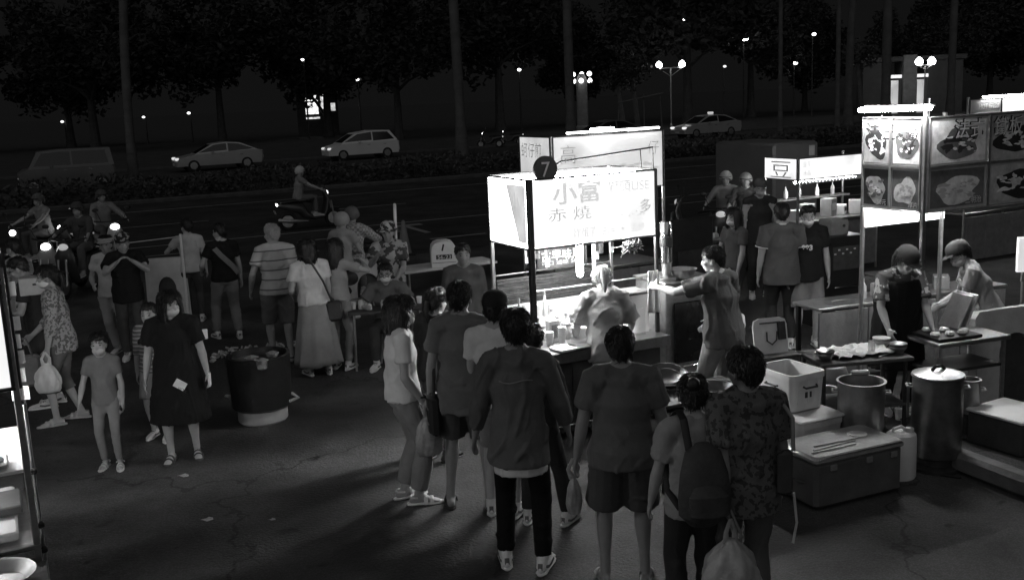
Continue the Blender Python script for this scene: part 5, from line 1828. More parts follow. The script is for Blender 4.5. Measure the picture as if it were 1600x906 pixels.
def bone2(a, b, l1, l2, pole):
    a, b, pole = Vector(a), Vector(b), Vector(pole)
    d = b - a
    L_ = d.length
    mx_ = (l1 + l2) * .995
    if L_ > mx_:
        b = a + d * (mx_ / L_)
        d = b - a
        L_ = mx_
    x = (l1 * l1 - l2 * l2 + L_ * L_) / (2 * L_)
    h = math.sqrt(max(0, l1 * l1 - x * x))
    u = d / L_
    p = pole - u * pole.dot(u)
    if p.length < 1e-5:
        p = u.orthogonal()
    return a + u * x + p.normalized() * h, b


def hand(mb, w_, d, th, n, S, curl):
    """palm, four unequal bent fingers and a thumb off the palm's side; d along, th thumb side, n palm side"""
    d, th, n = d.normalized(), th.normalized(), n.normalized()
    k = S
    mb.tube([w_ - d * .01 * k, w_ + d * .03 * k, w_ + d * .085 * k], [(.026 * k, .019 * k), (.038 * k, .017 * k), (.040 * k, .014 * k)], 10, side=th, cap='round')
    for i, L_ in enumerate((.070, .080, .074, .058)):
        p = w_ + d * .080 * k + th * (.029 - .0195 * i) * k
        dd = d.copy()
        P = [p]
        for j in range(3):
            a = curl * (.5 + .35 * j) + .12
            dd = (dd * math.cos(a * .6) + n * math.sin(a * .6)).normalized()
            nn = (n - dd * n.dot(dd))
            p = p + dd * L_ * k * (.42, .32, .26)[j]
            P.append(p)
        mb.tube(P, [.0098 * k, .0095 * k, .0088 * k, .0078 * k], 8, cap='round')
    p0 = w_ + d * .022 * k + th * .028 * k
    t1 = (d * .65 + th * .75 + n * .15).normalized()
    t2 = (d * .9 + th * .25 + n * (.2 + .3 * curl)).normalized()
    mb.tube([p0, p0 + t1 * .038 * k, p0 + t1 * .038 * k + t2 * .032 * k], [.0125 * k, .0115 * k, .009 * k], 8, cap='round')


def hair_mesh(style, H, hs, seed, vol=1.0, locks=150):
    """hair as a shell over the skull; H maps head space to the person"""
    r = random.Random(seed)
    N, K = 56, 16
    c = Vector((0, -.012, .025))
    th_ = {'short': .014, 'crop': .008, 'bob': .026, 'long': .026, 'tied': .014, 'thick': .024, 'helmet': .040}[style] * vol
    a0, b0, z0 = .077 + th_, .095 + th_, .093 + th_
    V = []
    ph = [r.random() * 6 for _ in range(6)]
    for k in range(K + 1):
        t = k / K
        for i in range(N):
            az = 2 * math.pi * i / N                           # 0 at the face
            f = math.cos(az)
            if style in ('bob', 'long'):
                open_ = max(0, min(1, (f - .52) / .2))
                drop = {'bob': -.155, 'long': -.24}[style]
                lim_z = .052 * open_ + drop * (1 - open_)
            else:
                ear = math.exp(-((abs(((az + math.pi) % (2 * math.pi)) - math.pi) - 1.75) / .35) ** 2)
                q = (1 - f) / 2
                lim_z = .058 * (1 - q) ** 2 * 1.0 + q * (-.085) + .012
                if abs(((az + math.pi) % (2 * math.pi)) - math.pi) < .9:
                    lim_z = .058
                lim_z += .025 * ear
            zl = z0 if lim_z > c.z else .155
            if style == 'helmet':
                lim_z = .05 - .11 * ((1 - f) / 2) ** .5
                zl = z0 if lim_z > c.z else .16
            ths = math.acos(max(-.95, min(1, (lim_z - c.z) / zl)))
            zz = None
            if style in ('bob', 'long') and lim_z < -.02:
                tt = t * 1.9
                if tt <= 1:
                    th = tt * math.pi / 2
                    zz = c.z + z0 * math.cos(th)
                    rad = math.sin(th)
                else:
                    s_ = (tt - 1) / .9
                    zz = c.z + (lim_z - c.z) * s_
                    rad = 1.0 + .05 * math.sin(s_ * 3.1) - (.20 * max(0, s_ - .75) if style == 'bob' else .1 * s_)
            else:
                th = t * ths
                zz = c.z + (z0 if th < 1.5708 else .155) * math.cos(th)
                rad = math.sin(th)
                if style != 'helmet':
                    rad *= 1 - (.12 if style in ('short', 'thick') else .06) * t ** 4
            g = 1 if style == 'helmet' else 1 + (.018 * math.sin(az * 11 + ph[0] + t * 3) + .014 * math.sin(az * 19 + ph[1] - t * 2) + .02 * math.sin(az * 5 + ph[2]) * t)
            if k >= K:
                g *= .94
            V.append(H(Vector((math.sin(az) * a0 * rad * g, f * b0 * rad * g + c.y, zz + .004 * math.sin(az * 9 + ph[3]) * t)), hs))
    F = []
    for k in range(K):
        for i in range(N):
            j = (i + 1) % N
            F.append((k * N + i, (k + 1) * N + i, (k + 1) * N + j, k * N + j))
    # inner lining so that it has thickness
    o = len(V)
    for i in range(N):
        p = V[K * N + i]
        V.append(p.lerp(H(Vector((0, -.01, .0)), hs), .25))
    for i in range(N):
        j = (i + 1) % N
        F.append((K * N + i, o + i, o + j, K * N + j))
    mb = MB().add(V, F)
    if style != 'helmet':                                     # loose locks that break up the outline
        cc = H(Vector((0, -.012, .0)), hs)
        for q in range(locks):
            k = r.randrange(2, K)
            i = r.randrange(N)
            p = V[k * N + i]
            d = (V[min(K, k + 1) * N + i] - V[(k - 1) * N + i])
            if d.length < 1e-5:
                continue
            d.normalize()
            n = (p - cc).normalized()
            s_ = d.cross(n) * r.gauss(0, .35)
            L_ = r.uniform(.6, 1.5) * (.045 if style in ('bob', 'long', 'tied') else .030) * hs
            mb.tube([p - n * .004 * hs, p + (d + s_ * .5) * L_ * .5 + n * r.uniform(.003, .008) * hs, p + (d + s_) * L_ + n * r.uniform(.0, .007) * hs], [.0036 * hs, .0030 * hs, .0008 * hs], 4)
    return mb


def person(label, loc, face, h=1.7, build=1.0, vox=.014, skin=None, lean=0.0, side=0.0, twist=0.0, yaw=0.0, nod=0.0, lh=None, rh=None, lf=None, rf=None,
           pz=None, sit=False, curl=.5, top=None, bottom=None, hair=('short', None), shoes='sneaker', shoe_v=.6, mask=None, eyes=False, glasses=False, hat=None, seed=0, group=None, z=0.0,
           lpole=None, rpole=None, apron=None, straps=None):
    S = h / 1.7
    hs = S * (1 + max(0, 1 - S) * .75)
    t = thing("person", label, "person", (loc[0], loc[1], z), R(face), group)
    skin = skin or SKIN
    pzz = (pz if pz is not None else .93) * S
    pel = Vector((0, 0, pzz))
    Rt = Euler((-R(lean), R(side), 0)).to_matrix()
    Rs = Rt @ Matrix.Rotation(R(twist), 3, 'Z')
    spine = lambda d: pel + Rt @ Vector((0, 0, d * S))
    neck = spine(.525) + Rt @ Vector((0, -.005 * S, 0))
    wsh = .172 * S * (1 + (build - 1) * .6)
    sh = {s_: neck + Rs @ Vector((s_ * wsh, .0, -.062 * S)) for s_ in (-1, 1)}
    Rh = Matrix.Rotation(R(yaw), 3, 'Z') @ Euler((-R(nod + lean * .45), R(side * .5), 0)).to_matrix()
    hb = neck + Rt @ Vector((0, .012 * S, .022 * S))
    hc = hb + Rh @ Vector((0, .018 * hs, .112 * hs))
    H = lambda v, k: hc + Rh @ (Vector(v) * k)
    hip = {s_: pel + Vector((s_ * .088 * S * (1 + (build - 1) * .5), 0, -.02 * S)) for s_ in (-1, 1)}
    lf = Vector(lf if lf else (-.10, .02, .085)) * S
    rf = Vector(rf if rf else (.10, -.03, .085)) * S
    hd_ = {}
    body = MB()
    B = build
    wx = Rt @ Vector((1, 0, 0))
    body.tube([spine(-.03), spine(.02), spine(.08), spine(.20), spine(.32), spine(.43), spine(.485)],
              [(.12 * S * B, .088 * S * B), (.142 * S * B, .102 * S * B), (.130 * S * B, .092 * S * B), (.122 * S * B, .088 * S * B), (.143 * S * B, .104 * S * B), (.138 * S * B, .088 * S), (.080 * S, .064 * S)], 18, side=wx, cap='round')
    for s_ in (-1, 1):
        body.tube([neck + Rt @ Vector((s_ * .02 * S, -.01 * S, .02 * S)), neck.lerp(sh[s_], .55) + Rt @ Vector((0, -.006 * S, .004 * S)), sh[s_]], [.046 * S, .050 * S, .052 * S], 12, cap='round')
    body.tube([spine(.44), neck, hb + Rh @ Vector((0, .008 * S, .06 * S))], [.066 * S, .058 * S, .055 * S], 12, cap='round')
    # head with features
    for c, r_ in (((0, -.012, .025), (.076, .094, .092)), ((0, .018, -.035), (.060, .070, .082)), ((0, .046, -.088), (.033, .032, .024)), ((0, .090, -.022), (.012, .018, .026)), ((0, .098, -.036), (.016, .014, .011)),
                  ((-.077, -.012, -.015), (.010, .020, .031)), ((.077, -.012, -.015), (.010, .020, .031)), ((0, .074, .022), (.048, .016, .010)), ((0, .083, -.064), (.023, .012, .010)), ((-.036, .062, -.03), (.024, .022, .022)), ((.036, .062, -.03), (.024, .022, .022))):
        body.ball(H(c, hs), tuple(q * hs for q in r_), 14, 10, Rh)
    arm = {}
    for s_, tg, pole in ((-1, lh, lpole), (1, rh, rpole)):
        a = sh[s_]
        if tg is None:
            tg = Vector((s_ * (.255 + .03 * (B - 1)), .07 + .03 * s_ * ((seed % 3) - 1), .80 + (pzz / S - .93))) * S
        else:
            tg = Vector(tg) * S
        pole = Vector(pole) if pole else Vector((s_ * .5, -.9, -.25))
        e, w_ = bone2(a, tg, .285 * S, .255 * S, pole)
        arm[s_] = (a, e, w_)
        body.tube([a + Vector((-s_ * .03 * S, 0, -.01 * S)), a, a.lerp(e, .35), a.lerp(e, .85), e, e.lerp(w_, .25), e.lerp(w_, .8), w_],
                  [.060 * S * B, .057 * S * B, .049 * S * B, .041 * S * B, .040 * S, .043 * S, .030 * S, (.028 * S, .024 * S)], 12, cap='round')
        d = (w_ - e).normalized()
        th = Vector((-s_ * .25, 1, .25)) if abs(d.y) < .75 else Vector((-s_ * .5, 0, 1))
        th = (th - d * th.dot(d)).normalized()
        n = d.cross(th)
        if n.dot(Vector((-s_, 0, -.5))) < 0:
            n = -n
        hand(body, w_, d, th, n, S, curl)
        hd_[s_] = w_ + d * .09 * S
    legs = {}
    for s_, ft in ((-1, lf), (1, rf)):
        k, ft2 = bone2(hip[s_], ft, .43 * S, .425 * S, Vector((s_ * .12, 1, 0)))
        legs[s_] = (hip[s_], k, ft2)
        q = B ** .6
        body.tube([hip[s_] + Vector((0, 0, .03 * S)), hip[s_].lerp(k, .15), hip[s_].lerp(k, .55), k.lerp(hip[s_], .1), k, k.lerp(ft2, .28), k.lerp(ft2, .7), ft2],
                  [.086 * S * q, .087 * S * q, .072 * S * q, .056 * S * q, .053 * S, .055 * S * q, .038 * S, .035 * S], 14, cap='round')
        shin = (ft2 - k).normalized()
        fd = Vector((s_ * .18, 1, 0)).normalized()
        tilt = max(-.5, min(.7, -shin.y * .6))
        fo = ft2 + Vector((0, 0, -.045 * S))
        body.tube([fo + fd * -.05 * S, fo + fd * .03 * S + Vector((0, 0, .012 * S)), fo + fd * .11 * S + Vector((0, 0, -.012 * S)), fo + fd * .165 * S + Vector((0, 0, -.02 * S))],
                  [(.030 * S, .034 * S), (.034 * S, .040 * S), (.042 * S, .024 * S), (.036 * S, .014 * S)], 12, side=Vector((1, -s_ * .18, 0)), cap='round')
        legs[s_] += (fo, fd)
    grown(body, "body", skin, t, vox)
    # ---- hair
    st, hm = hair
    if st:
        hair_mesh(st, H, hs, seed, 1.0, 760 if vox < .012 else 260).build("hair", hm or HAIR, t, ang=60)
        if st == 'tied':
            MB().tube([H((0, -.10, .03), hs), H((0, -.135, .02), hs), H((0, -.15, -.06), hs), H((0, -.13, -.16), hs)], [.022 * hs, .034 * hs, .03 * hs, .012 * hs], 10, cap='round').build("ponytail", hm or HAIR, t)
    if hat:
        kd, hm2 = hat
        if kd == 'bun':
            MB().ball(H((0, -.10, .085), hs), .042 * hs, 12, 8).build("hair_bun", hair[1] or HAIR, t)
        elif kd in ('cap', 'visor', 'brim'):
            mb = MB()
            V, F, N = [], [], 28
            lev = [(1.0, .045), (1.02, .075), (.9, .115), (.62, .142), (.25, .153)] if kd != 'visor' else [(1.0, .04), (1.04, .055), (1.03, .085), (.98, .09)]
            for q, z_ in lev:
                for i in range(N):
                    a = 6.2832 * i / N
                    V.append(H((math.sin(a) * .096 * q, math.cos(a) * .115 * q - .012, z_), hs))
            for k in range(len(lev) - 1):
                for i in range(N):
                    j = (i + 1) % N
                    F.append((k * N + i, k * N + j, (k + 1) * N + j, (k + 1) * N + i))
            F.append(tuple((len(lev) - 1) * N + i for i in range(N)))
            mb.add(V, F)
            c_ = mb.build("hat", hm2, t)
            V, F = [], []
            if kd == 'brim':
                for q, z_ in ((1.0, .052), (1.55, .03), (1.55, .024), (1.0, .044)):
                    for i in range(N):
                        a = 6.2832 * i / N
                        V.append(H((math.sin(a) * .096 * q, math.cos(a) * .115 * q - .012, z_), hs))
                for k in range(3):
                    for i in range(N):
                        j = (i + 1) % N
                        F.append((k * N + i, k * N + j, (k + 1) * N + j, (k + 1) * N + i))
            else:
                M_ = 9
                for q, z_ in ((.98, .055), (1.55, .040), (1.55, .034), (.98, .047)):
                    for i in range(M_):
                        a = -1.0 + 2.0 * i / (M_ - 1)
                        qq = q if q < 1 else 1 + (q - 1) * math.cos(a * 1.3)
                        V.append(H((math.sin(a) * .096 * qq, math.cos(a) * .115 * qq - .012, z_), hs))
                for k in range(3):
                    for i in range(M_ - 1):
                        F.append((k * M_ + i, k * M_ + i + 1, (k + 1) * M_ + i + 1, (k + 1) * M_ + i))
            MB().add(V, F).build("brim", hm2, c_)
        elif kd == 'helmet':
            k_ = hair_mesh('helmet', H, hs, seed).build("helmet", hm2, t, ang=60)
            MB().tube([H((math.sin(a) * .105, math.cos(a) * .125, .052), hs) for a in [-1.1 + .22 * i for i in range(11)]], [(.006, .022)] * 11, 8, side=Rh @ Vector((0, 0, 1))).build("visor", GLASS, k_)
            MB().tube([H((math.sin(a) * .066, .01, -.055 - math.cos(a) * .065), hs) for a in [-1.9 + .38 * i for i in range(11)]], .004, 6).build("chin_strap", BLACK, k_)
        elif kd == 'headset':
            MB().tube([H((math.sin(a) * .098, -.012, .03 + math.cos(a) * .096), hs) for a in [-1.6 + .32 * i for i in range(11)]], .009 * hs, 8).build("headband", hm2, t)
    if mask is not None:
        k_ = MB()
        k_.ball(H((0, .026, -.055), hs), (.064 * hs, .080 * hs, .050 * hs), 16, 12, Rh)
        for s_ in (-1, 1):
            k_.tube([H((s_ * .055, .05, -.03), hs), H((s_ * .078, .0, -.005), hs)], .003 * hs, 5)
        k_.build("face_mask", mask, t)
    if eyes or mask is not None:
        for s_ in (-1, 1):
            e_ = MB().ball(H((s_ * .031, .074, .004), hs), (.011 * hs, .009 * hs, .0055 * hs), 10, 6, Rh).build("eye", EYE, t)
            MB().tube([H((s_ * .016, .087, .029), hs), H((s_ * .034, .085, .031), hs), H((s_ * .052, .074, .024), hs)], .0032 * hs, 6).build("eyebrow", HAIR, t)
    if glasses:
        g = MB()
        for s_ in (-1, 1):
            g.tube([H((s_ * .033 + .024 * math.cos(a), .099, .0 + .019 * math.sin(a)), hs) for a in [i * .5236 for i in range(12)]], .0032 * hs, 6, closed=True)
            g.tube([H((s_ * .056, .097, .004), hs), H((s_ * .078, .0, .004), hs)], .003 * hs, 6)
        g.tube([H((-.009, .103, .0), hs), H((.009, .103, .0), hs)], .003 * hs, 6)
        g.build("glasses", BLACK, t)
    # ---- top
    if top:
        v, hem, slv, loose = top['m'], top.get('hem', -.06), top.get('sleeve', .55), top.get('loose', .016)
        m = MB()
        L_ = loose * S
        dz = [hem]
        for d in (-.06, .02, .10, .20, .32, .425, .485, .515):
            if d > hem + .03:
                dz.append(d)
        rr = []
        P = []
        flare = top.get('flare', 0)
        for d in dz:
            if d <= .02:
                ex = (bottom or {}).get('loose', .012) * .8 + .010
                rx, ry = .156 * B + ex + flare * (.02 - d), .116 * B + ex + flare * (.02 - d) * .85
            elif d <= .12:
                rx, ry = .150 * B + .008, .112 * B + .008
            elif d <= .22:
                rx, ry = .146 * B, .106 * B
            elif d <= .33:
                rx, ry = .160 * B, .118 * B
            elif d <= .42:
                rx, ry = .150 * B, .098
            elif d <= .49:
                rx, ry = .108, .084
            else:
                rx, ry = .064, .060
            rr.append((rx * S + L_, ry * S + L_))
            q = spine(d) if d >= 0 else pel + (Rt @ Vector((0, 0, d * S * .35))) + Vector((0, 0, d * S * .65))
            P.append(q)
        m.tube(P, rr, 22, side=wx)
        for s_ in (-1, 1):
            m.tube([neck + Rt @ Vector((s_ * .035 * S, -.008 * S, -.020 * S)), neck.lerp(sh[s_], .55) + Rt @ Vector((0, -.006 * S, .002 * S)), sh[s_] + Rt @ Vector((0, 0, .004 * S))], [.050 * S + L_ * .7, .056 * S + L_ * .7, .060 * S + L_ * .6], 14, cap='round')
        if top.get('collar'):
            m.tube([spine(.46), neck + Rt @ Vector((0, .004 * S, .035 * S))], [(.092 * S, .080 * S), (.072 * S, .070 * S)], 14, side=wx)
        if slv > 0:
            for s_ in (-1, 1):
                a, e, w_ = arm[s_]
                pts_ = [a + Vector((-s_ * .06 * S, 0, .0)), a + Vector((0, 0, .008 * S)), a.lerp(e, .35)]
                rs_ = [.070 * S * B + L_ * .6, .064 * S * B + L_ * .6, .056 * S * B + L_ * .9]
                if slv <= 1:
                    pts_.append(a.lerp(e, max(.42, slv)))
                    rs_.append(.052 * S * B + L_ * 1.15)
                else:
                    pts_ += [a.lerp(e, .85), e, e.lerp(w_, min(.95, slv - 1) * .5), e.lerp(w_, min(.95, slv - 1))]
                    rs_ += [.047 * S * B + L_ * .8, .048 * S + L_ * .8, .046 * S + L_ * .7, .038 * S + L_ * .6]
                m.tube(pts_, rs_, 14)
        if vox < .02 and 'hood' in top:
            m.ball(spine(.44) + Rt @ Vector((0, -.10 * S, .0)), (.11 * S, .05 * S, .08 * S), 12, 8, Rt)
        grown(m, top.get('name', 'shirt'), v, t, vox * 1.15, 2, top.get('wr', .010) * S, top.get('wl', .12) * S, seed)
        if top.get('under'):
            m = MB()
            d0 = hem - .055
            m.tube([pel + Vector((0, 0, d0 * S)), pel + Vector((0, 0, (hem + .03) * S))], [(.170 * S * B + L_ * .6, .132 * S * B + L_ * .6)] * 2, 22, side=wx)
            grown(m, "undershirt", top['under'], t, vox * 1.15, 1, .006 * S, .1 * S, seed + 3)
    # ---- bottom
    if bottom:
        v, ln, loose = bottom['m'], bottom.get('len', 1.93), bottom.get('loose', .012) * S
        m = MB()
        if bottom.get('skirt'):
            zt = pel.z + .08 * S
            zb = bottom['skirt'] * S
            N, K = 44, 12
            cb = (legs[-1][2] + legs[1][2]) / 2
            V, F = [], []
            for k in range(K + 1):
                q = k / K
                z_ = zt + (zb - zt) * q
                cx, cy = cb.x * q * q, cb.y * q * q
                w1 = (.150 + .012) * B + bottom.get('flare', .12) * q ** .8
                w2 = (.112 + .014) * B + bottom.get('flare', .12) * q ** .8
                if q < .25:
                    w1 = max(w1, (.165 * B + .0))
                for i in range(N):
                    a = 6.2832 * i / N
                    pl_ = 1 + bottom.get('pleat', .06) * q * (math.sin(a * 9 + seed + q) + .5 * math.sin(a * 15 + seed * 2))
                    V.append((cx + math.cos(a) * w1 * S * pl_, cy + math.sin(a) * w2 * S * pl_, z_ + .012 * math.sin(a * 3 + seed) * q))
            for k in range(K):
                for i in range(N):
                    j = (i + 1) % N
                    F.append((k * N + i, (k + 1) * N + i, (k + 1) * N + j, k * N + j))
            F.append(tuple(range(N)))
            o_ = MB().add(V, F).build("skirt", v, t, ang=60)
            o_.modifiers.new("thick", 'SOLIDIFY').thickness = .008
        else:
            m.tube([spine(.09), spine(.02), pel + Vector((0, 0, -.08 * S)), pel + Vector((0, 0, -.115 * S))],
                   [(.146 * S * B + loose * .6, .108 * S * B + loose * .6), (.156 * S * B + loose, .116 * S * B + loose), (.15 * S * B + loose, .108 * S * B + loose), (.11 * S, .09 * S)], 20, side=(1, 0, 0))
            for s_ in (-1, 1):
                hp, k, ft = legs[s_][:3]
                q = B ** .6
                pts_ = [hp + Vector((0, 0, .02 * S)), hp.lerp(k, .15)]
                rs_ = [.090 * S * q + loose * .6, .092 * S * q + loose]
                kn = .062 * S * q + loose * bottom.get('wide', 1.0)
                if ln <= 1:
                    pts_ += [hp.lerp(k, ln * .6), hp.lerp(k, ln)]
                    rs_ += [.084 * S * q + loose * 1.2, (.090 - .012 * ln) * S * q + loose * 1.5]
                else:
                    e_ = min(.97, ln - 1)
                    pts_ += [hp.lerp(k, .6), k, k.lerp(ft, e_ * .5), k.lerp(ft, e_)]
                    rs_ += [.074 * S * q + loose, kn, (.056 * S * q + loose) * bottom.get('wide', 1.0), (.046 * S + loose) * bottom.get('wide', 1.0)]
                m.tube(pts_, rs_, 14)
            grown(m, bottom.get('name', "trousers" if ln > 1 else "shorts"), v, t, vox * 1.15, 2, bottom.get('wr', .009) * S, .13 * S, seed + 7)
    if apron is not None:
        V, F = [], []
        for j in range(9):
            for i in range(9):
                a = (i / 8 - .5) * 2.4
                d = .36 - .86 * j / 8
                q = spine(d) if d > 0 else pel + Vector((0, 0, d * S))
                rx = (.175 + .03 * (d < 0)) * S * B
                wd_ = .5 + .5 * min(1, j / 3)
                V.append(q + Vector((math.sin(a * wd_) * rx, math.cos(a * wd_) * rx * .85 + .012, 0)))
        for j in range(8):
            for i in range(8):
                F.append((j * 9 + i, j * 9 + i + 1, (j + 1) * 9 + i + 1, (j + 1) * 9 + i))
        o_ = MB().add(V, F).build("apron", apron, t)
        o_.modifiers.new("thick", 'SOLIDIFY').thickness = .006
        MB().tube([neck + Rt @ Vector((x * S, y * S, z_ * S)) for x, y, z_ in ((-.09, .09, -.10), (-.06, -.02, .0), (0, -.075, .0), (.06, -.02, .0), (.09, .09, -.10))], .009 * S, 6).build("neck_strap", apron, o_)
        MB().tube([spine(.10) + Vector((math.cos(a) * .176 * S * B, math.sin(a) * .142 * S * B, 0)) for a in [math.pi + .3 + i * .26 for i in range(11)]], .009 * S, 6).build("waist_tie", apron, o_)
    # ---- shoes
    for s_ in (-1, 1):
        hp, k, ft, fo, fd = legs[s_]
        sd_ = Vector((fd.y, -fd.x, 0))
        b0 = fo + Vector((0, 0, -.040 * S))
        if shoes in ('sneaker', 'shoe'):
            up = MB()
            sec = [(-.075, .020, .045), (-.055, .034, .060), (.0, .037, .072), (.06, .042, .058), (.12, .047, .042), (.165, .042, .033), (.195, .022, .022)]
            up.tube([b0 + fd * y * S + Vector((0, 0, (.018 + hh * .5) * S)) for y, ww, hh in sec], [(ww * S, hh * .58 * S) for y, ww, hh in sec], 14, side=sd_, cap='round')
            up.tube([b0 + fd * -.02 * S + Vector((0, 0, .05 * S)), ft + Vector((0, -.004 * S, .03 * S))], [(.040 * S, .052 * S), (.040 * S, .046 * S)], 12, side=sd_)
            u_ = up.build("shoe", cloth(shoe_v), t, ang=50)
            so_ = MB()
            so_.tube([b0 + fd * y * S + Vector((0, 0, .012 * S)) for y in (-.085, -.06, .0, .06, .12, .17, .205)], [(q * S, .013 * S) for q in (.022, .038, .038, .044, .050, .044, .020)], 12, side=sd_, cap='round')
            so_.build("sole", SOLE if shoe_v > .1 else BLACK, u_)
            if shoes == 'sneaker':
                la = MB()
                for q in range(4):
                    y = .03 + .024 * q
                    zc = .018 + (.078 - .012 * q)
                    la.tube([b0 + fd * y * S + sd_ * (-.024 * S) + Vector((0, 0, zc * S - .006 * S)), b0 + fd * y * S + Vector((0, 0, zc * S + .006 * S)), b0 + fd * y * S + sd_ * (.024 * S) + Vector((0, 0, zc * S - .006 * S))], .004 * S, 6)
                la.build("laces", DARK if shoe_v > .3 else SOLE, u_)
                pa = MB()
                for q in (-1, 1):
                    pa.tube([b0 + fd * y * S + sd_ * (q * x_ * S) + Vector((0, 0, z_ * S)) for y, x_, z_ in ((-.055, .036, .060), (-.01, .041, .042), (.04, .044, .040), (.09, .047, .052))], [(.010 * S, .003 * S)] * 4, 8, side=(0, 0, 1))
                pa.tube([b0 + fd * -.088 * S + Vector((0, 0, .045 * S)), b0 + fd * -.078 * S + Vector((0, 0, .085 * S))], [(.016 * S, .006 * S)] * 2, 8, side=sd_)
                pa.build("side_panel", cloth(.14), u_)
        elif shoes:
            so_ = MB()
            so_.tube([b0 + fd * y * S + Vector((0, 0, .010 * S)) for y in (-.085, -.06, .0, .06, .12, .17, .195)], [(q * S, .014 * S) for q in (.022, .038, .036, .042, .048, .044, .024)], 12, side=sd_, cap='round')
            u_ = so_.build("sandal", cloth(shoe_v), t)
            st_ = MB()
            for y, hh in ((.105, .052), (.055, .07)) if shoes == 'sandal' else ((.09, .062),):
                st_.tube([b0 + fd * y * S + sd_ * (math.cos(a) * .047 * S) + Vector((0, 0, (.008 + math.sin(a) * hh) * S)) for a in [i * math.pi / 8 for i in range(9)]], [(.016 * S, .006 * S)] * 9, 8, side=fd)
            if shoes == 'sandal':
                st_.tube([b0 + fd * -.01 * S + sd_ * (math.cos(a) * .046 * S) + fd * (-.06 * math.sin(a) * S) + Vector((0, 0, .07 * S)) for a in [i * math.pi / 8 for i in range(9)]], .008 * S, 6)
            st_.build("strap", cloth(shoe_v), u_)
    toW = lambda v: Vector(loc2w(t, v))
    return dict(t=t, lh=toW(hd_[-1]), rh=toW(hd_[1]), lw=toW(arm[-1][2]), head=toW(hc), neck=neck, pel=pel, S=S, B=B, spine=spine, Rt=Rt, sh=sh, arm=arm)


BAGM = mat("thin_white_plastic_bag", .62, .35, 0, .12, 14, .35, 25, spec=.5)
BAGG = mat("cloudy_plastic_bag", .30, .35, 0, .35, 9, .4, 22, spec=.5)


def carrier_bag(label, at_, w_=.24, h=.34, m=None, seed=0, flat=.55, fill=.6, group=None):
    """knotted thin plastic bag hung from the hand at at_ (world)"""
    r = random.Random(seed)
    t = thing("plastic_bag", label, "plastic bag", (at_[0], at_[1], at_[2] - h - .10), r.random() * .6, group)
    ph = [r.random() * 6 for _ in range(8)]

    def wob(a, z):
        return .07 * math.sin(3 * a + ph[0] + z * 9) + .06 * math.sin(5 * a + ph[1] - z * 14) + .05 * math.sin(8 * a + ph[2] + z * 22) + .035 * math.sin(13 * a + ph[3] - z * 31)
    pr = [(.02, 0), (w_ * .36, .005), (w_ * .46, .04), (w_ * .50, h * .28), (w_ * .48, h * .5), (w_ * .40, h * .7), (w_ * .26, h * .86), (w_ * .14, h * .96), (w_ * .10, h)]
    prof = []
    for i in range(len(pr) - 1):
        for k in range(3):
            q = k / 3
            prof.append((pr[i][0] * (1 - q) + pr[i + 1][0] * q, pr[i][1] * (1 - q) + pr[i + 1][1] * q))
    prof.append(pr[-1])
    MB().lathe((0, 0, 0), prof, 48, 1.0, flat, wob).build("bag", m or BAGM, t, ang=70)
    for s_ in (-1, 1):
        MB().tube([(s_ * w_ * .10, .01 * s_, h * .96), (s_ * .035, .015 * s_, h + .05), (0, 0, h + .115)], [(.022, .006), (.014, .005), (.012, .006)], 8).build("handle", m or BAGM, t)
    return t

# ------------------------------------------------------------------ the crowd, from the near stall round to the cooks
T = lambda v, **k: dict(m=cloth(v, k.pop('pat', None)), **k)
VN, VM, VF = .0095, .013, .018                                  # skin fineness: near, middle, far

# far left group
p = person("man in glasses and dark shirt bending over the near stall's goods", (-5.114, 10.925), 100, 1.68, 1.05, VM, SKIN, lean=12, nod=18, lh=(-.12, .36, 1.16), rh=(.14, .36, 1.16), top=T(.03, sleeve=.6, collar=1), bottom=T(.05), glasses=True, hair=('short', None), mask=None, seed=1, eyes=True)
p = person("masked woman in patterned jacket with tied hair and a white shopping bag", (-4.653, 10.291), 104, 1.64, .92, VM, SKIN, lean=4, lh=(-.25, .10, .86), rh=(.16, .30, .96), lf=(-.11, .12, .085), rf=(.10, -.10, .085), top=T(.34, pat=('blotch', .13, 36, .52), sleeve=1.5, hem=-.14, loose=.026), bottom=T(.13, len=1.35, loose=.02), shoes='sandal', shoe_v=.4, mask=MASK, hair=('tied', None), seed=2, yaw=8)
carrier_bag("bulging white shopping bag held by the masked woman in patterned jacket", p['lh'] + Vector((.02, -.06, .06)), .25, .30, BAGM, 3)
t = thing("tote_bag", "grey cloth tote bag hanging beside the masked woman's knees", "tote bag", (p['rh'][0] - .05, p['rh'][1] - .05, .40), .4)
MB().box((0, 0, .16), (.34, .09, .34), ch=.03).build("bag", mat("grey_canvas", .17, .9, 0, .2, 8, .3), t)
for s_ in (-1, 1):
    MB().tube([(-.10, s_ * .03, .32), (-.06, s_ * .03, .50), (.06, s_ * .03, .50), (.10, s_ * .03, .32)], .010, 6).build("handle", mat("grey_canvas", .17), t)
p = person("man in black cap and black tee raising both hands to his face", (-4.925, 12.953), 200, 1.62, 1.02, VM, SKIN, lh=(-.10, .30, 1.38), rh=(.09, .32, 1.38), top=T(.014, hem=-.14, sleeve=.6, loose=.03), bottom=T(.06), hat=('cap', cloth(.25, ('blotch', .02, 14, .5))), eyes=True, seed=3, nod=5, lf=(-.11, .05, .085))
person("person in pale tee mostly hidden behind the man with raised hands", (-5.264, 13.285), 185, 1.56, 1.0, VM, SKIN, top=T(.50, hem=-.08, sleeve=.6), bottom=T(.30), eyes=True, hat=('visor', cloth(.4)), hair=('tied', None), seed=4, lf=(-.16, .08, .085), rf=(.02, -.05, .085), rh=(.18, .2, 1.05))
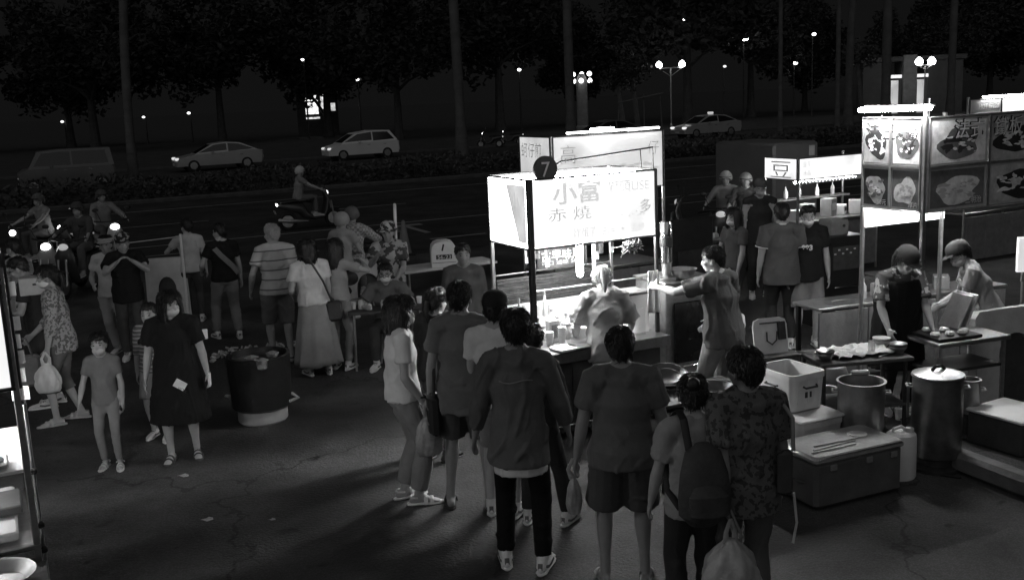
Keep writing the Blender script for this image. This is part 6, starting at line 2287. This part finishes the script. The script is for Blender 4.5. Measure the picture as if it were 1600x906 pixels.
# woman in black, girl and boy
girl = person("little girl in grey tee and leggings holding the boy's hand", (-3.671, 8.848), 188, 1.20, .92, VM, SKIN, top=T(.16, hem=-.10, sleeve=.62, loose=.012, pat=('blotch', .5, 5, .62)), bottom=T(.20, loose=.004), shoes='sandal', shoe_v=.5, hair=('tied', None), mask=mat("grey_mask_cloth", .45, .85), rh=(.30, .10, .88), lh=(-.22, .03, .78), seed=5, lf=(-.10, .06, .085), rf=(.09, .0, .085))
girl['t']['label'] = "little girl in grey tee and leggings walking hand in hand"
wb = person("woman in long black dress and mask, white print on the skirt", (-3.070, 9.007), 190, 1.53, 1.12, VN, SKIN, top=T(.010, name="dress", hem=-.52, flare=.15, sleeve=.7, loose=.034, wr=.012), shoes='sandal', shoe_v=.06, hair=('bob', None), mask=mat("grey_mask_cloth", .45, .85), seed=6, yaw=34, lf=(-.12, -.02, .085), rf=(.12, .07, .085), lh=(-.31, .02, .82), rh=(.31, .04, .80))
for dx, dz, wd, ht, rz in ((.09, -.16, .105, .075, .5),):
    q = MB().box((0, 0, 0), (wd, .012, ht), rot=Euler((R(4), -.6, 0)), ch=.002).build("dress_print", PAPER, wb['t'])
    q.location = wb['pel'] + Vector((-.05, .200, dz * .6))
    q2 = letters("lettering", "VOX", .04, BLACK, q, (-.035, .0085, -.018), ux=(-1, 0, 0))
    q2.location = (.045, 0, 0)
    q2.rotation_euler = (0, -.6, 0)
q = MB().box((0, 0, 0), (.05, .02, .09), ch=.004).build("sleeve_patch", PAPER, wb['t'])
q.location = wb['sh'][-1].lerp(wb['arm'][-1][1], .45) + Vector((-.085, .02, 0))
q = MB().box((0, 0, 0), (.02, .08, .12), ch=.004).build("phone_case", PAPER, wb['t'])
q.location = wb['arm'][-1][2] + Vector((-.02, .05, -.05))
person("boy in striped sleeves and grey shorts half hidden by the woman in black", (-3.490, 9.643), 180, 1.30, .95, VM, SKIN, top=T(.14, pat=('stripe', .38, 26, .3), hem=-.06, sleeve=1.1), bottom=T(.30, len=.9, loose=.02), shoes='sneaker', shoe_v=.6, eyes=True, lh=(-.30, .12, .74), rh=(.22, .05, .80), seed=7, lf=(-.10, .1, .085))
# group at the road edge
p = person("man in black tee with a strap across his back facing the road", (-3.947, 13.922), 28, 1.58, 1.0, VM, SKIN, yaw=38, top=T(.012, hem=-.06, sleeve=.6, loose=.02), bottom=T(.17, loose=.016), shoes='sneaker', shoe_v=.6, seed=8, lh=(-.28, .22, 1.02), rh=(.26, .06, .82), lf=(-.16, .1, .085), rf=(.12, -.1, .085), eyes=True)
q = MB().tube([Vector((-.13, .13, 1.33)) * p['S'], Vector((-.15, -.03, 1.42)) * p['S'], Vector((-.06, -.16, 1.28)) * p['S'], Vector((.10, -.175, 1.10)) * p['S'], Vector((.19, -.10, .98)) * p['S']], [(.035, .006)] * 5, 8, side=(1, 0, .8)).build("shoulder_strap", mat("grey_strap", .16, .9, 0, .2, 20, .3), p['t'])
person("person in pale shirt behind the man with the strap, reading by the pole", (-4.795, 15.200), 20, 1.52, 1.0, VM, SKIN, top=T(.42, hem=-.08), bottom=T(.05), seed=9, lh=(-.3, .3, 1.2), yaw=30)
old = person("grey haired elderly man in a striped polo and shorts", (-2.886, 12.408), 22, 1.72, .98, VM, SKIN, yaw=30, top=T(.50, pat=('stripe', .14, 8.5, .14), hem=-.06, sleeve=.62, loose=.024, collar=1), bottom=T(.17, len=1.08, loose=.03), shoes='sandal', shoe_v=.05, hair=('short', HAIRG), seed=10, lh=(-.30, .10, .92), rh=(.24, .04, .82), lf=(-.10, .05, .085), eyes=True)
wsk = person("woman in white tee and long grey skirt with a crossbody strap", (-2.314, 11.743), 24, 1.58, 1.06, VM, SKIN, lean=6, yaw=26, side=-2, top=T(.62, hem=-.02, sleeve=.6, loose=.02), bottom=T(.28, skirt=.16, flare=.13, pleat=.07), shoes='sneaker', shoe_v=.6, hair=('bob', HAIR), seed=11, lh=(-.20, .24, 1.0), rh=(.22, .12, .86), lf=(-.12, .02, .085), rf=(.12, -.02, .085))
t = thing("shoulder_bag", "dark crossbody bag at the hip of the woman in the long skirt", "shoulder bag", loc2w(wsk['t'], (.20, -.10, .76)), R(24))
MB().box((0, 0, 0), (.20, .08, .24), ch=.03).build("bag", mat("dark_bag_cloth", .05, .8, 0, .2, 10, .2), t)
MB().tube([(-.02, -.02, .12), (-.12, -.08, .38), (-.26, -.03, .66), (-.33, .07, .67), (-.30, .18, .52), (-.14, .22, .30), (.02, .05, .12)], .012, 8).build("strap", mat("dark_bag_cloth", .05), t)
person("woman in grey top and jeans raising one arm beside the long skirt", (-2.075, 11.965), -12, 1.54, .94, VM, SKIN, top=T(.30, hem=-.0, sleeve=.6), bottom=T(.24, loose=.004), shoes='sneaker', shoe_v=.6, hair=('long', None), seed=12, rh=(.30, .22, 1.38), lh=(-.2, .1, .84))

# road-edge riders and vendors
def ride(label, sc_label, loc, heading, paint, lit, tail, top, helm, h=1.66, seed=0, box=False, vox=VF, group="scooters on the road and at its edge", passenger=None):
    s = scooter(sc_label, (loc[0], loc[1], 0), R(heading), paint, lit, tail, box, group)
    sc = Vector((0, -.28, 0))
    w_ = loc2w(s, sc)
    person(label, w_[:2], heading, h, 1.0, vox, SKIN, lean=8, pz=.86, lh=(-.33, .50, 1.06), rh=(.33, .50, 1.06), lf=(-.13, .42, .42), rf=(.13, .42, .42), top=top, bottom=T(.12), shoe_v=.4, shoes='shoe', hat=('helmet', helm), hair=(None, None), seed=seed, nod=0)
    if passenger:
        w_ = loc2w(s, (0, -.62, 0))
        person(passenger, w_[:2], heading, 1.55, .95, vox, SKIN, lean=6, pz=.92, lh=(-.2, .32, 1.05), rh=(.2, .32, 1.05), lf=(-.22, .25, .46), rf=(.22, .25, .46), top=T(.3), bottom=T(.1), shoe_v=.3, shoes='shoe', hat=('helmet', cloth(.3)), hair=(None, None), seed=seed + 50)


ride("rider in grey shirt and pale helmet speeding along the road", "scooter under the grey shirted rider out on the road", (-5.125, 26.416), -62, SP_D, 1.5, 9.0, T(.20, sleeve=.6), cloth(.45), seed=20)
ride("helmeted rider with bent back at the far left edge", "scooter at the far left edge with its headlamp glowing", (-9.588, 20.613), 150, SP_D, 12.0, .2, T(.24, sleeve=.6), cloth(.10), seed=21)
ride("rider in light shirt seen between two bright headlamps", "scooter with a bright headlamp behind the raised hands couple", (-8.225, 20.938), -142, SP_W, 14.0, .2, T(.22, sleeve=1.7), cloth(.08), seed=22)
scooter("riderless scooter with a small bright lamp between two riders", (-9.009, 21.217, 0), R(170), SP_D, 13.0)
scooter("low riderless scooter whose headlamp shines over the masked woman", (-8.069, 18.264, 0), R(175), SP_W, 14.0)
ride("seated rider in checked shirt seen from behind at the road edge", "parked scooter under the rider in the checked shirt", (-2.297, 15.432), -15, SP_D, .3, .15, T(.40, pat=('check', .22, 26), sleeve=1.6, loose=.03), cloth(.10), seed=23, passenger="companion in pale helmet sitting behind the checked shirt rider")
person("roadside vendor in patterned hat and shirt holding a pole", (-1.529, 12.862), 175, 1.62, 1.0, VM, SKIN, top=T(.40, pat=('blotch', .08, 12, .5), sleeve=.7, loose=.03), bottom=T(.06), hat=('brim', cloth(.45, ('blotch', .05, 16, .5))), mask=None, eyes=True, seed=24, rh=(.08, .30, 1.35), lh=(-.12, .30, 1.0))
o = MB().tube([(0, 0, .72), (.03, .0, 1.85)], .020, 10, cap='round').build("pole", WHITEP)
o.location = (-1.468, 12.950, 0)
tag(o, "white pole held upright by the vendor in the patterned hat", "pole")
person("seated vendor with glasses behind the crowded little table", (-1.510, 12.263), 178, 1.6, 1.1, VM, SKIN, pz=.52, lean=8, top=T(.12, sleeve=.65, loose=.024), bottom=T(.05), lf=(-.14, .40, .085), rf=(.14, .40, .085), lh=(-.24, .38, .80), rh=(.24, .38, .80), glasses=True, eyes=True, mask=MASK, seed=25)
t = thing("stool", "low stool under the seated vendor with glasses", "stool", (-1.510, 12.263, 0), 0)
MB().lathe((0, 0, .37), [(.15, 0), (.17, .01), (.17, .03), (.15, .04)], 20).build("seat", DARK, t)
for k in range(4):
    a = k * 1.571 + .78
    MB().tube([(.12 * math.cos(a), .12 * math.sin(a), .37), (.17 * math.cos(a), .17 * math.sin(a), 0)], .012, 8).build("leg", ALU, t)
person("person in dark top standing behind the lettered delivery box", (-0.515, 10.901), 190, 1.58, 1.05, VF, SKIND, top=T(.06, sleeve=1.6), bottom=T(.03), seed=26, eyes=True)

# queue at the number seven stall
bob = person("bob haired woman in white tee and jeans holding a clear bag", (-0.888, 7.712), -72, 1.64, .95, VN, SKIN, yaw=-18, top=T(.62, hem=-.04, sleeve=.60, loose=.022, wr=.012), bottom=T(.22, len=1.88, loose=.010, wide=1.35), shoes='sandal', shoe_v=.62, hair=('bob', None), mask=mat("grey_mask_cloth", .45, .85), seed=30, rh=(.17, .12, .90), lh=(-.15, .10, .88), lf=(-.09, -.02, .085), rf=(.09, .06, .085))
carrier_bag("cloudy bag of food hanging from the bob haired woman's hand", bob['rh'] + Vector((0, -.04, .06)), .21, .33, BAGG, 5)
MB().tube([bob['arm'][1][2] + Vector((.031 * math.cos(a), .031 * math.sin(a), .03)) for a in [i * .5236 for i in range(12)]], .009, 6, closed=True).build("wrist_watch", BLACK, bob['t'])
person("woman in dark jacket squeezed between the bob hair and the tall man", (-0.690, 8.673), -30, 1.50, 1.0, VM, SKIN, yaw=-10, lean=4, top=T(.035, hem=-.10, sleeve=1.8, loose=.024), bottom=T(.09, loose=.008), shoes='shoe', shoe_v=.05, hair=('tied', None), seed=31, lh=(-.10, .28, 1.24), rh=(.15, .2, 1.0))
tall = person("tall bare legged man in dark tee and shorts, black bag at his side", (-0.398, 7.528), -6, 1.77, .94, VN, SKIND, top=T(.12, hem=-.16, sleeve=.66, loose=.026, wr=.012), bottom=T(.07, len=.86, loose=.026), shoes='slipper', shoe_v=.05, hair=('short', None), seed=32, lf=(-.15, .04, .085), rf=(.15, .0, .085), lh=(-.27, .04, .80), rh=(.26, .05, .82), yaw=-4)
t = thing("shoulder_bag", "black bag hanging low at the tall man's hip", "shoulder bag", loc2w(tall['t'], (-.25, .02, .66)), .2)
MB().box((0, 0, .11), (.10, .26, .32), ch=.03).build("bag", mat("black_nylon", .014, .6, 0, .2, 10, .2), t)
MB().tube([(0, -.10, .26), (.02, -.03, .60), (.05, .0, .80), (.02, .05, .60), (0, .10, .26)], .012, 8).build("strap", mat("black_nylon", .014), t)
for z_ in (.05, .17):
    MB().box((-.052, 0, z_), (.008, .22, .012), ch=.002).build("zip", GREY, t)
person("man in white tee and dark cap between the tall man and the jacket", (-0.133, 7.377), -10, 1.70, .95, VM, SKIN, top=T(.55, sleeve=.6, loose=.02), bottom=T(.20, len=.9), shoes='sneaker', shoe_v=.62, hat=('cap', cloth(.018)), seed=33)
jk = person("man in dark jacket, white shirt tail, black trousers and white sneakers", (0.004, 6.432), -6, 1.76, .93, VN, SKIND, top=T(.10, name="jacket", hem=-.20, sleeve=1.75, loose=.024, wr=.015, wl=.14, collar=1, under=cloth(.55), flare=.05), bottom=T(.007, loose=.012, len=1.95), shoes='sneaker', shoe_v=.70, hair=('thick', None), seed=34, lf=(-.125, .06, .085), rf=(.125, -.02, .085), lh=(-.30, .10, .86), rh=(.30, .16, .90), yaw=10, side=1)
for d, nm_ in ((.37, "yoke_highlight"), (.0, "side_seam")):
    B_, S_ = jk['B'], jk['S']
    P = []
    for i in range(13):
        a = math.pi + .35 + i * (math.pi - .7) / 12
        P.append(jk['spine'](d + .01 * math.sin(i)) + Vector((math.cos(a) * (.158 * B_ + .034), math.sin(a) * (.112 * B_ + .036), 0)) * S_)
    if d > .1:
        MB().tube(P[3:10], .004, 6).build(nm_, cloth(.20), jk['t'])  # pale tube stands in colour for the highlight band across the yoke
person("shopper in dark top hidden behind the jacket man, one white shoe showing", (0.124, 7.168), -20, 1.48, 1.0, VM, SKIN, top=T(.03, sleeve=1.2), bottom=T(.03), shoes='sneaker', shoe_v=.62, hair=('short', None), seed=35, rh=(.24, .16, .95), rf=(.24, .06, .085))
cust = person("customer with tied pale hair leaning on the bright stall counter", (0.848, 9.161), 2, 1.56, 1.0, VM, SKIN, lean=14, nod=22, top=T(.27, hem=-.16, sleeve=.95, loose=.036, wr=.016), bottom=T(.30, len=1.9), hair=('tied', HAIRB), seed=36, lh=(-.26, .36, .96), rh=(.28, .34, .96), hat=('headset', cloth(.5)), shoes='sneaker', shoe_v=.4)
big = person("big man in plain dark tee and shorts standing with his back turned", (0.654, 6.159), -3, 1.68, 1.05, VN, SKIND, top=T(.105, hem=-.10, sleeve=.66, loose=.030, wr=.012, wl=.16), bottom=T(.075, len=.93, loose=.03), shoes='slipper', shoe_v=.3, hair=('short', None), seed=37, lh=(-.31, .05, .80), rh=(.31, .08, .84), lf=(-.13, .02, .085), rf=(.13, .02, .085))
carrier_bag("narrow clear bag with a drink hanging from the big man's hand", big['lh'] + Vector((-.01, 0, .05)), .10, .26, BAGG, 8, .8)
bun = person("bun haired woman in pale tee wearing a dark backpack", (0.991, 5.534), 4, 1.52, .92, VN, SKIN, top=T(.26, hem=-.10, sleeve=.7, loose=.026, wr=.012), bottom=T(.035, len=1.9, loose=.02), shoes='shoe', shoe_v=.05, hair=('short', None), hat=('bun', None), seed=38, yaw=-12, nod=6, lh=(-.26, .12, .86), rh=(.24, .22, 1.0))
t = thing("backpack", "dark slouching backpack on the bun haired woman's back", "backpack", loc2w(bun['t'], (0, -.205, .78)), R(4))
mb = MB()
mb.tube([(0, 0, 0), (0, -.02, .05), (0, -.03, .16), (0, -.015, .28), (0, .01, .40), (0, .02, .43)], [(.10, .04), (.145, .075), (.15, .085), (.135, .07), (.10, .045), (.05, .02)], 18, side=(1, 0, 0), cap='round')
mb.build("bag", mat("dark_backpack_cloth", .045, .8, 0, .25, 9, .3), t)
MB().tube([(0, -.075, .03), (0, -.11, .08), (0, -.11, .18), (0, -.09, .22)], [(.08, .02), (.11, .035), (.11, .035), (.08, .02)], 14, side=(1, 0, 0), cap='round').build("front_pocket", mat("dark_backpack_cloth", .045), t)
for s_ in (-1, 1):
    MB().tube([(s_ * .07, .03, .40), (s_ * .085, .09, .56), (s_ * .09, .18, .585), (s_ * .12, .305, .48), (s_ * .15, .28, .28), (s_ * .16, .16, .12), (s_ * .12, .03, .06)], [(.022, .006)] * 7, 8, side=(1, 0, 0)).build("strap", BLACK, t)
MB().tube([(.15, .0, .05), (.21, -.01, -.1), (.20, .02, -.2), (.16, .03, -.05)], .008, 6).build("loose_strap", GREY, t)
rm = person("man in dark flower print shirt at the end of the queue, head turned", (1.284, 5.512), 12, 1.68, 1.0, VN, SKIND, yaw=16, top=T(.105, pat=('blotch', .045, 30, .54), hem=-.16, sleeve=.75, loose=.034, wr=.014), bottom=T(.10, len=1.9, loose=.012), shoes='sneaker', shoe_v=.3, hair=('thick', None), seed=39, lh=(-.16, -.10, .78), rh=(.26, .1, .84))
carrier_bag("large bulging plastic bag held low by the flower shirt man", rm['lh'] + Vector((-.0, -.06, .0)), .33, .36, mat("grey_plastic_bag", .34, .35, 0, .2, 14, .35, 25, spec=.5), 11, .8)
t = thing("shoulder_bag", "slim dark sling bag hanging down the flower shirt man's back", "shoulder bag", loc2w(rm['t'], (.15, -.17, 1.02)), R(12))
MB().box((0, 0, 0), (.09, .05, .26), ch=.02).build("bag", mat("dark_bag_cloth", .05), t)
MB().tube([(.05, 0, .12), (.06, .03, .30), (.03, .12, .38), (-.05, .24, .30)], .012, 8).build("strap", GREY, t)
MB().tube([(.05, -.01, -.12), (.07, -.01, -.30), (.05, -.005, -.42)], .008, 6).build("strap", DULLW, t)

# cook of the number seven stall and the crowd behind
ck = person("cook in dark tee stretching one arm to the steel bowl", (1.909, 9.082), 42, 1.72, 1.08, VN, SKIN, lean=8, yaw=28, top=T(.090, hem=-.12, sleeve=.66, loose=.026, wr=.014), bottom=T(.22, loose=.014), apron=None, hair=('crop', None), seed=40, lh=(-.24, .56, 1.32), rh=(.20, .28, .95), eyes=True, lf=(-.12, .08, .085))
o = MB().tube([(0, 0, 0), (.02, .0, .13), (.06, .02, .20)], [(.05, .02), (.07, .03), (.05, .02)], 10, cap='round').build("waist_rag", mat("white_towel", .75))
o.parent = ck['t']
o.location = (.17, -.05, .86)
pb = person("broad man in dark polo with pale collar seen from behind", (3.240, 12.081), -4, 1.74, 1.12, VM, SKIN, top=T(.085, hem=-.16, sleeve=.66, loose=.026), bottom=T(.025), hair=('short', None), seed=41, lh=(-.27, .05, .80), rh=(.29, .05, .80))
MB().tube([pb['neck'] + Vector((.062 * math.cos(a), .058 * math.sin(a), .012 - .012 * math.sin(a))) for a in [i * .5236 for i in range(12)]], .012, 6, closed=True).build("collar", cloth(.6), pb['t'])
for s_ in (-1, 1):
    a, e, w_ = pb['arm'][s_]
    c_ = a.lerp(e, .66)
    u_ = (e - a).normalized()
    v_ = u_.orthogonal().normalized()
    x_ = u_.cross(v_)
    MB().tube([c_ + (v_ * math.cos(q) + x_ * math.sin(q)) * .088 for q in [i * .5236 for i in range(12)]], .007, 6, closed=True).build("sleeve_trim", cloth(.55), pb['t'])
carrier_bag("knotted white bag dangling from the polo man's hand", pb['rh'] + Vector((.0, -.04, .04)), .20, .28, BAGM, 13, .7)
person("masked woman in dark tee looking aside at the display table", (2.902, 13.088), 120, 1.58, .96, VM, SKIN, top=T(.085, hem=-.04, sleeve=.6), bottom=T(.10, len=1.1), hair=('bob', None), mask=MASK, seed=42, lh=(-.22, .16, .82), rh=(.22, .25, .95))
vest = person("stallholder in peaked cap, chin mask and dark vest", (3.722, 15.121), 178, 1.76, 1.06, VM, SKIN, top=T(.030, hem=-.12, sleeve=0, loose=.02), bottom=T(.03), hat=('cap', cloth(.10)), mask=mat("grey_mask_cloth", .45), seed=43)
p = person("young man in black tee printed with pale digits and a white mask", (3.554, 12.113), 172, 1.70, 1.0, VM, SKIN, top=T(.014, hem=-.12, sleeve=.66, loose=.024), bottom=T(.16, len=1.0), mask=MASK, seed=44, nod=6)
letters("shirt_print", "883", .085, PAPER, p['t'], (.09, .176, 1.20), ux=(-1, 0, 0), bold=.004)
ride("helmeted rider stopped beside the box scooter", "scooter of the rider behind the masked woman", (3.951, 18.661), 160, SP_D, .3, .2, T(.20, sleeve=1.5), cloth(.40), seed=45)
ride("rider in round helmet just left of the vest stallholder", "scooter half hidden behind the vest stallholder", (4.213, 18.078), 170, SP_D, .3, .2, T(.05, sleeve=1.5), cloth(.28), seed=46)
scooter("parked scooter with a big grey delivery box on its tail", (3.837, 20.422, 0), R(70), SP_D, .3, .6, True)
bc = person("broad cook in cap and black apron facing out over the tables", (3.628, 9.436), 186, 1.60, 1.06, VN, SKIN, lean=5, nod=26, yaw=14, eyes=True, top=T(.10, pat=('blotch', .4, 18, .56), hem=-.06, sleeve=.8, loose=.026), bottom=T(.03), hat=('cap', cloth(.05)), hair=('tied', None), seed=47, rh=(.24, .30, .94), lh=(-.20, .32, .92))
mb = MB()
for k in range(1):
    mb.tube([bc['pel'] + Vector((0, 0, -.42)), bc['pel'] + Vector((0, 0, -.1)), bc['spine'](.12), bc['spine'](.32), bc['spine'](.46)], [(.275, .225), (.25, .205), (.232, .182), (.24, .178), (.185, .15)], 22, side=(1, 0, 0))
    for s_ in (-1, 1):
        mb.tube([bc['spine'](.36) + Vector((s_ * .10, -.06, 0)), bc['neck'] + Vector((s_ * .10, 0, -.005)), bc['spine'](.34) + Vector((s_ * .10, .10, 0))], [(.035, .012)] * 3, 8)
grown(mb, "apron", cloth(.012), bc['t'], .013, 2, .012, .16, 5)
person("aproned cook in a cap bending over the griddle", (4.681, 9.846), 75, 1.58, 1.02, VN, SKIN, lean=24, nod=20, top=T(.26, hem=-.06, sleeve=.62, loose=.024), bottom=T(.03), apron=cloth(.55), hat=('cap', cloth(.05)), mask=mat("grey_mask_cloth", .45), seed=48, lh=(-.10, .50, .98), rh=(.16, .46, .96))
ride("dim rider in dark jacket waiting behind the lowest headlamp", "dark scooter of the rider in the dark jacket", (-7.698, 18.090), 176, SP_D, .3, .2, T(.08, sleeve=1.6), cloth(.06), seed=61)
person("passer-by in grey tee walking at the picture edge beyond the near stall", (-6.249, 12.857), 70, 1.62, .95, VM, SKIN, top=T(.26, hem=-.08, sleeve=.6), bottom=T(.06), seed=62, lf=(-.1, .14, .085), rf=(.1, -.14, .085))
finish_jobs()
